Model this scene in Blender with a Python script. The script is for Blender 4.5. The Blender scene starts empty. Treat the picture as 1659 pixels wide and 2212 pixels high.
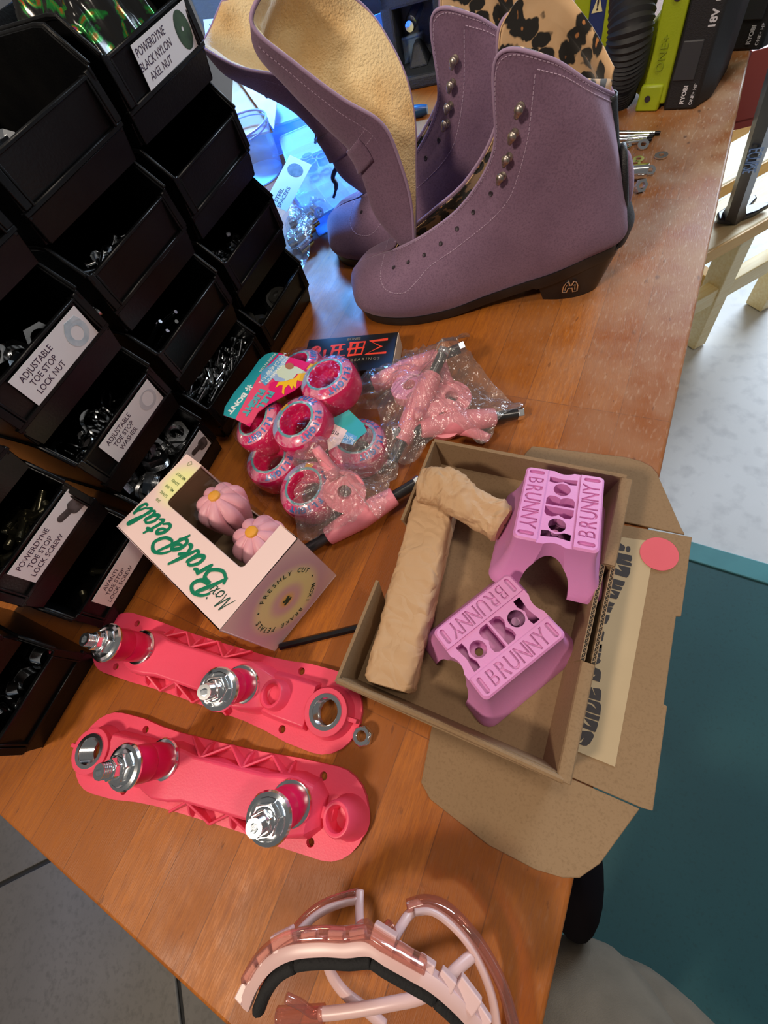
import bpy, bmesh, random
from math import *
from mathutils import Vector, Matrix, noise
from mathutils.geometry import tessellate_polygon

SC = bpy.context.scene
COL = SC.collection
R = random.Random(7)
V = Vector

# ------------------------------------------------------------------ camera
CAM_H = 0.345                      # phone height over the bench top (z = 0), metres
FPX, IW, IH = 935.8, 1659.0, 2212.0
_d = V((1080.1 - IW / 2, 1583.9 - IH / 2, FPX)).normalized()      # straight down, camera axes
_up = -_d
_y = V((0, -1, 0)); _y = (_y - _up * _y.dot(_up)).normalized()
_x = _y.cross(_up)
CR = V((_x[0], _y[0], _up[0])); CD = V((_x[1], _y[1], _up[1])); CF = V((_x[2], _y[2], _up[2]))
cam_data = bpy.data.cameras.new('camera')
cam = bpy.data.objects.new('camera', cam_data); COL.objects.link(cam)
cam.matrix_world = Matrix(((CR.x, -CD.x, -CF.x, 0), (CR.y, -CD.y, -CF.y, 0), (CR.z, -CD.z, -CF.z, CAM_H), (0, 0, 0, 1)))
cam_data.sensor_fit = 'VERTICAL'; cam_data.sensor_height = 24.0; cam_data.sensor_width = 24.0
cam_data.lens = 24.0 * FPX / IH
cam_data.clip_start = 0.01
SC.camera = cam


def P(px, py, z=0.0):
    """point of the photograph on the horizontal plane z"""
    r = CR * (px - IW / 2) + CD * (py - IH / 2) + CF * FPX
    t = (z - CAM_H) / r.z
    return V((r.x * t, r.y * t, z))


# ------------------------------------------------------------------ light
SC.view_settings.view_transform = 'Standard'
SC.view_settings.look = 'None'
SC.view_settings.gamma = 1.0
SC.view_settings.use_curve_mapping = False
SC.view_settings.exposure = 0.0
world = bpy.data.worlds.new('world'); SC.world = world; world.use_nodes = True
bg = world.node_tree.nodes['Background']
bg.inputs[0].default_value = (0.95, 0.90, 0.86, 1); bg.inputs[1].default_value = 0.12


def area(name, loc, to, size, power, col, size_y=None):
    l = bpy.data.lights.new(name, 'AREA'); l.energy = power; l.color = col; l.size = size
    if size_y: l.shape = 'RECTANGLE'; l.size_y = size_y
    o = bpy.data.objects.new(name, l); COL.objects.link(o); o.location = loc
    o.rotation_euler = (V(to) - V(loc)).to_track_quat('-Z', 'Y').to_euler()
    return o


area('ceiling_lamp_light', (-0.85, -0.75, 1.35), (-0.05, 0.15, 0), 0.20, 18.0, (1.0, 0.83, 0.66))
area('ceiling_lamp_light', (0.0, 0.40, 1.60), (-0.15, 0.35, 0), 0.30, 5.5, (1.0, 0.88, 0.74))
area('ceiling_lamp_light', (0.80, -0.05, 1.30), (-0.2, 0.25, 0), 0.16, 5.5, (1.0, 0.86, 0.72))
area('window_light', (1.75, 3.2, 1.0), (0.8, 1.3, -0.9), 1.5, 120.0, (0.70, 0.84, 1.0), 1.3)
bl = area('added_blue_fill', (-0.42, 1.22, 0.62), (-0.40, 0.90, 0), 0.25, 12.0, (0.09, 0.36, 1.0)); bl.data.spread = radians(70)  # added blue fill above the clear boxes, standing in for bluish daylight


# ------------------------------------------------------------------ materials
MATS = {}


def nt(name):
    m = bpy.data.materials.new(name); m.use_nodes = True
    n = m.node_tree.nodes; b = n['Principled BSDF']
    return m, m.node_tree, n, b


def mat(name, col, rough=0.5, metal=0.0, col2=None, scale=20.0, bump=0.0, bscale=None, coat=0.0, sheen=0.0,
        trans=0.0, spec=None, alpha=1.0, stretch=None, detail=4.0, emit=0.0, sss=0.0, lo=0.35, hi=0.65, ior=None):
    if name in MATS: return MATS[name]
    m, t, n, b = nt(name); L = t.links.new
    b.inputs['Base Color'].default_value = (*col, 1); b.inputs['Roughness'].default_value = rough
    b.inputs['Metallic'].default_value = metal; b.inputs['Coat Weight'].default_value = coat
    b.inputs['Coat Roughness'].default_value = 0.08
    b.inputs['Transmission Weight'].default_value = trans
    if ior: b.inputs['IOR'].default_value = ior
    if spec is not None: b.inputs['Specular IOR Level'].default_value = spec
    b.inputs['Alpha'].default_value = alpha
    if sheen: b.inputs['Sheen Weight'].default_value = sheen; b.inputs['Sheen Roughness'].default_value = 0.45
    if sss: b.inputs['Subsurface Weight'].default_value = sss; b.inputs['Subsurface Scale'].default_value = 0.004
    if emit: b.inputs['Emission Color'].default_value = (*col, 1); b.inputs['Emission Strength'].default_value = emit
    tc = n.new('ShaderNodeTexCoord'); co = tc.outputs['Object']
    if stretch:
        mp = n.new('ShaderNodeMapping'); mp.inputs['Scale'].default_value = stretch; L(co, mp.inputs[0]); co = mp.outputs[0]
    if col2:
        nz = n.new('ShaderNodeTexNoise'); nz.inputs['Scale'].default_value = scale; nz.inputs['Detail'].default_value = detail
        L(co, nz.inputs['Vector'])
        r = n.new('ShaderNodeValToRGB'); r.color_ramp.elements[0].position = lo; r.color_ramp.elements[1].position = hi
        r.color_ramp.elements[0].color = (*col, 1); r.color_ramp.elements[1].color = (*col2, 1)
        L(nz.outputs[0], r.inputs[0]); L(r.outputs[0], b.inputs['Base Color'])
    if bump:
        nb = n.new('ShaderNodeTexNoise'); nb.inputs['Scale'].default_value = bscale or scale; nb.inputs['Detail'].default_value = 5
        L(co, nb.inputs['Vector'])
        bp = n.new('ShaderNodeBump'); bp.inputs['Strength'].default_value = bump; bp.inputs['Distance'].default_value = 0.002
        L(nb.outputs[0], bp.inputs['Height']); L(bp.outputs[0], b.inputs['Normal'])
    MATS[name] = m
    return m


def film_mat(name, tint=(1, 1, 1), refl=0.25, bscale=60.0, bump=0.8, rough=0.06, veil=0.0):
    if name in MATS: return MATS[name]
    m = bpy.data.materials.new(name); m.use_nodes = True; t = m.node_tree; n = t.nodes; L = t.links.new
    for x in list(n): n.remove(x)
    out = n.new('ShaderNodeOutputMaterial'); tr = n.new('ShaderNodeBsdfTransparent'); tr.inputs[0].default_value = (*tint, 1)
    gl = n.new('ShaderNodeBsdfGlossy'); gl.inputs['Roughness'].default_value = rough
    df = n.new('ShaderNodeBsdfTranslucent'); df.inputs[0].default_value = (0.9, 0.9, 0.9, 1)
    df2 = n.new('ShaderNodeBsdfDiffuse'); df2.inputs[0].default_value = (*[0.9 * c for c in tint], 1)
    lw = n.new('ShaderNodeLayerWeight'); lw.inputs['Blend'].default_value = 0.35
    tc = n.new('ShaderNodeTexCoord')
    mu = n.new('ShaderNodeTexNoise'); mu.inputs['Scale'].default_value = bscale; mu.inputs['Detail'].default_value = 3; mu.inputs['Distortion'].default_value = 1.6
    L(tc.outputs['Object'], mu.inputs['Vector'])
    bp = n.new('ShaderNodeBump'); bp.inputs['Strength'].default_value = bump; bp.inputs['Distance'].default_value = 0.004
    L(mu.outputs[0], bp.inputs['Height']); L(bp.outputs[0], gl.inputs['Normal']); L(bp.outputs[0], lw.inputs['Normal'])
    ma = n.new('ShaderNodeMath'); ma.operation = 'MULTIPLY_ADD'; ma.inputs[1].default_value = 0.9 * refl; ma.inputs[2].default_value = refl * 0.15
    L(lw.outputs['Facing'], ma.inputs[0])
    ma2 = n.new('ShaderNodeMath'); ma2.operation = 'MINIMUM'; ma2.inputs[1].default_value = 0.6; L(ma.outputs[0], ma2.inputs[0])
    mx = n.new('ShaderNodeMixShader'); L(ma2.outputs[0], mx.inputs[0]); L(tr.outputs[0], mx.inputs[1]); L(gl.outputs[0], mx.inputs[2])
    last = mx
    if veil:
        m2 = n.new('ShaderNodeMixShader'); m2.inputs[0].default_value = veil; L(mx.outputs[0], m2.inputs[1]); L(df2.outputs[0], m2.inputs[2]); last = m2
    L(last.outputs[0], out.inputs[0])
    MATS[name] = m
    return m


# ------------------------------------------------------------------ mesh helpers
def tag(o, label=None, cat=None, group=None, kind=None):
    if label: o['label'] = label
    if cat: o['category'] = cat
    if group: o['group'] = group
    if kind: o['kind'] = kind
    return o


def thing(name, label, cat, loc=(0, 0, 0), rot=(0, 0, 0), group=None, M=None):
    o = bpy.data.objects.new(name, None); COL.objects.link(o); o.empty_display_size = 0.01
    if M is not None: o.matrix_world = M
    else: o.location = loc; o.rotation_euler = rot
    return tag(o, label, cat, group)


def frame(origin, xdir, normal):
    z = V(normal).normalized(); x = V(xdir); x = (x - z * x.dot(z)).normalized(); y = z.cross(x)
    o = V(origin)
    return Matrix(((x.x, y.x, z.x, o.x), (x.y, y.y, z.y, o.y), (x.z, y.z, z.z, o.z), (0, 0, 0, 1)))


def axisM(origin, zdir, roll=0.0):
    z = V(zdir).normalized(); a = V((1, 0, 0)) if abs(z.x) < 0.9 else V((0, 1, 0))
    return frame(origin, a, z) @ Matrix.Rotation(roll, 4, 'Z')


def T(x=0, y=0, z=0): return Matrix.Translation((x, y, z))
def RZ(a): return Matrix.Rotation(a, 4, 'Z')
def RX(a): return Matrix.Rotation(a, 4, 'X')
def RY(a): return Matrix.Rotation(a, 4, 'Y')
def S(x, y, z): return Matrix.Diagonal((x, y, z, 1))


class MB:
    def __init__(s): s.v = []; s.f = []

    def add(s, vs, fs, M=None):
        b = len(s.v)
        s.v += [(M @ V(v)) if M is not None else V(v) for v in vs]
        s.f += [tuple(b + i for i in f) for f in fs]
        return s

    def box(s, x0, x1, y0, y1, z0, z1, M=None):
        return s.add([(x0, y0, z0), (x1, y0, z0), (x1, y1, z0), (x0, y1, z0), (x0, y0, z1), (x1, y0, z1), (x1, y1, z1), (x0, y1, z1)],
                     [(3, 2, 1, 0), (4, 5, 6, 7), (0, 1, 5, 4), (1, 2, 6, 5), (2, 3, 7, 6), (3, 0, 4, 7)], M)

    def hexa(s, bot, top, M=None):
        n = len(bot)
        return s.add(list(bot) + list(top), [tuple(reversed(range(n))), tuple(range(n, 2 * n))] + [(i, (i + 1) % n, n + (i + 1) % n, n + i) for i in range(n)], M)

    def prism(s, poly, z0, z1, M=None, holes=()):
        loops = [list(poly)] + [list(h) for h in holes]
        pts = [p for l in loops for p in l]; n = len(pts)
        tris = tessellate_polygon([[V((p[0], p[1], 0)) for p in l] for l in loops])
        fs = []
        for t in tris:
            a, b, c = [pts[i] for i in t]
            if (b[0] - a[0]) * (c[1] - a[1]) - (b[1] - a[1]) * (c[0] - a[0]) < 0: t = t[::-1]
            fs.append((t[2], t[1], t[0])); fs.append(tuple(i + n for i in t))
        k = 0
        for li, l in enumerate(loops):
            ar = sum(l[i][0] * l[(i + 1) % len(l)][1] - l[(i + 1) % len(l)][0] * l[i][1] for i in range(len(l)))
            flip = (ar < 0) != (li > 0)
            for i in range(len(l)):
                a, b = k + i, k + (i + 1) % len(l)
                fs.append((b, a, a + n, b + n) if flip else (a, b, b + n, a + n))
            k += len(l)
        return s.add([(p[0], p[1], z0) for p in pts] + [(p[0], p[1], z1) for p in pts], fs, M)

    def lathe(s, prof, n=32, M=None, a0=0.0, a1=2 * pi):
        full = abs(a1 - a0 - 2 * pi) < 1e-6; m = n if full else n + 1
        vs = []; fs = []
        for r, z in prof:
            for i in range(m):
                a = a0 + (a1 - a0) * i / n; vs.append((r * cos(a), r * sin(a), z))
        for j in range(len(prof) - 1):
            for i in range(n):
                a, b = j * m + i, j * m + (i + 1) % m
                fs.append((a, b, b + m, a + m))
        return s.add(vs, fs, M)

    def cyl(s, r, z0, z1, n=24, M=None, r2=None):
        r2 = r if r2 is None else r2
        return s.lathe([(0.00001, z0), (r, z0), (r2, z1), (0.00001, z1)], n, M)

    def tube(s, path, r, n=8, M=None, closed=False, cap=True, flat=1.0):
        path = [V(p) for p in path]; k = len(path); vs = []; fs = []
        rr = r if isinstance(r, (list, tuple)) else [r] * k
        up = None
        for i, p in enumerate(path):
            d = (path[(i + 1) % k] - path[i - 1]) if (closed or 0 < i < k - 1) else (path[1] - path[0] if i == 0 else path[-1] - path[-2])
            d.normalize()
            if up is None: up = V((0, 0, 1)) if abs(d.z) < 0.9 else V((1, 0, 0))
            up = (up - d * up.dot(d))
            if up.length < 1e-6: up = d.orthogonal()
            up.normalize()
            sd = d.cross(up)
            for j in range(n):
                a = 2 * pi * j / n; vs.append(p + (sd * cos(a) + up * sin(a) * flat) * rr[i])
        for i in range(k if closed else k - 1):
            for j in range(n):
                a = i * n + j; b = i * n + (j + 1) % n; c = ((i + 1) % k) * n + (j + 1) % n; d2 = ((i + 1) % k) * n + j
                fs.append((a, b, c, d2))
        if cap and not closed: fs += [tuple(reversed(range(n))), tuple((k - 1) * n + j for j in range(n))]
        return s.add(vs, fs, M)

    def ball(s, r, M=None, n=16, m=10, sq=(1, 1, 1)):
        prof = [(max(1e-5, r * sin(pi * j / m)), -r * cos(pi * j / m)) for j in range(m + 1)]
        MM = S(*sq) if M is None else M @ S(*sq)
        return s.lathe(prof, n, MM)

    def grid(s, G, closed_u=False, M=None, flip=False):
        nu = len(G); nv = len(G[0]); vs = [p for row in G for p in row]; fs = []
        for i in range(nu if closed_u else nu - 1):
            for j in range(nv - 1):
                a = i * nv + j; b = ((i + 1) % nu) * nv + j
                f = (a, b, b + 1, a + 1); fs.append(f[::-1] if flip else f)
        return s.add(vs, fs, M)

    def build(s, name, m, parent=None, smooth=35, bevel=0.0, seg=2, weld=False, solid=0.0, loc=None, label=None, sub=0):
        me = bpy.data.meshes.new(name)
        me.from_pydata([tuple(v) for v in s.v], [], s.f)
        if weld or bevel:
            bm = bmesh.new(); bm.from_mesh(me); bmesh.ops.remove_doubles(bm, verts=bm.verts, dist=1e-6)
            bmesh.ops.recalc_face_normals(bm, faces=bm.faces); bm.to_mesh(me); bm.free()
        me.materials.append(m)
        if smooth:
            me.shade_smooth()
            if smooth < 180: me.set_sharp_from_angle(angle=radians(smooth))
        me.update()
        o = bpy.data.objects.new(name, me); COL.objects.link(o)
        if parent: o.parent = parent
        if loc: o.location = loc
        if solid:
            md = o.modifiers.new('solid', 'SOLIDIFY'); md.thickness = solid; md.offset = 0
        if bevel:
            md = o.modifiers.new('bevel', 'BEVEL'); md.width = bevel; md.segments = seg; md.limit_method = 'ANGLE'; md.angle_limit = radians(38)
        if sub:
            md = o.modifiers.new('sub', 'SUBSURF'); md.levels = sub; md.render_levels = sub
        if label: o['label'] = label
        return o


def evaluated(o):
    bpy.context.view_layer.update()
    dg = bpy.context.evaluated_depsgraph_get()
    return bpy.data.meshes.new_from_object(o.evaluated_get(dg))


def carve(o, cutters):
    """cut the cutters' meshes out of o for real"""
    for c in cutters:
        md = o.modifiers.new('cut', 'BOOLEAN'); md.operation = 'DIFFERENCE'; md.object = c; md.solver = 'EXACT'
    me = evaluated(o)
    for md in list(o.modifiers): o.modifiers.remove(md)
    o.data = me
    for c in cutters: bpy.data.objects.remove(c)
    me.shade_smooth(); me.set_sharp_from_angle(angle=radians(30))
    return o


TXT = {}


def text_data(body, size=0.01, ext=0.0001, bold=0.0, shear=0.0, spacing=1.0, align='CENTER', line=1.0, sx=1.0):
    key = (body, size, ext, bold, shear, spacing, align, line, sx)
    if key in TXT: return TXT[key]
    c = bpy.data.curves.new('lettering', 'FONT'); c.body = body; c.size = size; c.extrude = ext; c.offset = bold
    c.shear = shear; c.space_character = spacing; c.align_x = align; c.align_y = 'CENTER'; c.space_line = line
    c.resolution_u = 3
    o = bpy.data.objects.new('lettering', c); COL.objects.link(o)
    me = evaluated(o); bpy.data.objects.remove(o); bpy.data.curves.remove(c)
    if sx != 1: me.transform(S(sx, 1, 1))
    TXT[key] = me
    return me


def text_mb(mb, body, M, **k):
    me = text_data(body, **k)
    mb.add([v.co for v in me.vertices], [tuple(p.vertices) for p in me.polygons], M)
    return mb


def text(name, body, m, M, parent=None, **k):
    mb = MB(); text_mb(mb, body, M, **k)
    return mb.build(name, m, parent, smooth=0)


def ring_text(mb, body, rad, size, M=Matrix.Identity(4), a0=0.0, da=None, out=True, **k):
    """letters set round a circle, feet towards the centre when out"""
    n = len(body); da = da or (size * 0.75 / rad)
    for i, ch in enumerate(body):
        if ch == ' ': continue
        a = a0 - (i - (n - 1) / 2) * da * (1 if out else -1)
        text_mb(mb, ch, M @ RZ(a) @ T(rad, 0, 0) @ RZ(-pi / 2 if out else pi / 2), size=size, **k)


def cr(p0, p1, p2, p3, t):
    return 0.5 * ((2 * p1) + (p2 - p0) * t + (2 * p0 - 5 * p1 + 4 * p2 - p3) * t * t + (3 * p1 - p0 - 3 * p2 + p3) * t ** 3)


def spline(pts, n, closed=False):
    pts = [V(p) for p in pts]; k = len(pts); out = []
    segs = k if closed else k - 1
    for i in range(segs):
        g = lambda j: pts[j % k] if closed else pts[min(max(j, 0), k - 1)]
        for s_ in range(n): out.append(cr(g(i - 1), g(i), g(i + 1), g(i + 2), s_ / n))
    if not closed: out.append(pts[-1].copy())
    return out


def surf(net, nu, nv):
    rows = [spline(r, nv) for r in net]
    cols = [spline([r[j] for r in rows], nu) for j in range(len(rows[0]))]
    return [[cols[j][i] for j in range(len(cols))] for i in range(len(cols[0]))]


def circle(cx, cy, r, n=24, a0=0.0): return [(cx + r * cos(a0 + 2 * pi * i / n), cy + r * sin(a0 + 2 * pi * i / n)) for i in range(n)]


def rrect(x0, x1, y0, y1, r, n=5):
    out = []
    for cx, cy, a in ((x1 - r, y1 - r, 0), (x0 + r, y1 - r, pi / 2), (x0 + r, y0 + r, pi), (x1 - r, y0 + r, 3 * pi / 2)):
        out += [(cx + r * cos(a + pi / 2 * i / n), cy + r * sin(a + pi / 2 * i / n)) for i in range(n + 1)]
    return out


def hexpoly(r, a0=0.0): return [(r * cos(a0 + pi / 3 * i), r * sin(a0 + pi / 3 * i)) for i in range(6)]


def copy_tree(o, parent=None):
    c = o.copy(); COL.objects.link(c)
    if parent is not None: c.parent = parent; c.matrix_parent_inverse = o.matrix_parent_inverse.copy()
    for ch in list(o.children): copy_tree(ch, c)
    return c


def wear(nodes, links, co, scale, lo, hi, detail=6):
    nz = nodes.new('ShaderNodeTexNoise'); nz.inputs['Scale'].default_value = scale; nz.inputs['Detail'].default_value = detail
    links(co, nz.inputs['Vector'])
    r = nodes.new('ShaderNodeMapRange'); r.inputs[1].default_value = lo; r.inputs[2].default_value = hi
    links(nz.outputs[0], r.inputs[0])
    return r.outputs[0]


def mixcol(nodes, links, fac, a, b, mode='MIX'):
    m = nodes.new('ShaderNodeMix'); m.data_type = 'RGBA'; m.blend_type = mode
    if isinstance(fac, float): m.inputs[0].default_value = fac
    else: links(fac, m.inputs[0])
    for s_, i in ((a, 6), (b, 7)):
        if isinstance(s_, tuple): m.inputs[i].default_value = (*s_, 1)
        else: links(s_, m.inputs[i])
    return m.outputs[2]


CHROME = mat('polished_steel', (0.90, 0.93, 0.95), 0.14, 1.0)
STEEL = mat('zinc_steel', (0.62, 0.64, 0.66), 0.25, 1.0, col2=(0.45, 0.46, 0.47), scale=300, bump=0.1)
BLACKSTEEL = mat('black_steel', (0.03, 0.03, 0.035), 0.3, 0.8)
BLACK = mat('black_plastic', (0.0025, 0.0025, 0.003), 0.30, col2=(0.005, 0.005, 0.005), scale=30, bump=0.08, bscale=500, spec=0.28)
BLACKRUB = mat('black_rubber', (0.012, 0.012, 0.012), 0.6)
WHITE = mat('white_card', (0.80, 0.78, 0.78), 0.35)
INK = mat('black_ink', (0.03, 0.02, 0.03), 0.5)
# ------------------------------------------------------------------ the setting
FL = -0.90
m, t, n, b = nt('concrete'); L = t.links.new
tc = n.new('ShaderNodeTexCoord'); co = tc.outputs['Object']
c1 = mixcol(n, L, wear(n, L, co, 2.0, 0.35, 0.7), (0.60, 0.60, 0.60), (0.72, 0.72, 0.72))
c2 = mixcol(n, L, wear(n, L, co, 22.0, 0.5, 0.8), c1, (0.48, 0.48, 0.49))
L(c2, b.inputs['Base Color']); b.inputs['Roughness'].default_value = 0.55
CONC = m
mb = MB(); mb.box(-4, 4.5, -3, 4.0, FL - 0.1, FL - 0.004)
tag(mb.build('floor', CONC, smooth=0), kind='structure')
mb = MB(); mb.box(-4, 4.5, 4.0, 4.1, FL, 1.9)
tag(mb.build('wall_back', mat('wall_paint', (0.55, 0.56, 0.58), 0.8, col2=(0.5, 0.5, 0.52), scale=3), smooth=0), kind='structure')
w = MB(); w.box(0.2, 3.1, 3.96, 3.985, -0.1, 1.7)
wo = tag(w.build('window_1', mat('window_daylight', (0.70, 0.85, 1.0), 0.5, emit=1.6), smooth=0), kind='structure')
f_ = MB()
for x in (0.17, 1.63, 3.07): f_.box(x, x + 0.06, 3.93, 3.99, -0.15, 1.75)
for z in (-0.15, 0.8, 1.69): f_.box(0.17, 3.13, 3.93, 3.99, z, z + 0.06)
f_.build('window_frame', mat('window_frame_paint', (0.6, 0.6, 0.6), 0.5), wo, smooth=0)

# grey floor slabs in front of the near end of the bench
m, t, n, b = nt('grey_floor_tile'); L = t.links.new
tc = n.new('ShaderNodeTexCoord'); co = tc.outputs['Object']
c1 = mixcol(n, L, wear(n, L, co, 5.0, 0.3, 0.75), (0.185, 0.168, 0.145), (0.23, 0.21, 0.185))
c1 = mixcol(n, L, wear(n, L, co, 90.0, 0.5, 0.8), c1, (0.15, 0.138, 0.12))
L(c1, b.inputs['Base Color']); b.inputs['Roughness'].default_value = 0.7
TILE = m
j0 = P(0, 1912, FL); j1 = P(100, 1862, FL); j2 = P(395, 2190, FL)
td = (j1 - j0).normalized(); tn = V((td.y, -td.x, 0))
TW = 0.60
k0 = (j2 - j0).dot(td)
FT = [(0, 0, 'large grey floor slab left of the bench end, nearest the bins'), (1, 0, ''), (0, 1, ''), (1, 1, ''), (-1, 0, ''), (-1, 1, '')]
seq = 0
sub = MB(); Mf0 = frame(((j2).x, (j2).y, FL), td, (0, 0, 1)); sub.box(-1.3, 0.55, -1.4, 0.9, -0.0042, -0.0030, Mf0)
tag(sub.build('trim_0', mat('dark_grout', (0.035, 0.035, 0.035), 0.9), smooth=0), kind='structure')
base = j0 + td * (k0 - TW)
for i in (-1, 0, 1, 2):
    for j in (-1, 0, 1):
        mb = MB(); o_ = base + td * (i * TW) + tn * (j * TW)
        Mf = frame((o_.x, o_.y, FL), td, (0, 0, 1))
        # local y is 90 degrees left of td; slabs run to its right
        mb.box(0.006, TW - 0.006, -TW + 0.006, -0.006, -0.003, 0.006, Mf)
        ob = mb.build('trim_%d' % (seq + 1), TILE, smooth=0, bevel=0.003); seq += 1
        tag(ob, kind='structure')

# teal mat with a lighter border
m, t, n, b = nt('teal_mat'); L = t.links.new
tc = n.new('ShaderNodeTexCoord'); co = tc.outputs['Object']
c1 = mixcol(n, L, wear(n, L, co, 3.0, 0.3, 0.75), (0.010, 0.062, 0.070), (0.013, 0.080, 0.088))
c1 = mixcol(n, L, wear(n, L, co, 160.0, 0.55, 0.8), c1, (0.008, 0.05, 0.055))
L(c1, b.inputs['Base Color']); b.inputs['Roughness'].default_value = 0.6
e0 = P(1440, 1158, FL); e1 = P(1659, 1222, FL); ed = (e1 - e0).normalized()
mt = thing('floor_mat', 'large dark teal mat on the floor right of the bench', 'floor mat', M=frame((e0.x, e0.y, FL), ed, (0, 0, 1)))
mb = MB(); mb.box(-0.25, 2.4, -2.9, -0.055, 0.0, 0.008); mb.build('mat_surface', m, mt, smooth=0)
mb = MB(); mb.box(-0.25, 2.4, -0.055, 0.0, 0.0, 0.012)
mb.build('mat_border', mat('teal_border', (0.05, 0.20, 0.22), 0.5, col2=(0.07, 0.26, 0.28), scale=8), mt, smooth=0, bevel=0.003, label='paler teal edge strip of the mat')

# ------------------------------------------------------------------ workbench
BU = V((0.2902, 0.9570, 0)).normalized(); BN = V((-BU.y, BU.x, 0))
nf = -BN                                        # points out of the front edge
off_f = V((0.0229, -0.1381, 0)).dot(nf); off_e = V((-0.1641, -0.1789, 0)).dot(BU)
BO = nf * off_f + BU * off_e
bench = thing('workbench', 'long worn butcher block workbench with orange brown top', 'workbench', M=frame(BO, BU, (0, 0, 1)))
m, t, n, b = nt('butcher_block'); L = t.links.new
tc = n.new('ShaderNodeTexCoord'); co = tc.outputs['Object']
br = n.new('ShaderNodeTexBrick'); br.offset = 0.37; br.offset_frequency = 1; br.squash = 1
br.inputs['Scale'].default_value = 1.0; br.inputs['Brick Width'].default_value = 0.31; br.inputs['Row Height'].default_value = 0.041
br.inputs['Mortar Size'].default_value = 0.0004; br.inputs['Mortar Smooth'].default_value = 0.2; br.inputs['Bias'].default_value = 0.0
br.inputs['Color1'].default_value = (0.235, 0.062, 0.006, 1); br.inputs['Color2'].default_value = (0.46, 0.145, 0.018, 1)
br.inputs['Mortar'].default_value = (0.13, 0.04, 0.012, 1); L(co, br.inputs['Vector'])
mp = n.new('ShaderNodeMapping'); mp.inputs['Scale'].default_value = (6, 60, 20); L(co, mp.inputs[0])
g1 = wear(n, L, mp.outputs[0], 5.0, 0.35, 0.75)
mp2 = n.new('ShaderNodeMapping'); mp2.inputs['Scale'].default_value = (30, 300, 30); L(co, mp2.inputs[0])
g2 = wear(n, L, mp2.outputs[0], 4.0, 0.45, 0.7)
c1 = mixcol(n, L, g1, br.outputs[0], (0.26, 0.075, 0.014))
sc = n.new('ShaderNodeMath'); sc.operation = 'MULTIPLY'; sc.inputs[1].default_value = 0.45; L(g2, sc.inputs[0])
c2 = mixcol(n, L, sc.outputs[0], c1, (0.20, 0.06, 0.015))
blot = wear(n, L, co, 5.0, 0.42, 0.75)
bm_ = n.new('ShaderNodeMath'); bm_.operation = 'MULTIPLY'; bm_.inputs[1].default_value = 0.35; L(blot, bm_.inputs[0])
c3 = mixcol(n, L, bm_.outputs[0], c2, (0.52, 0.185, 0.030))
# bare, scuffed wood along the front edge, thickest half way down the bench
sx = n.new('ShaderNodeSeparateXYZ'); L(co, sx.inputs[0])
my = n.new('ShaderNodeMapRange'); my.inputs[1].default_value = 0.20; my.inputs[2].default_value = 0.0; L(sx.outputs[1], my.inputs[0])
mxr = n.new('ShaderNodeMapRange'); mxr.inputs[1].default_value = 0.35; mxr.inputs[2].default_value = 0.85; mxr.inputs[3].default_value = 0.08; L(sx.outputs[0], mxr.inputs[0])
k1 = n.new('ShaderNodeMath'); k1.operation = 'MULTIPLY'; L(my.outputs[0], k1.inputs[0]); L(mxr.outputs[0], k1.inputs[1])
wn = wear(n, L, co, 26.0, 0.30, 0.62, 10)
k2 = n.new('ShaderNodeMath'); k2.operation = 'MULTIPLY'; L(k1.outputs[0], k2.inputs[0]); L(wn, k2.inputs[1])
c4 = mixcol(n, L, k2.outputs[0], c3, (0.42, 0.27, 0.16))
mpS = n.new('ShaderNodeMapping'); mpS.inputs['Scale'].default_value = (22, 70, 20); mpS.inputs['Rotation'].default_value = (0, 0, 0.5); L(co, mpS.inputs[0])
sn = wear(n, L, mpS.outputs[0], 3.0, 0.66, 0.72, 8)
k3 = n.new('ShaderNodeMath'); k3.operation = 'MULTIPLY'; k3.inputs[1].default_value = 0.55; L(sn, k3.inputs[0])
c5 = mixcol(n, L, k3.outputs[0], c4, (0.10, 0.035, 0.015))
# pits and gouges, mostly in the bare strip
vg = n.new('ShaderNodeTexVoronoi'); vg.inputs['Scale'].default_value = 1.0; vg.inputs['Randomness'].default_value = 1.0
mpV = n.new('ShaderNodeMapping'); mpV.inputs['Scale'].default_value = (38, 80, 40); mpV.inputs['Rotation'].default_value = (0, 0, 0.9); L(co, mpV.inputs[0])
dV = n.new('ShaderNodeTexNoise'); dV.inputs['Scale'].default_value = 40; L(co, dV.inputs['Vector'])
aV = n.new('ShaderNodeMix'); aV.data_type = 'VECTOR'; aV.inputs[0].default_value = 0.35; L(mpV.outputs[0], aV.inputs[4]); L(dV.outputs[1], aV.inputs[5]); L(aV.outputs[1], vg.inputs['Vector'])
pit = n.new('ShaderNodeMapRange'); pit.inputs[1].default_value = 0.13; pit.inputs[2].default_value = 0.05; L(vg.outputs['Distance'], pit.inputs[0])
pk_ = n.new('ShaderNodeMath'); pk_.operation = 'MULTIPLY'; L(pit.outputs[0], pk_.inputs[0]); L(k1.outputs[0], pk_.inputs[1])
c5 = mixcol(n, L, pk_.outputs[0], c5, (0.10, 0.05, 0.03))
fine = wear(n, L, mpS.outputs[0], 5.0, 0.56, 0.80, 10)
kf = n.new('ShaderNodeMath'); kf.operation = 'MULTIPLY'; L(fine, kf.inputs[0]); L(k1.outputs[0], kf.inputs[1])
c5 = mixcol(n, L, kf.outputs[0], c5, (0.62, 0.50, 0.38))
L(c5, b.inputs['Base Color']); b.inputs['Specular IOR Level'].default_value = 0.24
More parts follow.
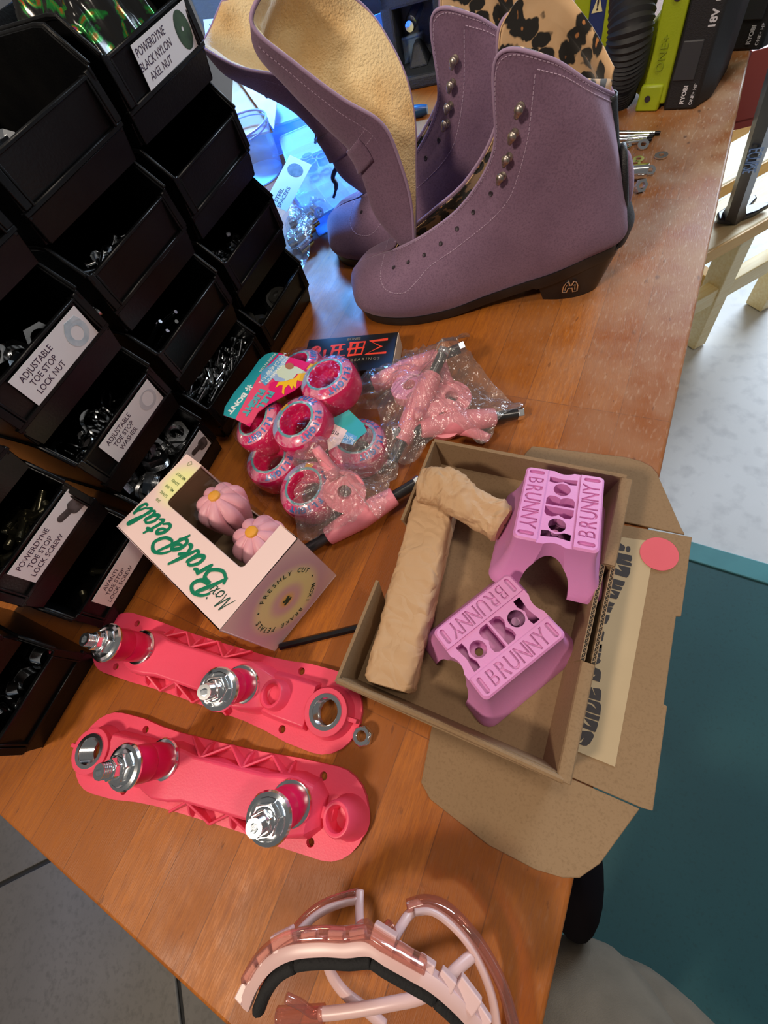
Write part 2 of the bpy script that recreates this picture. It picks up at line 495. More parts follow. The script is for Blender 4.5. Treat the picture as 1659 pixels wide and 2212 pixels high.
rr = n.new('ShaderNodeMapRange'); rr.inputs[3].default_value = 0.34; rr.inputs[4].default_value = 0.5; L(wn, rr.inputs[0]); L(rr.outputs[0], b.inputs['Roughness'])
bp = n.new('ShaderNodeBump'); bp.inputs['Strength'].default_value = 0.12; bp.inputs['Distance'].default_value = 0.0008
ad = n.new('ShaderNodeMath'); ad.operation = 'ADD'; L(g2, ad.inputs[0]); L(sn, ad.inputs[1]); L(ad.outputs[0], bp.inputs['Height']); L(bp.outputs[0], b.inputs['Normal'])
WOODTOP = m
BL, BD = 1.90, 0.80
mb = MB(); mb.box(0, BL, 0, BD, -0.040, 0.0)
mb.build('bench_top', WOODTOP, bench, bevel=0.003, seg=3)
PAINT = mat('dark_bench_paint', (0.05, 0.02, 0.012), 0.6)
for x in (0.12, BL - 0.20):
    for y in (0.10, BD - 0.14):
        mb = MB(); mb.box(x, x + 0.075, y, y + 0.075, FL, -0.04); mb.build('leg', PAINT, bench, bevel=0.004)
mb = MB(); mb.box(0.14, BL - 0.14, 0.115, 0.14, -0.13, -0.04); mb.box(0.14, BL - 0.14, BD - 0.14, BD - 0.115, -0.13, -0.04)
mb.build('apron', PAINT, bench, bevel=0.002)
# ------------------------------------------------------------------ stacked black storage bins
RD = V((cos(radians(-104.85)), sin(radians(-104.85)), 0)); BK = V((RD.y, -RD.x, 0))
B0 = V((-0.2345, 0.478, 0)); LV = 0.074
COLS = [(0.0, 0.106), (0.118, 0.106), (0.236, 0.104), (0.354, 0.094), (0.4716, 0.084), (0.565, 0.10)]


def bin_matrix(c, l):
    o = B0 + RD * COLS[c][0]
    return frame((o.x, o.y, l * LV + 0.0005), -RD, (0, 0, 1))      # local x towards the right-hand end, y backwards


BIN_ME = {}


def bin_body(W):
    """front-right corner of the ledge at (0, 0, .0207); the body runs to x = -W"""
    D = 0.135; th = 0.0026
    mb = MB()
    prof = [(0.008, 0.0), (D, 0.0), (D, 0.0725), (0.020, 0.0725), (0.0125, 0.0715), (-0.005, 0.051), (-0.005, 0.046), (0.0, 0.020), (0.0, 0.016), (0.004, 0.014)]
    for x0, x1, s in ((-th - 0.0005, -0.0005, 1), (-W, -W + th, -1)):
        M = Matrix(((0, 0, 1, 0), (1, 0, 0, 0), (0, 1, 0, 0), (0, 0, 0, 1)))
        mb.prism(prof, x0, x1, M)
        # outward rim rolled along the sloping and top edges
        xr = x1 if s > 0 else x0
        mb.tube([(xr, -0.005, 0.051), (xr, 0.0125, 0.0712), (xr, 0.020, 0.0722), (xr, D, 0.0722)], 0.0018, 8)
        mb.box(min(xr, xr - s * 0.006), max(xr, xr - s * 0.006), -0.0045, -0.0015, 0.022, 0.050)
    mb.box(-W + 0.002, -0.002, 0.004, D, 0.0, 0.0025)                 # floor
    mb.box(-W + 0.001, -0.001, D - th, D, 0.0, 0.0725)
    mb.hexa([(-W + 0.002, 0.004, 0.0), (-0.002, 0.004, 0.0), (-0.002, 0.0065, 0.0), (-W + 0.002, 0.0065, 0.0)],
            [(-W, 0.0, 0.018), (0, 0.0, 0.018), (0, 0.0025, 0.018), (-W, 0.0025, 0.018)])
    mb.box(-W - 0.001, 0.001, -0.0012, 0.003, 0.0180, 0.0212)          # ledge
    # front panel, slightly sunk and leaning out
    mb.hexa([(-W + 0.007, 0.0012, 0.021), (-0.008, 0.0012, 0.021), (-0.008, 0.0035, 0.021), (-W + 0.007, 0.0035, 0.021)],
            [(-W + 0.007, -0.0030, 0.0478), (-0.008, -0.0030, 0.0478), (-0.008, -0.0008, 0.0478), (-W + 0.007, -0.0008, 0.0478)])
    mb.box(-W + 0.005, -0.006, -0.0042, -0.0006, 0.0465, 0.0488)       # rolled lip along the panel top
    for xx in (-0.0075, -W + 0.0075):
        mb.box(xx - 0.001, xx + 0.001, -0.004, 0.002, 0.021, 0.049)
    return mb


def storage_bin(c, l, label):
    W = COLS[c][1]
    t = thing('storage_bin', label, 'storage bin', M=bin_matrix(c, l), group='stacked black bins')
    if W not in BIN_ME:
        ob = bin_body(W).build('bin_body', BLACK, t, bevel=0.0005, seg=1); BIN_ME[W] = ob.data
    else:
        ob = bpy.data.objects.new('bin_body', BIN_ME[W]); COL.objects.link(ob); ob.parent = t
        md = ob.modifiers.new('bevel', 'BEVEL'); md.width = 0.0005; md.segments = 1; md.limit_method = 'ANGLE'; md.angle_limit = radians(38)
    return t


LETTER = mat('label_ink', (0.045, 0.025, 0.06), 0.5)


def panel_frame(x):
    return frame((x, -0.0009, 0.0335), (1, 0, 0), (0, -0.0268, -0.0042)) @ T(0, 0, 0.0012)


def label_card(b, lines, pic, x0=-0.0105, w=0.0715, h=0.0245, tsize=0.0062, tx=-0.014):
    Mf = panel_frame(x0 - w / 2)
    Mf = frame(Mf.translation, (1, 0, 0), (0, -1, -0.14))
    if Mf.col[1][2] < 0: Mf = Mf @ RZ(pi)
    Mf = Mf @ T(0, 0, 0.0006)
    mb = MB(); mb.box(-w / 2, w / 2, -h / 2, h / 2, 0, 0.0003, Mf)
    card = mb.build('label_card', WHITE, b, smooth=0)
    text('lettering', lines, LETTER, Mf @ T(tx, 0, 0.0003), card, size=tsize, line=1.08, sx=0.92, bold=0.00002)
    if pic:
        pm = MB(); mt_ = pic(pm, Mf @ T(w / 2 - 0.0125, 0, 0.00032))
        pm.build('printed_picture', mt_, card, smooth=0)
    return card


G1 = mat('print_pale_blue_grey', (0.42, 0.52, 0.58), 0.5, col2=(0.62, 0.68, 0.72), scale=120)
G2 = mat('print_dark_grey', (0.05, 0.045, 0.045), 0.5, col2=(0.13, 0.11, 0.11), scale=160)
G3 = mat('print_green_black', (0.012, 0.03, 0.018), 0.4, col2=(0.05, 0.10, 0.05), scale=90)
G4 = mat('print_light_grey', (0.50, 0.50, 0.52), 0.4, col2=(0.62, 0.62, 0.64), scale=60)


def pic_disc(mb, M): mb.prism([(0.0085 * cos(a / 12 * pi), 0.0112 * sin(a / 12 * pi)) for a in range(24)], 0, 0.0001, M @ RZ(0.3), holes=[circle(0.0, 0.001, 0.0013, 10)]); return G3
def pic_nut(mb, M):
    mb.prism([(0.0098 * cos(a / 12 * pi), 0.0092 * sin(a / 12 * pi)) for a in range(24)], 0, 0.0001, M @ T(0, -0.001, 0), holes=[circle(0, 0, 0.0052, 20)])
    mb.prism([(-0.008, 0.005), (-0.003, 0.0095), (0.007, 0.0085), (0.0095, 0.003), (0.006, 0.0055), (-0.002, 0.0062)], 0, 0.0002, M); return G1
def pic_washer(mb, M): mb.prism([(0.0098 * cos(a / 12 * pi), 0.0085 * sin(a / 12 * pi)) for a in range(24)], 0, 0.0001, M, holes=[circle(0.0008, 0.0008, 0.0064, 20)]); return G4
def pic_bolt(mb, M):
    MM = M @ RZ(-0.25)
    mb.prism(rrect(-0.0125, 0.003, -0.003, 0.003, 0.0028), 0, 0.0001, MM); mb.prism(rrect(-0.001, 0.0115, -0.0062, 0.0062, 0.004), 0, 0.0002, MM); return G2
def pic_slug(mb, M): mb.prism(rrect(-0.002, 0.009, -0.003, 0.003, 0.0006), 0, 0.0001, M); return G2


names = {
    (0, 0): 'lowest bin of the far end stack, resting on the bench by the clear bagged nuts',
    (0, 1): 'second bin up in the far end stack, holding a heap of tiny shiny nuts',
    (0, 2): 'third bin up in the far end stack, nearly empty with a few tiny nuts',
    (0, 3): 'black bin labelled POWERDYNE BLACK NYLON AXEL NUT at the top of the far stack',
    (1, 0): 'low bin full of short shiny screws beside the pink wheels',
    (1, 1): 'bin above the short screws with a few long steel pins',
    (1, 2): 'unlabelled bin two above the full screw bin, with loose machine screws',
    (1, 3): 'unlabelled upper bin with a wide blank front at the left frame edge',
    (2, 0): 'low bin of big threaded bushings behind the pale pink gift box',
    (2, 1): 'black bin labelled ADJUSTABLE TOE STOP WASHER',
    (2, 2): 'black bin labelled ADJUSTABLE TOE STOP LOCK NUT',
    (2, 3): 'blank black bin cut by the left frame edge above the lock nut bin',
    (3, 0): 'black bin labelled AVANTI TOE STOP LOCK SCREW on the bench',
    (3, 1): 'black bin labelled POWERDYNE TOE STOP LOCK SCREW',
    (3, 2): 'black bin at the left frame edge above the lock screw bin, only its front seen',
    (4, 0): 'nearest low bin holding fat toe stop bolts, beside the coral skate plates',
    (4, 1): 'bin above the toe stop bolt bin with a white label corner at the frame edge',
}
BINS = {}
for k, lb in names.items(): BINS[k] = storage_bin(k[0], k[1], lb)
label_card(BINS[(0, 3)], 'POWERDYNE\nBLACK NYLON\nAXEL NUT', pic_disc, x0=-0.006, tsize=0.0066, tx=-0.0155)
label_card(BINS[(2, 2)], 'ADJUSTABLE\nTOE STOP\nLOCK NUT', pic_nut)
label_card(BINS[(2, 1)], 'ADJUSTABLE\nTOE STOP\nWASHER', pic_washer)
label_card(BINS[(2, 0)], 'POWERDYNE\nTOE STOP\nBUSHING'.replace('\nBUSHING', ''), pic_bolt, x0=-0.009)
label_card(BINS[(3, 1)], 'POWERDYNE\nTOE STOP\nLOCK SCREW', pic_bolt, x0=-0.004)
label_card(BINS[(3, 0)], 'AVANTI\nTOE STOP\nLOCK SCREW', pic_slug, x0=-0.004)
lc = label_card(BINS[(4, 1)], '', None, x0=-0.004)


# ---------------- hardware lying in the bins
def hw_screw(L_, r, head, m, hex_=False):
    mb = MB(); mb.cyl(r, -L_ / 2, L_ / 2, 10)
    if hex_: mb.prism(hexpoly(head), L_ / 2 - 0.0002, L_ / 2 + head * 0.8)
    else: mb.lathe([(1e-5, L_ / 2), (head, L_ / 2 + 0.0002), (head * 0.85, L_ / 2 + head * 0.5), (1e-5, L_ / 2 + head * 0.7)], 12)
    for i in range(5): mb.lathe([(r, -L_ / 2 + 0.0008 + i * 0.0011), (r * 1.12, -L_ / 2 + 0.0012 + i * 0.0011), (r, -L_ / 2 + 0.0016 + i * 0.0011)], 10)
    return mb


def hw_nut(r, h, hole, hex_=True):
    mb = MB(); mb.prism(hexpoly(r) if hex_ else circle(0, 0, r, 20), 0, h, holes=[circle(0, 0, hole, 16)]); return mb


def hw_bushing(r, h):
    mb = MB()
    mb.prism(circle(0, 0, r, 24), 0, h * 0.45, holes=[circle(0, 0, r * 0.66, 20)])
    mb.prism(hexpoly(r * 1.08), h * 0.45, h, holes=[circle(0, 0, r * 0.66, 20)])
    for i in range(4):
        z = 0.0008 + i * h * 0.1
        mb.lathe([(r, z), (r * 1.05, z + h * 0.04), (r, z + h * 0.08)], 24)
        mb.lathe([(r * 0.66, z + h * 0.3), (r * 0.60, z + h * 0.34), (r * 0.66, z + h * 0.38)], 20)
    return mb


SHARED = {}


def scatter(c, l, name, label, cat, group, mk, m, cnt, reg, zr, tilt, lab=None, align=None):
    """cnt loose pieces in the bin; reg = x0,x1,y0,y1 in the bin's own frame; each piece is its own object"""
    M = bin_matrix(c, l)
    src = None
    for i in range(cnt):
        x = R.uniform(reg[0], reg[1]); y = R.uniform(reg[2], reg[3]); z = R.uniform(*zr)
        a = R.uniform(0, 2 * pi) if align is None else align + R.uniform(-0.35, 0.35)
        Mo = M @ T(x, y, z) @ RZ(a) @ RX(R.uniform(tilt[0], tilt[1]))
        if src is None:
            src = mk().build(name, m, smooth=40); o = src
        else:
            o = src.copy(); COL.objects.link(o)
        o.matrix_world = Mo
        tag(o, label, cat, group)


ZS = (0.6, 0.62, 0.64)
scatter(1, 0, 'screw', 'short shiny machine screw in the full bin beside the pink wheels', 'screw', 'short screws in the full bin', lambda: hw_screw(0.018, 0.0024, 0.0050, None), CHROME, 64, (-0.094, -0.012, 0.012, 0.062), (0.012, 0.046), (1.15, 1.95), align=1.9)
scatter(1, 1, 'steel_pin', 'long thin steel pin leaning in the bin above the short screws', 'pin', 'long pins in a bin', lambda: MB().cyl(0.0017, -0.017, 0.017, 12), CHROME, 5, (-0.085, -0.045, 0.016, 0.026), (0.040, 0.050), (0.9, 1.2), align=0.1)
scatter(1, 2, 'screw', 'loose machine screw in the bin two above the full screw bin', 'screw', 'machine screws in the upper bin', lambda: hw_screw(0.022, 0.0018, 0.0045, None), CHROME, 28, (-0.096, -0.045, 0.014, 0.036), (0.020, 0.042), (1.2, 1.9))
scatter(1, 2, 'steel_pin', 'thin wire pin at the right of the upper screw bin', 'pin', 'wire pins in the upper screw bin', lambda: MB().cyl(0.0007, -0.013, 0.013, 8), CHROME, 6, (-0.035, -0.012, 0.010, 0.030), (0.028, 0.038), (1.2, 1.9))
scatter(1, 3, 'axle_nut', 'small shiny nut in the bin at the left frame edge', 'nut', 'small nuts in the upper bin', lambda: hw_nut(0.0058, 0.006, 0.003), CHROME, 16, (-0.098, -0.066, 0.010, 0.034), (0.020, 0.044), (0, 3))
scatter(0, 1, 'axle_nut', 'tiny shiny nut in the heap of the far stack second bin', 'nut', 'tiny nuts in the far stack', lambda: hw_nut(0.0046, 0.0042, 0.0024), CHROME, 60, (-0.094, -0.040, 0.010, 0.045), (0.014, 0.036), (0, 3))
scatter(0, 2, 'axle_nut', 'tiny nut in the nearly empty bin of the far stack', 'nut', 'tiny nuts in the third bin', lambda: hw_nut(0.0042, 0.004, 0.002), STEEL, 20, (-0.098, -0.02, 0.010, 0.045), (0.006, 0.020), (0, 3))
scatter(0, 0, 'rubber_cap', 'dull dark round cap in the lowest far bin', 'cap', 'dark caps in the lowest far bin', lambda: hw_nut(0.012, 0.010, 0.006, False), mat('smoky_plastic', (0.05, 0.05, 0.045), 0.25, spec=0.8), 9, (-0.085, -0.03, 0.015, 0.05), (0.006, 0.030), (0, 2.5))
scatter(2, 0, 'threaded_bushing', 'big threaded steel bushing in the low bin behind the gift box', 'bushing', 'threaded bushings in the low bin', lambda: hw_bushing(0.0115, 0.013), STEEL, 26, (-0.092, -0.016, 0.018, 0.060), (0.012, 0.042), (0, 2.6))
scatter(2, 1, 'washer', 'large thin steel washer in the washer bin', 'washer', 'large washers in the washer bin', lambda: hw_nut(0.0125, 0.0012, 0.0095, False), CHROME, 26, (-0.090, -0.016, 0.016, 0.055), (0.012, 0.034), (0.2, 2.4))
scatter(2, 2, 'lock_nut', 'thin hexagonal lock nut in the lock nut bin', 'nut', 'lock nuts in the labelled bin', lambda: hw_nut(0.0130, 0.006, 0.0085), CHROME, 18, (-0.092, -0.030, 0.018, 0.055), (0.014, 0.040), (0.2, 2.4))
scatter(3, 1, 'lock_screw', 'dark lock screw in the bin labelled POWERDYNE LOCK SCREW', 'screw', 'lock screws in the labelled bin', lambda: hw_screw(0.018, 0.0027, 0.0045, None), mat('brassy_black_steel', (0.16, 0.15, 0.10), 0.3, 0.9), 34, (-0.085, -0.012, 0.016, 0.055), (0.012, 0.038), (1.2, 1.9))
scatter(3, 0, 'lock_screw', 'dark lock screw in the bin labelled AVANTI LOCK SCREW', 'screw', 'lock screws in the lower labelled bin', lambda: hw_screw(0.018, 0.0030, 0.0045, None), MATS['brassy_black_steel'], 10, (-0.085, -0.03, 0.012, 0.05), (0.006, 0.018), (1.2, 1.9))


def stop_bolt():
    t = thing('toe_stop_bolt', 'fat toe stop bolt in the nearest low bin', 'bolt', group='toe stop bolts in the near bin')
    mb = MB(); mb.cyl(0.0058, -0.016, 0.010, 16); mb.build('stem', BLACKSTEEL, t, smooth=40)
    mb = MB(); mb.cyl(0.0030, -0.034, -0.016, 14); mb.build('pin', CHROME, t, smooth=40)
    mb = MB()
    mb.prism(hexpoly(0.0088), 0.010, 0.014)
    mb.lathe([(0.0001, 0.014)] + [(0.0074 + 0.0005 * (i % 2), 0.014 + i * 0.0008) for i in range(15)] + [(0.0001, 0.026)], 20)
    mb.build('threaded_end', CHROME, t, smooth=30)
    return t


tb = stop_bolt(); M4 = bin_matrix(4, 0)
for i, (x, y, z, a, tl) in enumerate([(-0.016, 0.040, 0.036, 0.15, 0.05), (-0.032, 0.042, 0.034, -0.05, 0.0), (-0.050, 0.044, 0.032, 0.45, -0.05), (-0.066, 0.06, 0.026, -0.2, 0.1), (-0.028, 0.06, 0.015, 0.3, 0.0), (-0.060, 0.05, 0.012, 0.2, 0.0)]):
    o = tb if i == 0 else copy_tree(tb)
    o.matrix_world = M4 @ T(x, y, z) @ RZ(a) @ RX(pi / 2 + tl)


# crumpled iridescent bag sticking out of the top far bin
m, t, n, b = nt('iridescent_film'); L = t.links.new
tc = n.new('ShaderNodeTexCoord'); nz = n.new('ShaderNodeTexNoise'); nz.inputs['Scale'].default_value = 30; nz.inputs['Detail'].default_value = 3; nz.inputs['Distortion'].default_value = 3
L(tc.outputs['Object'], nz.inputs['Vector']); rp = n.new('ShaderNodeValToRGB')
rp.color_ramp.elements[0].color = (0.03, 0.03, 0.03, 1); rp.color_ramp.elements[0].position = 0.50
e = rp.color_ramp.elements
for p_, c_ in ((0.56, (0.02, 0.30, 0.05, 1)), (0.62, (0.5, 0.12, 0.02, 1)), (0.68, (0.35, 0.03, 0.30, 1))): q = e.new(p_); q.color = c_
e[-1].color = (0.2, 0.2, 0.2, 1)
L(nz.outputs[0], rp.inputs[0]); L(rp.outputs[0], b.inputs['Base Color']); b.inputs['Metallic'].default_value = 0.6; b.inputs['Roughness'].default_value = 0.15
Mi = bin_matrix(0, 3)
G = []
for i in range(37):
    row = []
    for j in range(25):
        u, v = i / 36, j / 24; d = 1 - (2 * abs(u - 0.5)) ** 4
        x = -0.096 + 0.086 * u; y = 0.006 + 0.10 * v
        z = 0.034 + 0.045 * (1 - (2 * v - 1) ** 4) * d + 0.016 * noise.noise(V((x * 60, y * 60, 3.1))) + 0.006 * noise.noise(V((x * 200, y * 200, 1.1)))
        row.append((x, y, z))
    G.append(row)
tb2 = MB().grid(G, M=Mi).build('crumpled_bag', m, smooth=180)
tag(tb2, 'crumpled iridescent plastic bag sticking out of the top far bin', 'plastic bag')
# ------------------------------------------------------------------ skate boots
m, t, n, b = nt('lavender_suede'); L = t.links.new
tc = n.new('ShaderNodeTexCoord'); co = tc.outputs['Object']
c1 = mixcol(n, L, wear(n, L, co, 24.0, 0.3, 0.7), (0.190, 0.112, 0.178), (0.245, 0.150, 0.228))
c1 = mixcol(n, L, wear(n, L, co, 700.0, 0.45, 0.75), c1, (0.14, 0.082, 0.135))
L(c1, b.inputs['Base Color']); b.inputs['Roughness'].default_value = 0.95; b.inputs['Specular IOR Level'].default_value = 0.15
b.inputs['Sheen Weight'].default_value = 0.3; b.inputs['Sheen Roughness'].default_value = 0.6; b.inputs['Sheen Tint'].default_value = (0.75, 0.62, 0.74, 1)
bp = n.new('ShaderNodeBump'); bp.inputs['Strength'].default_value = 0.25; bp.inputs['Distance'].default_value = 0.0006
nz = n.new('ShaderNodeTexNoise'); nz.inputs['Scale'].default_value = 900; L(co, nz.inputs['Vector']); L(nz.outputs[0], bp.inputs['Height']); L(bp.outputs[0], b.inputs['Normal'])
SUEDE = m

m, t, n, b = nt('leopard_print'); L = t.links.new
tc = n.new('ShaderNodeTexCoord'); co = tc.outputs['Object']
dn = n.new('ShaderNodeTexNoise'); dn.inputs['Scale'].default_value = 90; L(co, dn.inputs['Vector'])
vm = n.new('ShaderNodeVectorMath'); vm.operation = 'SCALE'; vm.inputs[3].default_value = 0.012; L(dn.outputs[1], vm.inputs[0])
va = n.new('ShaderNodeVectorMath'); L(co, va.inputs[0]); L(vm.outputs[0], va.inputs[1])
vo = n.new('ShaderNodeTexVoronoi'); vo.inputs['Scale'].default_value = 76; vo.inputs['Randomness'].default_value = 0.85; L(va.outputs[0], vo.inputs['Vector'])
rp = n.new('ShaderNodeValToRGB'); L(vo.outputs['Distance'], rp.inputs[0]); rp.color_ramp.interpolation = 'LINEAR'
e = rp.color_ramp.elements
e[0].position = 0.0; e[0].color = (0.50, 0.20, 0.06, 1)
e[1].position = 0.13; e[1].color = (0.50, 0.20, 0.06, 1)
for p_, c_ in ((0.18, (0.006, 0.005, 0.004, 1)), (0.49, (0.006, 0.005, 0.004, 1)), (0.56, (0.70, 0.45, 0.24, 1)), (1.0, (0.75, 0.50, 0.28, 1))):
    q = e.new(p_); q.color = c_
L(rp.outputs[0], b.inputs['Base Color']); b.inputs['Roughness'].default_value = 0.9; b.inputs['Sheen Weight'].default_value = 0.4
LEO = m
SHEAR = mat('shearling', (0.86, 0.68, 0.40), 1.0, col2=(0.74, 0.49, 0.23), scale=22, bump=0.8, bscale=520, sheen=0.7, spec=0.1, lo=0.42, hi=0.68)
SOLE = mat('boot_sole_black', (0.010, 0.009, 0.010), 0.35, col2=(0.02, 0.018, 0.018), scale=40)
THREAD = mat('lavender_thread', (0.46, 0.34, 0.46), 0.8)
NICKEL = mat('antique_nickel', (0.50, 0.44, 0.38), 0.35, 0.9, col2=(0.36, 0.31, 0.27), scale=200)
BACKST = mat('black_backstay_leather', (0.012, 0.012, 0.013), 0.5, bump=0.3, bscale=900)

# (s towards the toe, t sideways, z up) control net, sole edge -> topline, toe -> heel
NET = [
    [(.2640, 0, .0110), (.2700, 0, .0220), (.2675, 0, .0350), (.2615, 0, .0445), (.2540, 0, .0500)],
    [(.2500, .030, .0100), (.2560, .035, .0220), (.2520, .031, .0400), (.2450, .018, .0515), (.2380, .001, .0560)],
    [(.2250, .043, .0090), (.2280, .048, .0230), (.2240, .043, .0430), (.2180, .027, .0560), (.2135, .002, .0610)],
    [(.1900, .047, .0090), (.1900, .052, .0250), (.1920, .046, .0460), (.1970, .030, .0600), (.2030, .010, .0670)],
    [(.1500, .041, .0100), (.1500, .046, .0290), (.1530, .042, .0560), (.1590, .032, .0740), (.1660, .018, .0845)],
    [(.1100, .033, .0170), (.1100, .037, .0380), (.1130, .036, .0700), (.1200, .030, .0930), (.1290, .020, .1080)],
    [(.0750, .030, .0250), (.0740, .034, .0500), (.0780, .036, .0900), (.0890, .033, .1230), (.1020, .023, .1470)],
    [(.0450, .031, .0340), (.0450, .036, .0590), (.0520, .036, .1050), (.0750, .036, .1600), (.0995, .028, .2035)],
    [(.0180, .028, .0430), (.0120, .034, .0630), (.0230, .033, .1080), (.0430, .037, .1600), (.0660, .036, .2010)],
    [(-.0080, .017, .0470), (-.0120, .022, .0620), (.0020, .021, .1100), (.0180, .027, .1480), (.0350, .028, .1790)],
    [(-.0170, 0, .0480), (-.0215, 0, .0620), (-.0050, 0, .1000), (.0060, 0, .1320), (.0140, 0, .1580)],
]
NU, NV = 10, 8
GN = surf(NET, NU, NV)                                   # near side (t > 0)
NCOL = len(GN); NROW = len(GN[0])


def mirror(G): return [[V((p.x, -p.y, p.z)) for p in r] for r in G]


def grid_normals(G, sgn=1):
    out = []
    for i in range(len(G)):
        r = []
        for j in range(len(G[0])):
            a = G[min(i + 1, len(G) - 1)][j] - G[max(i - 1, 0)][j]; b_ = G[i][min(j + 1, len(G[0]) - 1)] - G[i][max(j - 1, 0)]
            nn = a.cross(b_); nn = nn.normalized() if nn.length > 1e-9 else V((0, 1, 0))
            if nn.y < 0: nn = -nn
            r.append(nn * sgn)
        out.append(r)
    return out


NN = grid_normals(GN)


def at(u, v):
    """surface point and normal of the near side at column u (net units) and fraction v of the height"""
    i = min(max(u * NU, 0), NCOL - 1.001); j = min(max(v * (NROW - 1), 0), NROW - 1.001)
    a, b_ = int(i), int(j); fi, fj = i - a, j - b_
    p = (GN[a][b_] * (1 - fi) * (1 - fj) + GN[a + 1][b_] * fi * (1 - fj) + GN[a][b_ + 1] * (1 - fi) * fj + GN[a + 1][b_ + 1] * fi * fj)
    return p, NN[a][b_]


def dashes(mb, pts, nrm, r=0.00042, ln=0.0021, gap=0.0009, side=1):
    acc = 0; seg = []
    P_ = [V((p.x, p.y * side, p.z)) for p in pts]; N_ = [V((q.x, q.y * side, q.z)) for q in nrm]
    path = [P_[0]]; 
    d = 0.0; on = ln; start = P_[0] + N_[0] * 0.0002
    for i in range(len(P_) - 1):
        a, b_ = P_[i], P_[i + 1]; L_ = (b_ - a).length; pos = 0.0
        while pos < L_ - 1e-9:
            step = min(L_ - pos, (ln + gap) - d)
            nd = d + step
            if d < ln:
                s0 = a + (b_ - a) * (pos / L_) + N_[i] * 0.00015; e0_ = a + (b_ - a) * (min(pos + min(step, ln - d), L_) / L_) + N_[i] * 0.00015
                if (e0_ - s0).length > 0.0004: mb.tube([s0, e0_], r, 5)
            d = nd % (ln + gap) if nd >= ln + gap - 1e-9 else nd
            pos += step


def near(s, z):
    best = None
    for i in range(NCOL):
        for j in range(NROW):
            p = GN[i][j]; q = (p.x - s) ** 2 + (p.z - z) ** 2
            if best is None or q < best[0]: best = (q, i, j)
    return GN[best[1]][best[2]], NN[best[1]][best[2]]


def near2(s, z):
    best = None
    for i in range(NCOL):
        for j in range(2, NROW):
            p = GN[i][j]; q = (p.x - s) ** 2 + (p.z - z) ** 2
            if best is None or q < best[0]: best = (q, i / NU, j / (NROW - 1))
    u, v = best[1], best[2]; du, dv = 0.5 / NU, 0.5 / (NROW - 1); cur = best[0]
    while du > 0.002:
        hit = False
        for a, b_ in ((du, 0), (-du, 0), (0, dv), (0, -dv)):
            uu, vv = u + a, min(1, max(0, v + b_)); p, _ = at(uu, vv); q = (p.x - s) ** 2 + (p.z - z) ** 2
            if q < cur: cur, u, v, hit = q, uu, vv, True
        if not hit: du *= 0.5; dv *= 0.5
    return at(u, v)


def hook():
    mb = MB()
    mb.lathe([(1e-5, 0), (0.0033, 0.0), (0.0033, 0.0006), (0.0016, 0.0010), (0.0014, 0.0026), (1e-5, 0.0028)], 14)
    mb.tube([(0, 0.0005, 0.0022), (0, 0.0028, 0.0034), (0, 0.0044, 0.0046), (0, 0.0042, 0.0060), (0, 0.0020, 0.0068), (0, -0.0008, 0.0068)], [0.0017, 0.0016, 0.0016, 0.0019, 0.0024, 0.0022], 10, flat=0.8)
    mb.ball(0.0036, T(0, -0.0006, 0.0064), 16, 10, (1, 1, 0.8))
    return mb


CEN = [(.1960, .0560), (.2198, .0955), (.2236, .1264), (.2262, .1519), (.2452, .1784), (.2666, .2097), (.2790, .2371), (.2530, .2640)]
EDG = [(.1853, .0110, .0640), (.1790, .0160, .1121), (.1816, .0220, .1519), (.1888, .0280, .1811), (.2140, .0340, .2034), (.2399, .0400, .2303), (.2609, .0440, .2558), (.2480, .0300, .2680)]
FAR = [(.1889, -.0110, .0570), (.1820, -.0160, .0944), (.1781, -.0220, .1241), (.1742, -.0280, .1538), (.1768, -.0340, .1810), (.1870, -.0400, .2041), (.2034, -.0440, .2272), (.2264, -.0300, .2523)]


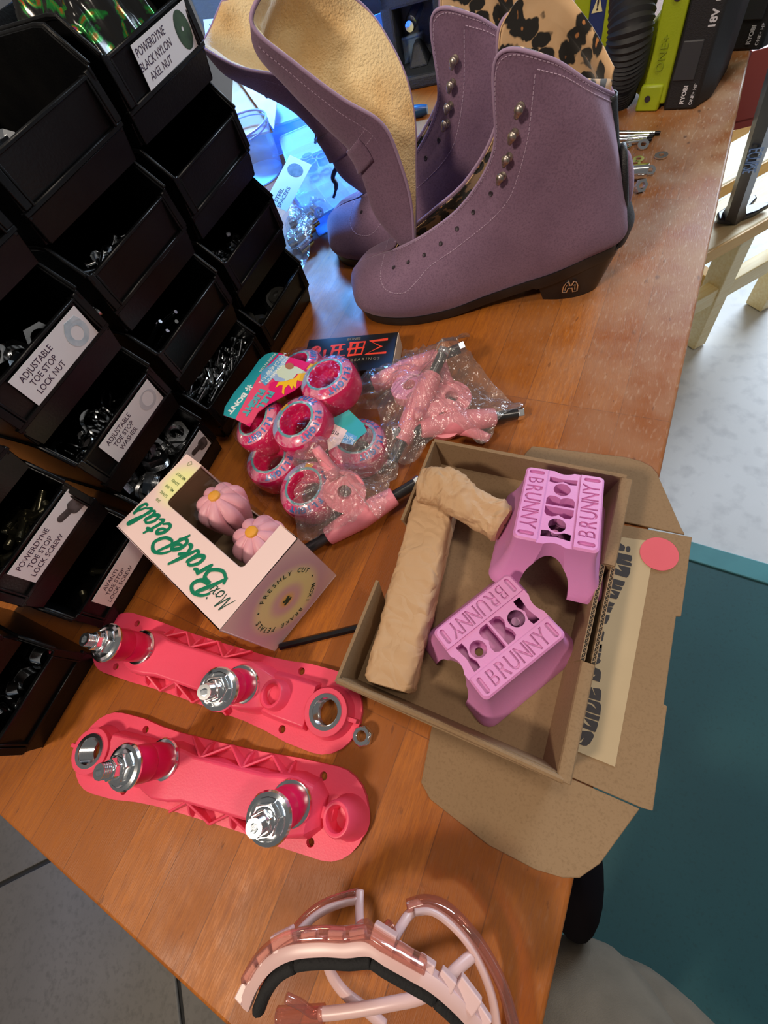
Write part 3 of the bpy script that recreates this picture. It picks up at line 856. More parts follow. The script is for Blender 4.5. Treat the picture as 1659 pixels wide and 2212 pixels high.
def make_tongue(t, cen, edg, far):
    rows = []
    for (cx, cz), E_, F_ in zip(cen, edg, far):
        c_ = V((cx, 0, cz)); rows.append([])
        for k in (-1, -.66, -.33, 0, .33, .66, 1):
            e_ = V(E_ if k > 0 else F_); q = abs(k) ** 1.8
            rows[-1].append(V((cx + (e_.x - cx) * q, e_.y * abs(k) ** 0.85, cz + (e_.z - cz) * q)))
    G = surf(rows, 8, 6)
    tg = MB().grid(G).build('tongue', SUEDE, t, smooth=180)
    md = tg.modifiers.new('solid', 'SOLIDIFY'); md.thickness = 0.0016; md.offset = 0
    H_ = []
    for i, r in enumerate(G):
        rr_ = []
        for j, p in enumerate(r):
            a = G[min(i + 1, len(G) - 1)][j] - G[max(i - 1, 0)][j]; c_ = r[min(j + 1, len(r) - 1)] - r[max(j - 1, 0)]
            nn = a.cross(c_).normalized()
            if nn.x > 0: nn = -nn
            edge = min(1.0, min(j, len(r) - 1 - j) / 3.0, (len(G) - 1 - i) / 2.0 + 0.3)
            th = 0.0016 + edge * (0.0042 + 0.0012 * noise.noise(p * 90) + 0.0006 * noise.noise(p * 350))
            rr_.append(p + nn * th)
        H_.append(rr_)
    MB().grid(H_).build('shearling_lining', SHEAR, tg, smooth=180, label='cream shearling inside of the tongue')
    rim = [r[-1] for r in G] + [p for p in reversed(G[-1])][1:] + [r[0] for r in reversed(G)][1:]
    MB().tube(rim, 0.0014, 8).build('tongue_edge', MATS['suede_cut_edge'], tg, smooth=180)
    st = MB()
    for sgn, jj in ((1, len(G[0]) - 4), (-1, 3)):
        pts = [G[i][jj] + V((0.0012, 0, -0.0009)) for i in range(2, len(G) - 10)]
        dashes(st, pts, [V((0.4, 0, -0.2))] * len(pts))
    st.build('edge_stitching', THREAD, tg, smooth=0); st = MB()
    # double row of stitches holding the folded lace loop
    for dz in (0.0, 0.004):
        k = int(3.0 * 8 + dz * 500)
        pts = [G[k][j] + V((0.0014, 0, -0.0011)) for j in range(len(G[0]) // 2, len(G[0]) - 3)]
        dashes(st, pts, [V((0.4, 0, -0.2))] * len(pts), ln=0.0016, gap=0.0014)
    st.build('loop_stitching', THREAD, tg, smooth=0)
    # folded lace loop across the tongue
    k = int(3.05 * 8); lp = []
    for dk in range(-4, 3): lp.append([G[k + dk][j] + V((0.0026 + 0.0010 * (dk < 2), 0, -0.0018)) for j in range(6, len(G[0]) - 5)])
    MB().grid(lp).build('lace_loop', SUEDE, tg, smooth=180, solid=0.0016)
    return tg


def make_boot(label, M):
    t = thing('roller_skate_boot', label, 'boot', M=M, group='pair of lavender suede skate boots')
    # outer: near and far sides joined at toe and heel
    ring = GN + [r for r in reversed(mirror(GN))][1:-1]
    up = MB().grid(ring, closed_u=True, flip=True)
    o = up.build('suede_upper', SUEDE, t, smooth=180, weld=True)
    md = o.modifiers.new('solid', 'SOLIDIFY'); md.thickness = 0.0022; md.offset = -1
    # raised piping-like cut edge of the suede
    top = [r[-1] for r in GN[int(2.6 * NU):]]; ed = top + [V((p.x, -p.y, p.z)) for p in reversed(top)][1:]
    MB().tube(ed, 0.0013, 8).build('cut_edge', mat('suede_cut_edge', (0.36, 0.25, 0.38), 1.0), t, smooth=180)
    # leopard lining
    inn = [[GN[i][j] - NN[i][j] * 0.0030 for j in range(2, NROW)] for i in range(int(1.5 * NU), NCOL)]
    for r in inn: r[-1] = r[-1] + V((0, 0, -0.0006))
    for r in inn:
        for k in range(len(r)): r[k] = V((r[k].x, max(r[k].y, 0.0008), r[k].z))
    def collar(G_, ext):
        out = []
        for i_, r in enumerate(G_):
            u_ = 1.5 + i_ / NU; k_ = max(0.0, min(1.0, (u_ - 7.0) / 1.0)) if ext > 0.01 else max(0.0, min(1.0, (u_ - 8.3) / 1.7))
            e_ = ext * k_ * k_ * (3 - 2 * k_)
            p_ = r[-1]; out.append(list(r) + [p_ + V((0, 0, e_ * 0.5 + 0.0002)), V((p_.x, p_.y * 0.97, p_.z + e_ + 0.0004))])
        return out
    lin = MB().grid(collar(inn, 0.010)); lin.grid(collar(mirror(inn), 0.017))
    # insole
    ins = [[V((p[0].x, y * max(p[0].y - 0.004, 0), p[0].z + 0.004)) for y in (-1, -0.5, 0, 0.5, 1)] for p in GN[3:-3]]
    lin.grid(ins)
    lin.build('leopard_lining', LEO, t, smooth=180, solid=0.0008)
    # folded collar padding of the lining above the far topline
    st = MB()
    for side in (1, -1):
        v1 = [at(u / 20, 0.972) for u in range(int(3.0 * 20), int(9.95 * 20), 2)]
        dashes(st, [a for a, _ in v1], [b_ for _, b_ in v1], side=side)
        v2 = [at(u / 20, 0.925 if u / 20 > 7.2 else 0.80) for u in range(int(7.70 * 20), int(9.95 * 20), 2)]
        dashes(st, [a for a, _ in v2], [b_ for _, b_ in v2], side=side)
        ey = [(.2201, .0590), (.2212, .0519), (.2128, .0440), (.1946, .0425), (.1790, .0520), (.1649, .0626), (.1355, .0768), (.1087, .0932), (.0904, .1107), (.0814, .1312), (.0754, .1560), (.0734, .1784), (.0725, .1930)]
        pe = spline([(a, 0, b_) for a, b_ in ey], 12); v3 = [near2(p.x, p.z) for p in pe]
        dashes(st, [a for a, _ in v3], [b_ for _, b_ in v3], side=side)
    st.build('stitching', THREAD, t, smooth=0)
    for side in (1, -1):
        for k, (s_, z_) in enumerate([(.0816, .1761), (.0850, .1604), (.0890, .1440), (.0940, .1300)]):
            p, q = near2(s_, z_); p = V((p.x, p.y * side, p.z)); q = V((q.x, q.y * side, q.z))
            hk = hook(); hk.v = [frame(p + q * 0.0001, (0.9, 0, 0.35) if side > 0 else (-0.9, 0, -0.35), q) @ v for v in hk.v]
            hk.build('speed_hook', NICKEL, t, smooth=50)
        for s_, z_ in [(.1045, .1165), (.1205, .1020), (.1364, .0895), (.1530, .0790), (.1709, .0700), (.1890, .0635), (.2060, .0585)]:
            p, q = near2(s_, z_); p = V((p.x, p.y * side, p.z)); q = V((q.x, q.y * side, q.z))
            MB().lathe([(1e-5, 0.0004), (0.0011, 0.0003), (0.0017, 0.0006), (0.0022, 0.00005)], 12, axisM(p, q)).build('lace_hole', INK, t, smooth=60)
    # sole, arch and heel
    so = MB(); bot = [r[0] for r in GN]
    rows = []
    for i, p in enumerate(bot):
        w_ = p.y + 0.0022 if p.y > 0.0005 else 0.0
        x = p.x + (0.0025 if i < 4 else 0) - (0.0022 if i > NCOL - 5 else 0)
        zt = p.z + 0.0022; zb = max(0.0, p.z - 0.0085) if p.x > 0.135 else max(0.0, p.z - 0.0085 - (0.002 if p.x < .06 else 0))
        rows.append([V((x, w_, zt)), V((x, w_ + 0.0004, (zt + zb) / 2)), V((x, w_ - 0.001 if w_ else 0, zb)), V((x, 0, zb))])
    so.grid(rows); so.grid(mirror(rows), flip=True)
    rt = [[V((r[0].x, r[0].y * k, r[0].z)) for k in (-1, 0, 1)] for r in rows]
    so.grid(rt)
    so.build('sole', SOLE, t, smooth=50, weld=True)
    hb = []; ht = []
    top_o = [(0.060, 0.0285, 0.0255), (0.035, 0.0305, 0.031), (0.012, 0.027, 0.036), (-0.008, 0.017, 0.038), (-0.0185, 0.0, 0.039)]
    bo = [(0.052, 0.0235, 0), (0.035, 0.0255, 0), (0.017, 0.0235, 0), (0.001, 0.0150, 0), (-0.006, 0.0, 0)]
    fr_t = [(0.0545, 0.014, 0.0265), (0.0530, 0.0, 0.0270)]; fr_b = [(0.0465, 0.012, 0), (0.0445, 0, 0)]
    T_ = spline(top_o, 6); B_ = spline(bo, 6)
    loopT = T_ + [V((p.x, -p.y, p.z)) for p in reversed(T_)][1:] + [V((fr_t[0][0], -0.014, .0265)), V(fr_t[1]), V(fr_t[0])]
    loopB = B_ + [V((p.x, -p.y, p.z)) for p in reversed(B_)][1:] + [V((fr_b[0][0], -0.012, 0)), V(fr_b[1]), V(fr_b[0])]
    mid = [a.lerp(b_, 0.5) + V((0.0, 0, 0)) for a, b_ in zip(loopT, loopB)]
    h = MB(); nL = len(loopT)
    for A, B in ((loopT, loopB),):
        h.hexa([tuple(p) for p in B], [tuple(p) for p in A])
    hl = h.build('heel', SOLE, t, smooth=40, weld=True)
    # silver winged letter on the near heel face
    Me = frame((0.0265, 0.0284, 0.0165), (-1, 0, 0), (0, 1, -0.14)) @ S(1.35, 1.35, 1)
    em = MB()
    lw_ = [(-0.0052, -0.0045), (-0.0050, 0.0005), (-0.0035, 0.0042), (-0.0018, 0.0050), (-0.0006, 0.0012), (0.0006, 0.0012), (0.0018, 0.0050), (0.0035, 0.0042), (0.0050, 0.0005), (0.0052, -0.0045), (0.0022, -0.0050), (0.0012, -0.0012), (-0.0012, -0.0012), (-0.0022, -0.0050)]
    em.tube([(x, y, 0.0004) for x, y in lw_], 0.0005, 6, Me, closed=True)
    em.tube([(-0.0035, -0.003, 0.0004), (-0.003, 0.002, 0.0004), (-0.0018, 0.001, 0.0004)], 0.0004, 6, Me); em.tube([(0.0035, -0.003, 0.0004), (0.003, 0.002, 0.0004), (0.0018, 0.001, 0.0004)], 0.0004, 6, Me)
    em.build('heel_emblem', CHROME, hl, smooth=60, label='small silver letter emblem')
    # black backstay and heel counter band
    bs = spline([(.0150, .159), (.0080, .132), (.0020, .112), (-.0055, .094), (-.0130, .078), (-.0200, .062), (-.0190, .050), (-.0175, .043)], 6)
    wd = spline([(.0055, 0), (.0060, 0), (.0085, 0), (.0140, 0), (.0165, 0), (.0130, 0), (.0125, 0), (.014, 0)], 6)
    rows = []
    for p, w_ in zip(bs, wd):
        rows.append([V((p[0] + 0.0035 * abs(k) ** 2 * (w_[0] / 0.014) * 2.2 - 0.0030 * (1 - abs(k) ** 3), k * w_[0] * 1.25, p[1])) for k in (-1, -.75, -.5, -.25, 0, .25, .5, .75, 1)])
    MB().grid(rows).build('backstay', BACKST, t, smooth=180, solid=0.0012)
    MB().ball(1.0, T(-0.0085, 0, 0.0965) @ RY(radians(14)) @ S(0.0062, 0.0120, 0.0230), 24, 16).build('heel_pad', SUEDE, t, smooth=180, label='oval lavender suede heel pad')
    MB().tube([(-0.0068 + 0.0245 * sin(a) * 0.25, 0.0125 * cos(a), 0.0965 + 0.0245 * sin(a)) for a in [2 * pi * i / 32 for i in range(32)]], 0.0030, 8, closed=True).build('pad_piping', BACKST, t, smooth=180)
    return t


def boot_matrix(O, deg):
    a = radians(deg); s_ = V((cos(a), sin(a), 0))
    # t axis points to the camera side: build a right-handed frame s, t, z with t = rotated -90
    return Matrix(((s_.x, -s_.y, 0, O[0]), (s_.y, s_.x, 0, O[1]), (0, 0, 1, 0.0002), (0, 0, 0, 1)))


boot_near = make_boot('lavender suede skate boot nearest the camera, whole heel and metal hooks in view', boot_matrix((.098, .448), 177))
boot_far = copy_tree(boot_near); boot_far.matrix_world = boot_matrix((.046, .556), 175.5)
make_tongue(boot_near, CEN, EDG, FAR)
make_tongue(boot_far,
            [(.1960, .0560), (.2150, .0720), (.2307, .0900), (.2388, .1209), (.2589, .1536), (.2915, .1776), (.3188, .1977), (.3311, .2205)],
            [(.1800, .0110, .0630), (.1687, .0180, .0850), (.1723, .0240, .1136), (.1830, .0300, .1444), (.2043, .0360, .1725), (.2389, .0400, .1925), (.2806, .0420, .2070), (.3169, .0280, .2214)],
            [(.1850, -.0110, .0600), (.1690, -.0180, .0800), (.1708, -.0240, .1040), (.1802, -.0300, .1365), (.1966, -.0360, .1745), (.2364, -.0400, .2072), (.2774, -.0420, .2299), (.3109, -.0280, .2355)])
boot_far['label'] = 'lavender suede skate boot standing behind the other, only its toe and shaft front showing'
# ------------------------------------------------------------------ coral skate plates
CORAL = mat('coral_nylon', (0.84, 0.070, 0.145), 0.42, col2=(0.78, 0.06, 0.125), scale=14, bump=0.05, bscale=700, sss=0.05)
HOTPINK = mat('hot_pink_urethane', (0.70, 0.005, 0.085), 0.35, col2=(0.62, 0.004, 0.07), scale=30, sss=0.1)


def kingpin(pl, base, tip_dir, h=0.052):
    """bushing stack on its kingpin: cupped retainers, two urethane bushings, steel nut and pin end"""
    M = axisM(base, tip_dir) @ S(0.88, 0.88, 1.0)
    root = MB(); root.lathe([(1e-5, 0), (0.0158, 0), (0.0166, 0.0012), (0.0160, 0.0026), (0.0148, 0.0030), (1e-5, 0.003)], 36, M)
    k = root.build('lower_retainer', CHROME, pl, smooth=40)
    b_ = MB(); b_.lathe([(1e-5, 0.0028), (0.0132, 0.0028), (0.0140, 0.006), (0.0140, 0.015), (0.0136, 0.0160), (0.0134, 0.0164), (0.0137, 0.0168), (0.0142, 0.018), (0.0140, 0.030), (0.0136, 0.0318), (1e-5, 0.032)], 40, M)
    b_.build('bushing', HOTPINK, pl, smooth=50)
    w = MB(); w.lathe([(1e-5, 0.0315), (0.0150, 0.0312), (0.0166, 0.0322), (0.0170, 0.0338), (0.0160, 0.0354), (0.0135, 0.0362), (0.0125, 0.0356), (0.0070, 0.0352), (1e-5, 0.0352)], 40, M)
    w.build('cup_washer', CHROME, pl, smooth=40)
    n_ = MB(); n_.prism(hexpoly(0.0108, 0.3), 0.0352, 0.0405, M); n_.lathe([(0.0088, 0.0405), (0.0080, 0.0412), (0.0058, 0.0414), (1e-5, 0.0414)], 24, M)
    n_.prism(hexpoly(0.0080, 0.6), 0.0408, 0.0458, M)
    n_.build('kingpin_nut', CHROME, pl, smooth=25, bevel=0.0005)
    e_ = MB(); e_.prism(circle(0, 0, 0.0056, 20), 0.045, 0.0525, M, holes=[hexpoly(0.0033)]); e_.cyl(0.0034, 0.045, 0.0480, 12, M)
    for i in range(5): e_.lathe([(0.0056, 0.0462 + i * 0.0012), (0.0060, 0.0467 + i * 0.0012), (0.0056, 0.0472 + i * 0.0012)], 20, M)
    e_.build('kingpin_end', CHROME, pl, smooth=40)


def skate_plate(label, heel, toe, kps):
    """heel and toe: ends of the long axis on the bench; local +x runs to the toe"""
    c = (heel + toe) / 2; Ld = (toe - heel).length
    M = frame((c.x, c.y, 0.0008), toe - heel, (0, 0, 1)); Mi = M.inverted()
    t = thing('skate_plate', label, 'skate plate', M=M, group='pair of coral skate plates')
    hw = 0.0272; x0, x1 = -Ld / 2, Ld / 2
    out = []
    for i in range(13): a = pi / 2 + pi * i / 12; out.append((x0 + hw + hw * cos(a), hw * sin(a)))
    out += [(x0 + 0.060, -0.0268), (x0 + 0.090, -0.0252), (0.0, -0.0248), (x1 - 0.09, -0.0250), (x1 - 0.072, -0.0262), (x1 - 0.052, -0.0288), (x1 - 0.034, -0.0292)]
    for i in range(13): a = -pi / 2 + pi * i / 12; out.append((x1 - 0.0292 + 0.0292 * cos(a), 0.0292 * sin(a)))
    out += [(x1 - 0.052, 0.0288), (x1 - 0.072, 0.0262), (x1 - 0.09, 0.0250), (0, 0.0248), (x0 + 0.090, 0.0252), (x0 + 0.060, 0.0268)]
    base = MB(); tsx = x1 - 0.024
    holes = [circle(tsx, 0, 0.0098, 28)] + [circle(x, y, 0.0029, 14) for x, y in ((x0 + 0.037, 0.0195), (x0 + 0.037, -0.0195), (x1 - 0.058, 0.0215), (x1 - 0.058, -0.0215))]
    base.prism(out, 0, 0.0042, holes=holes)
    base.build('base_flange', CORAL, t, smooth=30)
    # raised spine between the two trucks, wider at the bushing seats
    xr, xf = Mi @ kps[0][0], Mi @ kps[1][0]
    rx, fx = xr.x, xf.x
    sp = MB()

    def loft(secs):
        rows = []
        for x, w0, w1, z in secs:
            rows.append([V((x, -w0, 0.004)), V((x, -w1 - 0.0012, z - 0.002)), V((x, -w1 + 0.0004, z)), V((x, w1 - 0.0004, z)), V((x, w1 + 0.0012, z - 0.002)), V((x, w0, 0.004))])
        sp.grid(rows, flip=True)
        for r, f in ((rows[0], 1), (rows[-1], 0)): sp.add([tuple(p) for p in r], [tuple(range(6)) if f else tuple(reversed(range(6)))])
    loft([(rx - 0.020, 0.010, 0.008, 0.009), (rx - 0.012, 0.018, 0.0135, 0.018), (rx, 0.020, 0.0165, 0.021), (rx + 0.014, 0.0185, 0.0155, 0.021), (rx + 0.024, 0.016, 0.0135, 0.019),
          (fx - 0.024, 0.016, 0.0135, 0.019), (fx - 0.014, 0.0185, 0.0155, 0.021), (fx, 0.020, 0.0165, 0.021), (fx + 0.013, 0.018, 0.014, 0.018), (fx + 0.022, 0.015, 0.011, 0.012)])
    # toe-stop housing block
    loft([(fx + 0.018, 0.017, 0.013, 0.012), (fx + 0.030, 0.0175, 0.0145, 0.0125), (tsx - 0.014, 0.0175, 0.0145, 0.0150)])
    sp.build('spine', CORAL, t, smooth=25, bevel=0.0007)
    # triangulated ribs on both sides
    zz = 0.0175; n_ = 5
    for s_ in (1, -1):
        rb = MB()
        xs = [rx + 0.010 + (fx - rx - 0.020) * i / n_ for i in range(n_ + 1)]
        for i in range(n_ + 1):
            x = xs[i]
            if i % 2 == 0: rb.hexa([(x - 0.0009, s_ * 0.0140, 0.004), (x + 0.0009, s_ * 0.0140, 0.004), (x + 0.0009, s_ * 0.0252, 0.004), (x - 0.0009, s_ * 0.0252, 0.004)][::s_],
                                   [(x - 0.0009, s_ * 0.0130, zz), (x + 0.0009, s_ * 0.0130, zz), (x + 0.0009, s_ * 0.0222, zz * 0.55), (x - 0.0009, s_ * 0.0222, zz * 0.55)][::s_])
            if i < n_:
                xa, xb = (xs[i], xs[i + 1]); ya, yb = (0.0140, 0.0250) if i % 2 == 0 else (0.0250, 0.0140)
                d = V((xb - xa, s_ * (yb - ya), 0)).normalized(); q = V((-d.y, d.x, 0)) * 0.0008
                a, b_ = V((xa, s_ * ya, 0)), V((xb, s_ * yb, 0)); za, zb = (zz, zz * 0.5) if i % 2 == 0 else (zz * 0.5, zz)
                bot = [a - q, b_ - q, b_ + q, a + q]; tz = [za, zb, zb, za]
                rb.hexa([(p.x, p.y, 0.004) for p in bot], [(p.x, p.y, z_) for p, z_ in zip(bot, tz)])
        rb.build('side_ribs', CORAL, t, smooth=0, bevel=0.0003, seg=1)
    # toe stop boss with its steel thread
    bo = MB(); bo.prism(circle(tsx, 0, 0.0165, 32), 0.004, 0.0165, holes=[circle(tsx, 0, 0.0112, 28)])
    bo.lathe([(0.0165, 0.004), (0.0190, 0.0044), (0.0165, 0.012)], 32, T(tsx, 0, 0))
    bo.box(x1 - 0.0085, x1 - 0.0005, -0.0015, 0.0015, 0.004, 0.013)
    bo.build('toe_stop_boss', CORAL, t, smooth=30, bevel=0.0006)
    th = MB(); th.prism(circle(tsx, 0, 0.0125, 32), 0.0006, 0.0172, holes=[circle(tsx, 0, 0.0098, 28)])
    for i in range(9): th.lathe([(0.0099, 0.002 + i * 0.0016), (0.0090, 0.0028 + i * 0.0016), (0.0099, 0.0036 + i * 0.0016)], 28, T(tsx, 0, 0))
    th.build('threaded_insert', CHROME, t, smooth=30, label='steel threaded toe stop insert')
    # pivot cups, leaning away from the kingpins
    for px_, sg in ((rx - 0.036, -1), (fx + 0.030, 1)):
        Mp = T(px_, 0, 0.004) @ RY(radians(14 * -sg))
        pc = MB(); pc.lathe([(0.0150, -0.004), (0.0118, 0.006), (0.0108, 0.0145), (0.0100, 0.0158), (0.0088, 0.0160), (0.0078, 0.0155), (0.0074, 0.013), (0.0066, 0.004), (1e-5, 0.002)], 32, Mp)
        pc.box(0.006 if sg < 0 else -0.016, 0.016 if sg < 0 else -0.006, -0.0035, 0.0035, 0, 0.010, Mp)
        pc.build('pivot_cup', CORAL, t, smooth=40)
    for bp_, dr in kps:
        lb_ = Mi @ bp_; ld = (Mi.to_3x3() @ dr).normalized()
        kingpin(t, (lb_.x, lb_.y, 0.0195), ld)
    return t


def kp(base_px, tip_px, zb=0.022, zt=0.072):
    a, b_ = P(*base_px, zb), P(*tip_px, zt); return (a, (b_ - a).normalized())


pl1 = skate_plate('coral skate plate farther from the camera, its near end touching the open cardboard box', P(212, 1372, 0.004), P(779, 1560, 0.004),
                  [kp((303, 1398), (183, 1381)), kp((520, 1478), (440, 1494))])
pl2 = skate_plate('coral skate plate nearer the bench end, below its twin', P(795, 1775, 0.004), P(174, 1608, 0.004),
                  [kp((628, 1735), (549, 1788)), kp((352, 1640), (214, 1667))])

# loose nut
nM = frame(P(787, 1590, 0.0), (0.8, 0.3, 0), (0, 0, 1))
nb_ = thing('lock_nut', 'single loose hexagonal lock nut on the bench by the upper skate plate', 'nut', M=nM)
q = MB(); q.prism(hexpoly(0.0076), 0.0002, 0.0065, holes=[circle(0, 0, 0.0036, 18)])
q.build('nut_body', CHROME, nb_, smooth=20, bevel=0.0008)
q = MB(); q.prism(circle(0, 0, 0.0062, 24), 0.0065, 0.0086, holes=[circle(0, 0, 0.0036, 18)]); q.build('collar', CHROME, nb_, smooth=40, bevel=0.0006)

# flat black strap bar between the gift box and the carton
a, b_ = P(606, 1397, 0.002), P(800, 1350, 0.002)
q = MB(); Mk = frame(a, b_ - a, (0, 0, 1)); q.prism(hexpoly(0.0030), 0, (b_ - a).length, Mk @ Matrix(((0, 0, 1, 0), (1, 0, 0, 0), (0, 1, 0, 0.0006), (0, 0, 0, 1))))
tag(q.build('hex_key', BLACKSTEEL, smooth=20), 'long black hex key poking out from under the pink gift box', 'hex key')

# ------------------------------------------------------------------ pale pink gift box with flower toe stops
A_ = -0.559; PO = V((-0.3033, 0.1159, 0)); PLn, PW, PH = 0.1432, 0.0807, 0.0825
MP = frame((PO.x, PO.y, 0.0006), (cos(A_), sin(A_), 0), (0, 0, 1)); MPi = MP.inverted()
m, t, n, b = nt('gift_box_print'); L = t.links.new
tc = n.new('ShaderNodeTexCoord'); co = tc.outputs['Object']


def spot(center, r0, r1):
    vs_ = n.new('ShaderNodeVectorMath'); vs_.operation = 'DISTANCE'; L(co, vs_.inputs[0]); vs_.inputs[1].default_value = center
    r_ = n.new('ShaderNodeMapRange'); r_.inputs[1].default_value = r1; r_.inputs[2].default_value = r0; r_.interpolation_type = 'SMOOTHSTEP'; L(vs_.outputs['Value'], r_.inputs[0]); return r_.outputs[0]


pk = (0.82, 0.60, 0.56)
EC = (PLn, PW * 0.50, PH * 0.47)
c1 = mixcol(n, L, spot(EC, 0.034, 0.058), (0.86, 0.64, 0.60), (0.70, 0.46, 0.52))
sxx = n.new('ShaderNodeSeparateXYZ'); L(co, sxx.inputs[0]); gt = n.new('ShaderNodeMath'); gt.operation = 'GREATER_THAN'; gt.inputs[1].default_value = PLn - 0.0008; L(sxx.outputs[0], gt.inputs[0])
c0 = mixcol(n, L, gt.outputs[0], pk, c1)
c2 = mixcol(n, L, spot(EC, 0.024, 0.036), c0, (0.92, 0.86, 0.40))
c2b = mixcol(n, L, spot(EC, 0.010, 0.020), c2, (0.78, 0.52, 0.50))
c2c = mixcol(n, L, spot(EC, 0.002, 0.010), c2b, (0.95, 0.60, 0.12))
# printed yellow corner round the two-line flower rhyme
yc = MPi @ P(392, 1050, PH)
c3 = mixcol(n, L, spot((yc.x, yc.y, PH), 0.010, 0.026), c2c, (0.86, 0.84, 0.38))
L(c3, b.inputs['Base Color']); b.inputs['Roughness'].default_value = 0.42
GBOX = m
KRAFTIN = mat('gift_box_inside', (0.26, 0.17, 0.09), 0.8, col2=(0.20, 0.13, 0.07), scale=30)
gb = thing('gift_box', 'pale pink windowed gift box lettered Brake Petals on the bench', 'gift box', M=MP)
th = 0.0012
wn = [MPi @ P(*q_, PH) for q_ in ((357, 1087), (523, 1226), (608, 1135), (435, 1009))]
wx0, wx1, wy0 = (wn[0].x + wn[3].x) / 2, (wn[1].x + wn[2].x) / 2, (wn[0].y + wn[1].y) / 2
g = MB()
hole = rrect(wx0, wx1, wy0, PW + 0.01, 0.003)
outl = [(0, 0), (PLn, 0), (PLn, PW), (wx1, PW), (wx1, wy0 + 0.004)] + [(wx1 - 0.004 + 0.004 * cos(a), wy0 + 0.004 + 0.004 * sin(a)) for a in [0, -pi / 8, -pi / 4, -3 * pi / 8, -pi / 2]] + \
       [(wx0 + 0.004 + 0.004 * cos(a), wy0 + 0.004 + 0.004 * sin(a)) for a in [-pi / 2, -5 * pi / 8, -3 * pi / 4, -7 * pi / 8, -pi]] + [(wx0, PW), (0, PW)]
g.prism(outl, PH - th, PH)
g.box(0, PLn, 0, PW, 0, th)
g.box(0, PLn, 0, th, 0, PH)
g.box(0, wx0, PW - th, PW, 0, PH); g.box(wx1, PLn, PW - th, PW, 0, PH); g.box(wx0, wx1, PW - th, PW, 0, 0.012)
g.box(0, th, 0, PW, 0, PH); g.box(PLn - th, PLn, 0, PW, 0, PH)
g.build('carton', GBOX, gb, smooth=0, bevel=0.0004, seg=1)
iw = MB(); iw.box(th, PLn - th, th, th + 0.0006, th, PH - th); iw.box(th, th + 0.0006, th, PW - th, th, PH - th); iw.box(th, PLn - th, th, PW - th, th, th + 0.0006)
iw.box(PLn - th - 0.0006, PLn - th, th, PW - th, th, PH - th)
iw.box(wx0 - 0.004, wx0 - 0.003, th, PW - th, th, PH - th)
iw.build('inner_sleeve', KRAFTIN, gb, smooth=0)
fl = MB(); fl.box(wx0 - 0.002, wx1 + 0.002, wy0 - 0.002, PW - 0.0004, PH - th - 0.0004, PH - th - 0.0002); fl.box(wx0 - 0.002, wx1 + 0.002, PW - 0.0006, PW - 0.0004, 0.010, PH - th)
fl.build('window_film', film_mat('box_window_film', (0.97, 0.97, 0.97), refl=0.10, bscale=15, bump=0.3, rough=0.04), gb, smooth=0)
GREEN = mat('green_print', (0.004, 0.18, 0.09), 0.4)
DGREEN = mat('dark_green_print', (0.005, 0.06, 0.04), 0.4)


def script_word(strokes, r, M, mb, y=0.0):
    for st_ in strokes:
        pth = spline([(x, y_, 0) for x, y_ in st_], 6)
        n_ = len(pth); mb.tube([(p.x, p.y, 0.00025) for p in pth], [r * (0.55 + 0.45 * sin(pi * min(1, max(0, i / (n_ - 1))))) for i in range(n_)], 6, M, flat=0.12)


# script lettering; the words run from the end panel back towards the far end, feet to the window
B_ = [[(0.1, 0), (0.25, .5), (0.45, 1.0), (0.4, 1.05)], [(0.05, .75), (.2, 1.0), (.55, 1.12), (.85, .95), (.75, .65), (.4, .55), (.75, .5), (.85, .2), (.5, -.05), (.15, .05), (.0, .25)]]
r_ = [[(0, .1), (.12, .5), (.1, .55), (.3, .5), (.42, .55)], [(.02, 0), (.14, .5)]]
a_ = [[(.4, .5), (.2, .55), (.02, .3), (.08, .02), (.3, .12), (.42, .52), (.38, .1), (.52, .0), (.62, .12)]]
k_ = [[(0, 0), (.15, .5), (.32, 1.05)], [(.1, .3), (.42, .55)], [(.18, .32), (.3, .05), (.5, .02)]]
e_ = [[(0, .22), (.25, .28), (.38, .45), (.25, .56), (.06, .35), (.08, .05), (.28, -.02), (.48, .15)]]
P_l = [[(0.05, -.25), (0.22, .4), (0.45, 1.05)], [(0.0, .7), (.2, 1.0), (.6, 1.15), (.95, .9), (.8, .5), (.45, .38), (.25, .5)]]
t_ = [[(.28, .95), (.12, .3), (.15, .02), (.35, .1)], [(.02, .62), (.42, .7)]]
l_ = [[(0, .15), (.25, .7), (.32, 1.05), (.2, 1.0), (.1, .3), (.15, 0), (.35, .12)]]
s_l = [[(0, .1), (.22, .5), (.2, .6), (.3, .3), (.25, .02), (.05, .02)]]


def word(letters, size, M, mb, r, gap=0.06, slant=0.25):
    x = 0.0
    for strokes, adv in letters:
        script_word([[((x + a + b_ * slant) * size, b_ * size) for a, b_ in st_] for st_ in strokes], r, M, mb)
        x += adv + gap
    return x * size


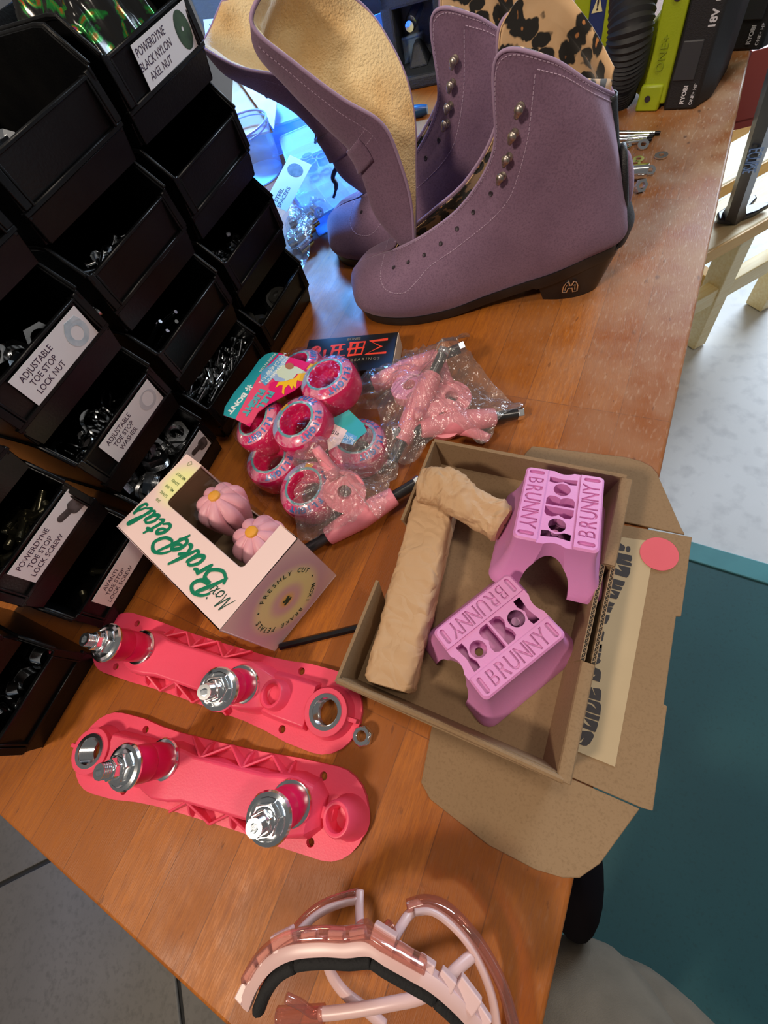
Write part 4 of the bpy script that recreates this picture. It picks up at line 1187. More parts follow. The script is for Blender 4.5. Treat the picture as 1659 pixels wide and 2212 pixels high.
lt = MB()
MT = MP @ T(0.1115, 0.0125, PH + 0.0001) @ RZ(pi)          # baseline start, reading towards the far end
word([(B_, .9), (r_, .4), (a_, .5), (k_, .45), (e_, .42)], 0.0205, T(0.1215, 0.0285, PH + 0.0001) @ RZ(pi), lt, 0.0017)
word([(P_l, .95), (e_, .42), (t_, .38), (a_, .5), (l_, .33), (s_l, .3)], 0.0190, T(0.0655, 0.0285, PH + 0.0001) @ RZ(pi), lt, 0.0016)
lt.build('script_lettering', GREEN, gb, smooth=0, label='dark green script lettering')
lm = MB()
M_l = [[(0, 0), (.2, .6), (.3, 1.0), (.35, .4), (.45, .1), (.7, 1.0), (.7, .4), (.8, 0)]]
o_l = [[(.3, .5), (.05, .35), (.1, .02), (.35, .1), (.35, .45), (.2, .5), (.5, .4)]]
x_l = [[(0, .5), (.15, .45), (.25, .05), (.42, .05)], [(.4, .55), (.05, 0)]]
i_l = [[(.05, .5), (.02, .05), (.2, .05), (.45, .4)]]
word([(M_l, .85), (o_l, .42), (x_l, .4), (i_l, .3)], 0.0115, T(0.1370, 0.0210, PH + 0.0001) @ RZ(pi) @ RZ(0.06), lm, 0.00045)
word([([[(0, 0), (.05, .05)]], 0)], 0.0115, T(0.1175, 0.0095, PH + 0.0001) @ RZ(pi), lm, 0.0008)
lm.build('small_script_lettering', DGREEN, gb, smooth=0)
rh = MB()
for i, w_ in enumerate(['SHE', 'LOVES', 'ME, SHE', 'LOVES', 'ME NOT']):
    text_mb(rh, w_, T(wx0 - 0.0085, 0.0370 + 0.0066 * i, PH + 0.0001) @ RZ(pi), size=0.0034, ext=0.00005, bold=0.00006)
rh.tube([(wx0 - 0.012, 0.0735, PH + 0.0002), (wx0 - 0.009, 0.0765, PH + 0.0002), (wx0 - 0.012, 0.0785, PH + 0.0002), (wx0 - 0.0135, 0.076, PH + 0.0002)], 0.0002, 5, closed=True)
rh.build('rhyme_lettering', mat('olive_print', (0.20, 0.27, 0.10), 0.5), gb, smooth=0)
er = MB(); ME = frame((PLn + 0.0001, EC[1], EC[2]), (0, 1, 0), (1, 0, 0))
ring_text(er, 'FRESHLY CUT', 0.0275, 0.0062, ME, a0=radians(62), da=radians(10.2), ext=0.00005, bold=0.00006)
ring_text(er, 'MOXI BRAKE PETALS', 0.0275, 0.0062, ME, a0=radians(-122), da=radians(10.2), ext=0.00005, bold=0.00006)
for a in (134, -14): er.prism(circle(0.0275 * cos(radians(a)), 0.0275 * sin(radians(a)), 0.0009, 10), 0, 0.0001, ME)
er.prism([(-.0045, -.003), (-.0005, -.0035), (.0035, -.003), (.004, -.001), (.001, -.0005), (.004, .001), (.003, .0032), (-.0005, .002), (-.003, .0035), (-.0035, .001), (-.001, -.0002), (-.0042, -.001)], 0, 0.0001, ME)
er.build('seal_lettering', DGREEN, gb, smooth=0)

PETAL = mat('petal_pink_rubber', (0.92, 0.44, 0.52), 0.45, sss=0.15, col2=(0.90, 0.42, 0.50), scale=20)
YOLK = mat('orange_centre', (0.95, 0.42, 0.04), 0.5)


def petal_stop():
    t = thing('flower_toe_stop', 'pink flower toe stop', 'toe stop', group='pink flower toe stops in the gift box')
    mb = MB(); G = []; n_ = 96
    for j in range(15):
        v = j / 14; row = []
        ph = v * 2.2
        for i in range(n_ + 1):
            a = 2 * pi * i / n_; lob = abs(sin(a * 4)) ** 0.5
            r = 0.0225 * (sin(min(ph, pi / 2 + 0.25)) if ph < pi / 2 else 1.0 - 0.45 * (ph - pi / 2) ** 1.5)
            r *= 0.78 + 0.22 * lob
            z = 0.032 + 0.0145 * cos(min(ph, pi / 2)) - (0 if ph < pi / 2 else (ph - pi / 2) * 0.036) - 0.0018 * (1 - lob) * sin(min(ph, pi / 2))
            row.append((max(r, 1e-5) * cos(a), max(r, 1e-5) * sin(a), z))
        G.append(row)
    mb.grid(G, flip=False); mb.build('petals', PETAL, t, smooth=180, weld=True)
    c = MB(); c.lathe([(0.0052, 0.0452), (0.0050, 0.0475), (0.0042, 0.0482), (1e-5, 0.0484)], 20); c.build('flower_centre', YOLK, t, smooth=60)
    s_ = MB(); s_.cyl(0.0075, -0.0, 0.012, 16); s_.build('stem', STEEL, t, smooth=40)
    return t


ft = petal_stop()
f1 = MPi @ P(462, 1090, 0.068); f2 = MPi @ P(545, 1160, 0.066)
ft.matrix_world = MP @ T(f1.x, f1.y, 0.0275) @ RX(-0.12) @ RZ(0.3)
ft['label'] = 'pink flower toe stop nearer the bins inside the gift box window'
f2o = copy_tree(ft); f2o.matrix_world = MP @ T(f2.x + 0.002, f2.y - 0.002, 0.0265) @ RX(-0.10) @ RZ(0.1)
f2o['label'] = 'pink flower toe stop by the circular seal end of the gift box'
# ------------------------------------------------------------------ open brown mailer carton
m, t, n, b = nt('brown_cardboard'); L = t.links.new
tc = n.new('ShaderNodeTexCoord'); co = tc.outputs['Object']
c1 = mixcol(n, L, wear(n, L, co, 8.0, 0.3, 0.7), (0.235, 0.150, 0.080), (0.27, 0.175, 0.096))
c1 = mixcol(n, L, wear(n, L, co, 700.0, 0.5, 0.8), c1, (0.20, 0.125, 0.065))
L(c1, b.inputs['Base Color']); b.inputs['Roughness'].default_value = 0.85; b.inputs['Specular IOR Level'].default_value = 0.25
bp = n.new('ShaderNodeBump'); bp.inputs['Strength'].default_value = 0.12; bp.inputs['Distance'].default_value = 0.0006
nz = n.new('ShaderNodeTexNoise'); nz.inputs['Scale'].default_value = 300; L(co, nz.inputs['Vector']); L(nz.outputs[0], bp.inputs['Height']); L(bp.outputs[0], b.inputs['Normal'])
CARD = m
CARDEDGE = mat('cardboard_torn_edge', (0.42, 0.30, 0.18), 0.9, col2=(0.30, 0.20, 0.11), scale=350)
DARKCARD = mat('cardboard_slot_dark', (0.03, 0.022, 0.015), 0.9)
CW, CLn, CH = 0.1504, 0.2080, 0.0315
MC = frame((-0.1104, 0.019, 0.0052), (cos(-0.27), sin(-0.27), 0), (0, 0, 1)); MCi = MC.inverted()
ct = thing('mailer_carton', 'open brown cardboard mailer carton holding the lilac blocks, its lid overhanging the bench', 'cardboard box', M=MC)
g = MB(); g.box(0, CW, 0, CLn, 0, 0.0022); g.build('floor_panel', CARD, ct, smooth=0)
sd = MB()                                                                      # near wall, folded double
sd.hexa([(0.004, 0.004, 0.002), (CW - 0.003, 0.004, 0.002), (CW - 0.003, 0.0068, 0.002), (0.004, 0.0068, 0.002)],
        [(0.0, -0.001, CH), (CW + 0.001, -0.001, CH), (CW - 0.001, 0.0042, CH - 0.0004), (0.002, 0.0042, CH - 0.0004)])
sd.tube([(0.0, 0.0012, CH), (CW * 0.5, 0.0022, CH + 0.0008), (CW, 0.0012, CH)], 0.0022, 8)
sd.build('near_wall', CARD, ct, smooth=30)
fw = MB(); fw.hexa([(0.003, CLn - 0.003, 0.002), (CW - 0.003, CLn - 0.003, 0.002), (CW - 0.003, CLn - 0.0004, 0.002), (0.003, CLn - 0.0004, 0.002)],
                   [(-0.001, CLn + 0.0005, CH), (CW, CLn + 0.0, CH + 0.001), (CW, CLn + 0.003, CH + 0.001), (-0.001, CLn + 0.0035, CH)])
fw.build('far_wall', CARD, ct, smooth=0)
rw = MB()                                                                      # right wall: thick rolled fold with a tuck slot
for y0, y1 in ((0.0, 0.0700), (0.1372, CLn)):
    rw.hexa([(CW - 0.010, y0, 0.002), (CW, y0, 0.002), (CW, y1, 0.002), (CW - 0.010, y1, 0.002)],
            [(CW - 0.0035, y0, CH), (CW + 0.0045, y0, CH), (CW + 0.0045, y1, CH), (CW - 0.0035, y1, CH)])
    rw.tube([(CW + 0.0005, y0 + 0.0005, CH), (CW + 0.0005, y1 - 0.0005, CH)], 0.0042, 10, flat=0.45)
rw.hexa([(CW - 0.010, 0.070, 0.002), (CW - 0.0070, 0.070, 0.002), (CW - 0.0070, 0.1372, 0.002), (CW - 0.010, 0.1372, 0.002)],
        [(CW - 0.0042, 0.070, CH), (CW - 0.0018, 0.070, CH), (CW - 0.0018, 0.1372, CH), (CW - 0.0042, 0.1372, CH)])
rw.hexa([(CW + 0.0010, 0.070, 0.002), (CW + 0.0036, 0.070, 0.002), (CW + 0.0036, 0.1372, 0.002), (CW + 0.0010, 0.1372, 0.002)],
        [(CW + 0.0022, 0.070, CH), (CW + 0.0046, 0.070, CH), (CW + 0.0046, 0.1372, CH), (CW + 0.0022, 0.1372, CH)])
rwo = rw.build('right_wall', CARD, ct, smooth=30)
cg = MB()
for xo in (-0.0030, 0.0034):
    zig = [(CW + xo + (0.0009 if i % 2 else -0.0009), 0.0712 + i * 0.0016, CH + 0.0003) for i in range(42)]
    cg.tube(zig, 0.00028, 4)
    for d in (-0.0012, 0.0012): cg.tube([(CW + xo + d, 0.0705, CH + 0.0002), (CW + xo + d, 0.1368, CH + 0.0002)], 0.00025, 4)
cg.build('corrugated_edge', CARDEDGE, rwo, smooth=0)
dk = MB()
for xo in (-0.0030, 0.0034): dk.box(CW + xo - 0.001, CW + xo + 0.001, 0.0702, 0.1370, CH - 0.0012, CH + 0.0001)
dk.build('flute_gap', DARKCARD, rwo, smooth=0)
lwl = MB()                                                                     # left wall with a V cut out of it
Mx = Matrix(((0, 0, 1, 0), (1, 0, 0, 0), (0, 1, 0, 0), (0, 0, 0, 1)))


def lean(pts, x0=0.0):
    """wall panel from (y, z) outline leaning outwards with height"""
    f = lambda y, z, o: (x0 + 0.003 - z * 0.12 + o, y, z)
    k = len(pts); lwl.hexa([f(y, z, -0.0012) for y, z in pts][::-1], [f(y, z, 0.0012) for y, z in pts][::-1])


lean([(0.002, 0.0), (0.0665, 0.0), (0.0775, CH), (0.0, CH)])
lwl.build('left_wall', CARD, ct, smooth=0)
lwl = MB()
lean([(0.1320, 0.0), (CLn - 0.002, 0.0), (CLn + 0.001, CH), (0.1305, CH)])
lwl.build('left_wall', CARD, ct, smooth=0)
# lid: main panel with two end flaps, lying flat under and beside the tray
ld = MB(); zl = -0.0042


def W2(pts): return [(p[0], p[1]) for p in pts]


main = [(0.060, 0.0035), (0.1996, 0.0037), (0.2052, 0.0046), (0.2050, 0.0662), (0.2030, 0.0666), (0.2027, 0.1271), (0.2057, 0.1281), (0.2056, 0.1906), (0.155, 0.1873), (0.060, 0.1860)]
ld.prism(main, zl, zl + 0.0022)
ldo = ld.build('lid_panel', CARD, ct, smooth=0, bevel=0.0004, seg=1)
q = MB(); q.prism([(0.066, 0.0028), (0.0677, -0.0108), (0.0712, -0.0375), (0.0800, -0.0440), (0.1217, -0.0520), (0.1500, -0.0520), (0.1653, -0.0491), (0.1740, -0.0450), (0.1763, -0.0420), (0.1828, -0.0337), (0.1985, 0.0028)], zl, zl + 0.0020)
q.build('end_flap', CARD, ldo, smooth=0, bevel=0.0004, seg=1)
q = MB(); q.prism([(0.066, 0.1885), (0.0720, 0.2360), (0.0760, 0.2450), (0.1500, 0.2505), (0.1632, 0.2490), (0.1705, 0.2460), (0.1760, 0.2400), (0.1977, 0.1968), (0.2010, 0.1915)], zl, zl + 0.0020)
q.build('end_flap', CARD, ldo, smooth=0, bevel=0.0004, seg=1)
KLAB = mat('kraft_label', (0.40, 0.30, 0.175), 0.8, col2=(0.46, 0.35, 0.21), scale=14, lo=0.3, hi=0.7)
q = MB(); q.prism([(0.1535, 0.0194), (0.1818, 0.0195), (0.1828, 0.1796), (0.1535, 0.1760)], zl + 0.0022, zl + 0.0026)
lab = q.build('kraft_label', KLAB, ldo, smooth=0, label='paler kraft paper label with heavy black lettering')
CA = [[(735, 388), (765, 262), (830, 275), (900, 320), (918, 345), (905, 405), (880, 418)],
      [(970 + 42 * cos(a), 382 + 56 * sin(a)) for a in [k * pi / 8 for k in range(16)]],
      [(725, 430), (1030, 497), (1042, 560), (1022, 604), (840, 560), (1000, 618), (1032, 640), (1028, 690), (780, 645), (745, 600), (735, 615), (690, 608)],
      [(690, 680), (775, 735), (870, 782), (840, 750), (785, 662), (1012, 712), (1005, 800), (975, 870), (940, 895), (665, 812)],
      [(645, 890), (915, 965), (900, 1020), (870, 1048), (710, 1010), (872, 1072), (840, 1128), (650, 1080), (620, 1050)],
      [(600, 1140), (650, 1165), (735, 1208), (690, 1150), (640, 1100), (825, 1150), (790, 1250), (760, 1278), (580, 1240)],
      [(565, 1305), (732, 1352), (700, 1410), (600, 1405), (695, 1432), (650, 1522), (500, 1490), (540, 1400)],
      [(490, 1535), (640, 1568), (635, 1620), (590, 1710), (570, 1722), (465, 1690), (480, 1590), (560, 1606)],
      [(465, 1800), (520, 1835), (548, 1880), (520, 2000), (510, 2030), (410, 2040), (400, 1960), (465, 1940), (430, 1900)],
      [(400, 2090), (500, 2090), (495, 2157), (380, 2157)]]
CBk = [[(745, 100), (835, 100), (825, 235), (700, 210)], [(700, 240), (815, 255), (800, 340), (690, 310)],
       [(690, 330), (780, 340), (812, 390), (790, 430), (720, 460), (660, 440)],
       [(650, 520), (690, 505), (800, 555), (815, 600), (810, 700), (790, 775), (600, 715), (625, 650), (690, 680), (720, 640), (640, 640)],
       [(575, 860), (620, 845), (650, 870), (700, 1000), (715, 1010), (670, 880), (790, 890), (820, 930), (820, 1000), (805, 1120), (540, 1040)],
       [(525, 1055), (790, 1140), (820, 1190), (815, 1260), (800, 1370), (480, 1270), (500, 1140), (640, 1180), (735, 1265), (690, 1180), (640, 1150), (520, 1110)],
       [(475, 1285), (795, 1395), (775, 1475), (600, 1420), (465, 1360)],
       [(460, 1400), (480, 1470), (560, 1540), (640, 1575), (560, 1480), (510, 1410), (750, 1490), (765, 1530), (725, 1660), (700, 1672), (420, 1560), (440, 1480)],
       [(400, 1660), (440, 1640), (640, 1665), (690, 1720), (685, 1760), (620, 1870), (560, 1915), (500, 1915), (400, 1875), (470, 1850), (515, 1765), (460, 1820), (370, 1830)]]
q = MB()
for ox, oy, lst in ((1240, 1140, CA), (1200, 1380, CBk)):
    for pl_ in lst:
        w_ = [MCi @ P(ox + x / 8.295, oy + y / 8.295, 0.0038) for x, y in pl_]
        w_ = [(p.x, p.y) for p in w_]
        if sum(w_[i][0] * w_[(i + 1) % len(w_)][1] - w_[(i + 1) % len(w_)][0] * w_[i][1] for i in range(len(w_))) < 0: w_ = w_[::-1]
        q.prism(w_, zl + 0.0026, zl + 0.0027)
q.build('label_lettering', mat('heavy_black_print', (0.018, 0.012, 0.014), 0.6), lab, smooth=0)
q = MB(); sk = MCi @ P(1424, 1196, 0.004)
q.prism([(sk.x + 0.0128 * cos(a), sk.y + 0.0132 * sin(a)) for a in [k * pi / 24 for k in range(48)]], zl + 0.0027, zl + 0.0030)
q.build('round_sticker', mat('pink_red_sticker', (0.66, 0.10, 0.13), 0.45, col2=(0.62, 0.09, 0.12), scale=20), ldo, smooth=0, label='round coral red sticker')

# ------------------------------------------------------------------ lilac grind blocks
LILAC = mat('lilac_urethane', (0.66, 0.25, 0.53), 0.42, col2=(0.63, 0.235, 0.50), scale=25, sss=0.08, bump=0.06, bscale=900)
BH = 0.046; BLh, BWh = 0.0325, 0.0262


def block_mesh():
    lv = []
    for i in range(15):
        tt = i / 14; z = BH * tt; fl_ = (1 - tt) ** 2.0
        a, b_ = BLh + 0.0125 * fl_, BWh + 0.0135 * fl_; rnd = 0.0035 + 0.006 * fl_
        if i == 0: a -= 0.001; b_ -= 0.001
        if i == 14: a -= 0.0012; b_ -= 0.0012
        if i == 13: z = BH - 0.0012
        lv.append([V((x, y, z)) for x, y in rrect(-a, a, -b_, b_, rnd, 5)])
    mb = MB(); nn = len(lv[0])
    for r in lv: mb.v += r
    for i in range(len(lv) - 1):
        for j in range(nn): mb.f.append((i * nn + j, i * nn + (j + 1) % nn, (i + 1) * nn + (j + 1) % nn, (i + 1) * nn + j))
    mb.f.append(tuple(reversed(range(nn)))); mb.f.append(tuple((len(lv) - 1) * nn + j for j in range(nn)))
    o = mb.build('block_body', LILAC, smooth=0, weld=True)
    cs = []

    def cut(mb_): cs.append(mb_.build('cut', LILAC, smooth=0, weld=True))
    c = MB(); c.cyl(1, -0.06, 0.06, 40, RY(pi / 2) @ S(0.029, 0.0165, 1)); cut(c)
    for s_ in (1, -1):
        c = MB(); c.cyl(1, -0.01, 0.06, 40, T(s_ * 0.0490, 0, 0) @ S(0.0185, 0.0145, 1)); cut(c)
    c = MB(); c.box(-0.06, 0.06, -0.0112, 0.0112, BH - 0.0016, BH + 0.01); cut(c)
    for s_ in (1, -1):
        c = MB(); c.cyl(0.0056, BH - 0.0115, BH + 0.0097, 28, T(s_ * 0.0158, 0, 0)); cut(c)
        c = MB(); c.cyl(0.0028, BH - 0.030, BH - 0.0105, 20 if s_ < 0 else 18, T(s_ * 0.0157, 0.0001 * s_, 0)); cut(c)
        pk_ = [(0.0008, -0.0092), (0.0062, -0.0092), (0.0088, -0.0075), (0.0092, -0.0040), (0.0082, -0.0016), (0.0070, 0.0), (0.0082, 0.0016), (0.0092, 0.0040), (0.0088, 0.0075), (0.0062, 0.0092), (0.0008, 0.0092)]
        c = MB(); pp = [(x * s_, y) for x, y in pk_]; c.prism(pp if s_ > 0 else pp[::-1], BH - 0.0125, BH + 0.0093); cut(c)
        ek = [(0.0232, -0.0092), (0.0262, -0.0092), (0.0285, -0.0060), (0.0272, 0.0), (0.0285, 0.0060), (0.0262, 0.0092), (0.0232, 0.0092), (0.0222, 0.0050), (0.0240, 0.0), (0.0222, -0.0050)]
        ek = [(0.0218, -0.0092), (0.0268, -0.0092), (0.0262, -0.0045), (0.0255, 0.0), (0.0262, 0.0045), (0.0268, 0.0092), (0.0218, 0.0092), (0.0212, 0.0050), (0.0232, 0.0), (0.0212, -0.0050)]
        c = MB(); pp = [(x * s_, y) for x, y in ek]; c.prism(pp if s_ > 0 else pp[::-1], BH - 0.0103, BH + 0.0089); cut(c)
        for x in (-0.0275, 0.0275):
            c = MB(); c.prism(rrect(x - 0.0017, x + 0.0017, s_ * 0.0185 - 0.0053, s_ * 0.0185 + 0.0053, 0.0016), BH - 0.0022, BH + 0.01); cut(c)
        for k, (ch, xx) in enumerate(zip('BRUNNY', (-0.0198, -0.0120, -0.0040, 0.0042, 0.0122, 0.0198))):
            tm = MB(); text_mb(tm, ch, T(0, s_ * 0.0188, BH + 0.0005) @ (RZ(pi) if s_ > 0 else Matrix.Identity(4)) @ T(xx, 0, 0), size=0.0150, ext=0.0020, bold=0.0 if ch == 'B' else 0.00024, sx=0.74)
            me_ = bpy.data.meshes.new('cut'); me_.from_pydata([tuple(v) for v in tm.v], [], tm.f)
            bm = bmesh.new(); bm.from_mesh(me_); bmesh.ops.remove_doubles(bm, verts=bm.verts, dist=1e-6); bmesh.ops.recalc_face_normals(bm, faces=bm.faces); bm.to_mesh(me_); bm.free()
            oc = bpy.data.objects.new('cut', me_); COL.objects.link(oc); cs.append(oc)
        # rib pockets on the long flared sides
        for x in (-0.028, -0.014, 0.0, 0.014, 0.028):
            c = MB(); c.prism([(x - 0.0045, 0.005), (x + 0.0045, 0.005), (x + 0.0038, 0.020), (x, 0.026), (x - 0.0038, 0.020)], 0.0, 0.0065, frame((0, s_ * 0.0340, 0), (1, 0, 0), (0, -s_, 0)) if s_ < 0 else frame((0, s_ * 0.0340, 0), (-1, 0, 0), (0, -s_, 0)))
            cut(c)
    carve(o, cs)
    return o


bo = block_mesh()
# nearer block, flat on the carton floor
P2 = [P(*q_, 0.055) for q_ in ((927, 1367), (1106, 1249), (1217, 1352), (1053, 1514))]
c2_ = (P2[0] + P2[1] + P2[2] + P2[3]) / 4; d2 = (P2[1] - P2[0] + P2[2] - P2[3]).normalized()
bo.name = 'grind_block'; bo.matrix_world = frame((c2_.x, c2_.y, 0.0078), d2, (0, 0, 1))
tag(bo, 'lilac BRUNNY block lying lower in the carton, bolt holes showing', 'block', 'pair of lilac blocks')
P1 = [P(1137, 995, 0.058), P(1311, 1039, 0.058), P(1296, 1208, 0.072), P(1106, 1150, 0.072)]
c1_ = (P1[0] + P1[1] + P1[2] + P1[3]) / 4; dl = ((P1[3] - P1[0]) + (P1[2] - P1[1])).normalized(); dw = ((P1[1] - P1[0]) + (P1[2] - P1[3])).normalized()
nn_ = dl.cross(dw); nn_ = nn_ if nn_.z > 0 else -nn_
M1 = frame(c1_, dl, nn_) @ T(0, 0, -BH)
b1o = bo.copy(); COL.objects.link(b1o); b1o.matrix_world = M1
tag(b1o, 'lilac BRUNNY block tilted up against the far corner of the carton', 'block', 'pair of lilac blocks')

# ------------------------------------------------------------------ parcels in crumpled brown paper
m, t, n, b = nt('crumpled_kraft_paper'); L = t.links.new
tc = n.new('ShaderNodeTexCoord'); co = tc.outputs['Object']
c1 = mixcol(n, L, wear(n, L, co, 10.0, 0.3, 0.7), (0.44, 0.265, 0.135), (0.52, 0.33, 0.18)); L(c1, b.inputs['Base Color']); b.inputs['Roughness'].default_value = 0.7
vo = n.new('ShaderNodeTexVoronoi'); vo.inputs['Scale'].default_value = 38; vo.feature = 'DISTANCE_TO_EDGE'
dn = n.new('ShaderNodeTexNoise'); dn.inputs['Scale'].default_value = 25; L(co, dn.inputs['Vector'])
va = n.new('ShaderNodeMix'); va.data_type = 'VECTOR'; va.inputs[0].default_value = 0.12; L(co, va.inputs[4]); L(dn.outputs[1], va.inputs[5]); L(va.outputs[1], vo.inputs['Vector'])
bp = n.new('ShaderNodeBump'); bp.inputs['Strength'].default_value = 0.8; bp.inputs['Distance'].default_value = 0.003
L(vo.outputs['Distance'], bp.inputs['Height']); L(bp.outputs[0], b.inputs['Normal'])
PAPER = m


def crumple(path, wid, hei, nu=150, nv=64, amp=0.0022, sq=4.0, seed=0.0, taper=0.5):
    """closed paper sleeve swept along a path lying in the tray"""
    pth = spline(path, max(2, nu // (len(path) - 1))); G = []
    k = len(pth)
    for i, p in enumerate(pth):
        d = (pth[min(i + 1, k - 1)] - pth[max(i - 1, 0)]).normalized(); s_ = d.cross(V((0, 0, 1))).normalized()
        e_ = min(i, k - 1 - i) / (k - 1); ef = min(1, 0.75 + e_ * 6) * (0.0 if i in (0, k - 1) else 1)
        row = []
        for j in range(nv):
            a = 2 * pi * j / nv; cx = abs(cos(a)) ** (2 / sq) * (1 if cos(a) > 0 else -1); cz = abs(sin(a)) ** (2 / sq) * (1 if sin(a) > 0 else -1)
            q = p + s_ * (cx * wid / 2 * ef) + V((0, 0, cz * hei / 2 * (ef if ef == 0 else 1)))
            q0 = q + V((noise.noise(q * 40), noise.noise(q * 40 + V((3, 1, 0))), 0)) * 0.006
            nz_ = 1.6 * (0.35 - abs(noise.noise(V((q0.x * 38 + seed, q0.y * 30, q0.z * 30))))) + 1.1 * (0.3 - abs(noise.noise(V((q0.x * 95, q0.y * 70, q0.z * 80 + seed))))) + 0.4 * (0.3 - abs(noise.noise(V((q0.x * 230, q0.y * 200, q0.z * 200 + seed)))))
            q += (s_ * cx * 0.6 + V((0, 0, cz))).normalized() * amp * nz_ * (0.2 if cz < -0.6 else 1.0)
            row.append(q)
        row.append(row[0].copy()); G.append(row)
    return MB().grid(G)


a_, b2_ = P(943, 1085, 0.024), P(842, 1488, 0.024)
pp_ = crumple([a_, a_.lerp(b2_, 0.33) + V((0.001, 0, 0.001)), a_.lerp(b2_, 0.66), b2_], 0.034, 0.030, amp=0.0017, sq=5, seed=2)
o = pp_.build('paper_parcel', PAPER, smooth=28, weld=True)
tag(o, 'long flat parcel rolled in crumpled brown paper along the carton left side', 'paper parcel')
pp_ = crumple([P(905, 1052, 0.042), P(955, 1052, 0.046), P(1010, 1085, 0.044), P(1090, 1135, 0.038)], 0.029, 0.018, amp=0.0034, sq=2.6, seed=9)
o = pp_.build('paper_parcel', PAPER, smooth=28, weld=True)
tag(o, 'short crumpled brown paper parcel resting across the long one by the tilted block', 'paper parcel')
# ------------------------------------------------------------------ pink wheels in shrink wrap
URE = mat('magenta_urethane', (0.72, 0.008, 0.12), 0.22, col2=(0.66, 0.006, 0.10), scale=30, coat=0.8, bump=0.12, bscale=90, sss=0.08)
PALEP = mat('wheel_print_pale_pink', (0.78, 0.26, 0.38), 0.3, col2=(0.74, 0.05, 0.20), scale=120, coat=0.6, lo=0.5, hi=0.56)
TEALP = mat('wheel_print_teal', (0.16, 0.42, 0.46), 0.3, col2=(0.55, 0.62, 0.66), scale=60, coat=0.6, lo=0.52, hi=0.56)
BLUEP = mat('wheel_print_blue', (0.05, 0.20, 0.55), 0.3, coat=0.6)
PERI = mat('wheel_print_periwinkle', (0.30, 0.42, 0.72), 0.3, coat=0.6, col2=(0.42, 0.55, 0.80), scale=90)
YEL = mat('print_yellow', (0.95, 0.55, 0.02), 0.35, coat=0.4)
WRAP = film_mat('shrink_film', (1.0, 0.97, 0.98), refl=0.24, bscale=90, bump=0.9, rough=0.12)
POLY = film_mat('polybag_film', (0.97, 0.96, 0.96), refl=0.60, bscale=75, bump=1.0, rough=0.15, veil=0.07)


def make_wheel():
    t = thing('skate_wheel', 'pink skate wheel', 'wheel', group='pink skate wheels')
    prof = [(0.0105, 0.0), (0.0112, 0.004), (0.0130, 0.006), (0.0142, 0.0105), (0.0152, 0.0158), (0.0162, 0.0170), (0.0180, 0.0172), (0.0215, 0.0158), (0.0252, 0.0135), (0.0275, 0.0108), (0.0284, 0.0075), (0.0287, 0.003), (0.0287, 0)]
    full = prof + [(r, -z) for r, z in reversed(prof[:-1])]
    MB().lathe(full, 56).build('tyre', URE, t, smooth=180, weld=True)
    MB().lathe([(0.0163, 0.01725), (0.0180, 0.01745), (0.0187, 0.01725)], 56).build('core_ring', TEALP, t, smooth=180)
    MB().lathe([(0.0187, 0.01720), (0.0215, 0.01605), (0.0252, 0.01375), (0.0264, 0.0126)], 56).build('graphic_band', PALEP, t, smooth=180)
    lt = MB()
    # letters set on the sloping face
    for word_, a0 in (('FULL', 70), ('FLIGHT', -20)):
        k = len(word_)
        for i, ch in enumerate(word_):
            a = radians(a0 - (i - (k - 1) / 2) * 15)
            M = RZ(a) @ T(0.0226, 0, 0.0156) @ RY(radians(30)) @ RZ(-pi / 2)
            text_mb(lt, ch, M, size=0.0070, ext=0.00015, bold=0.0004)
    lt.build('lettering', BLUEP, t, smooth=0)
    b_ = MB(); a0, a1 = radians(150), radians(215)
    b_.lathe([(0.0189, 0.01725), (0.0215, 0.01615), (0.0252, 0.01390), (0.0266, 0.0124)], 16, a0=a0, a1=a1); b_.build('bird_graphic', PERI, t, smooth=180)
    y_ = MB(); y_.lathe([(0.0189, 0.01726), (0.0215, 0.01617), (0.0235, 0.0151)], 8, a0=radians(128), a1=radians(150)); y_.build('bird_graphic', YEL, t, smooth=180)
    return t


wh0 = make_wheel()
WH = []


def place_wheel(top, nrm, roll, label):
    o = wh0 if not WH else copy_tree(wh0)
    nrm = V(nrm).normalized()
    o.matrix_world = frame(V(top) - nrm * 0.0172, (1, 0, 0), nrm) @ RZ(radians(roll)); o['label'] = label; WH.append(o)
    return V(top) - nrm * 0.0172


wc = []
wc.append(place_wheel(P(700, 808, 0.066), (-.10, -.02, 1), -8, 'pink wheel of the upper pack nearest the black bearing box'))
wc.append(place_wheel(P(637, 905, 0.064), (-.12, -.12, 1), -5, 'front pink wheel in the middle of the upper pack, bore facing up'))
wc.append(place_wheel(P(546, 905, 0.050), (-.30, -.05, 1), -30, 'pink wheel under the low corner of the printed card, touching the bins side'))
wc.append(place_wheel(P(634, 786, 0.050), (-.22, .12, 1), 60, 'pink wheel hidden behind the printed card, only its far rim showing'))
wc.append(place_wheel(P(580, 985, 0.036), (-.05, -.05, 1), -25, 'pink wheel of the lower pack peeking out below the left front wheel'))
wc.append(place_wheel(P(655, 1050, 0.0362), (-.08, -.12, 1), -55, 'lowest pink wheel, nearest the gift box window'))
wc.append(place_wheel(P(768, 945, 0.036), (.12, .05, 1), -10, 'pink wheel of the lower pack under the small blue tag and the pink trucks bag'))

# printed header card on the upper pack
def pxpoly(pts, z, M=None):
    w = [P(x, y, z) for x, y in pts]
    if M is not None: w = [M @ p for p in w]
    w = [(p.x, p.y) for p in w]
    if sum(w[i][0] * w[(i + 1) % len(w)][1] - w[(i + 1) % len(w)][0] * w[i][1] for i in range(len(w))) < 0: w = w[::-1]
    return w


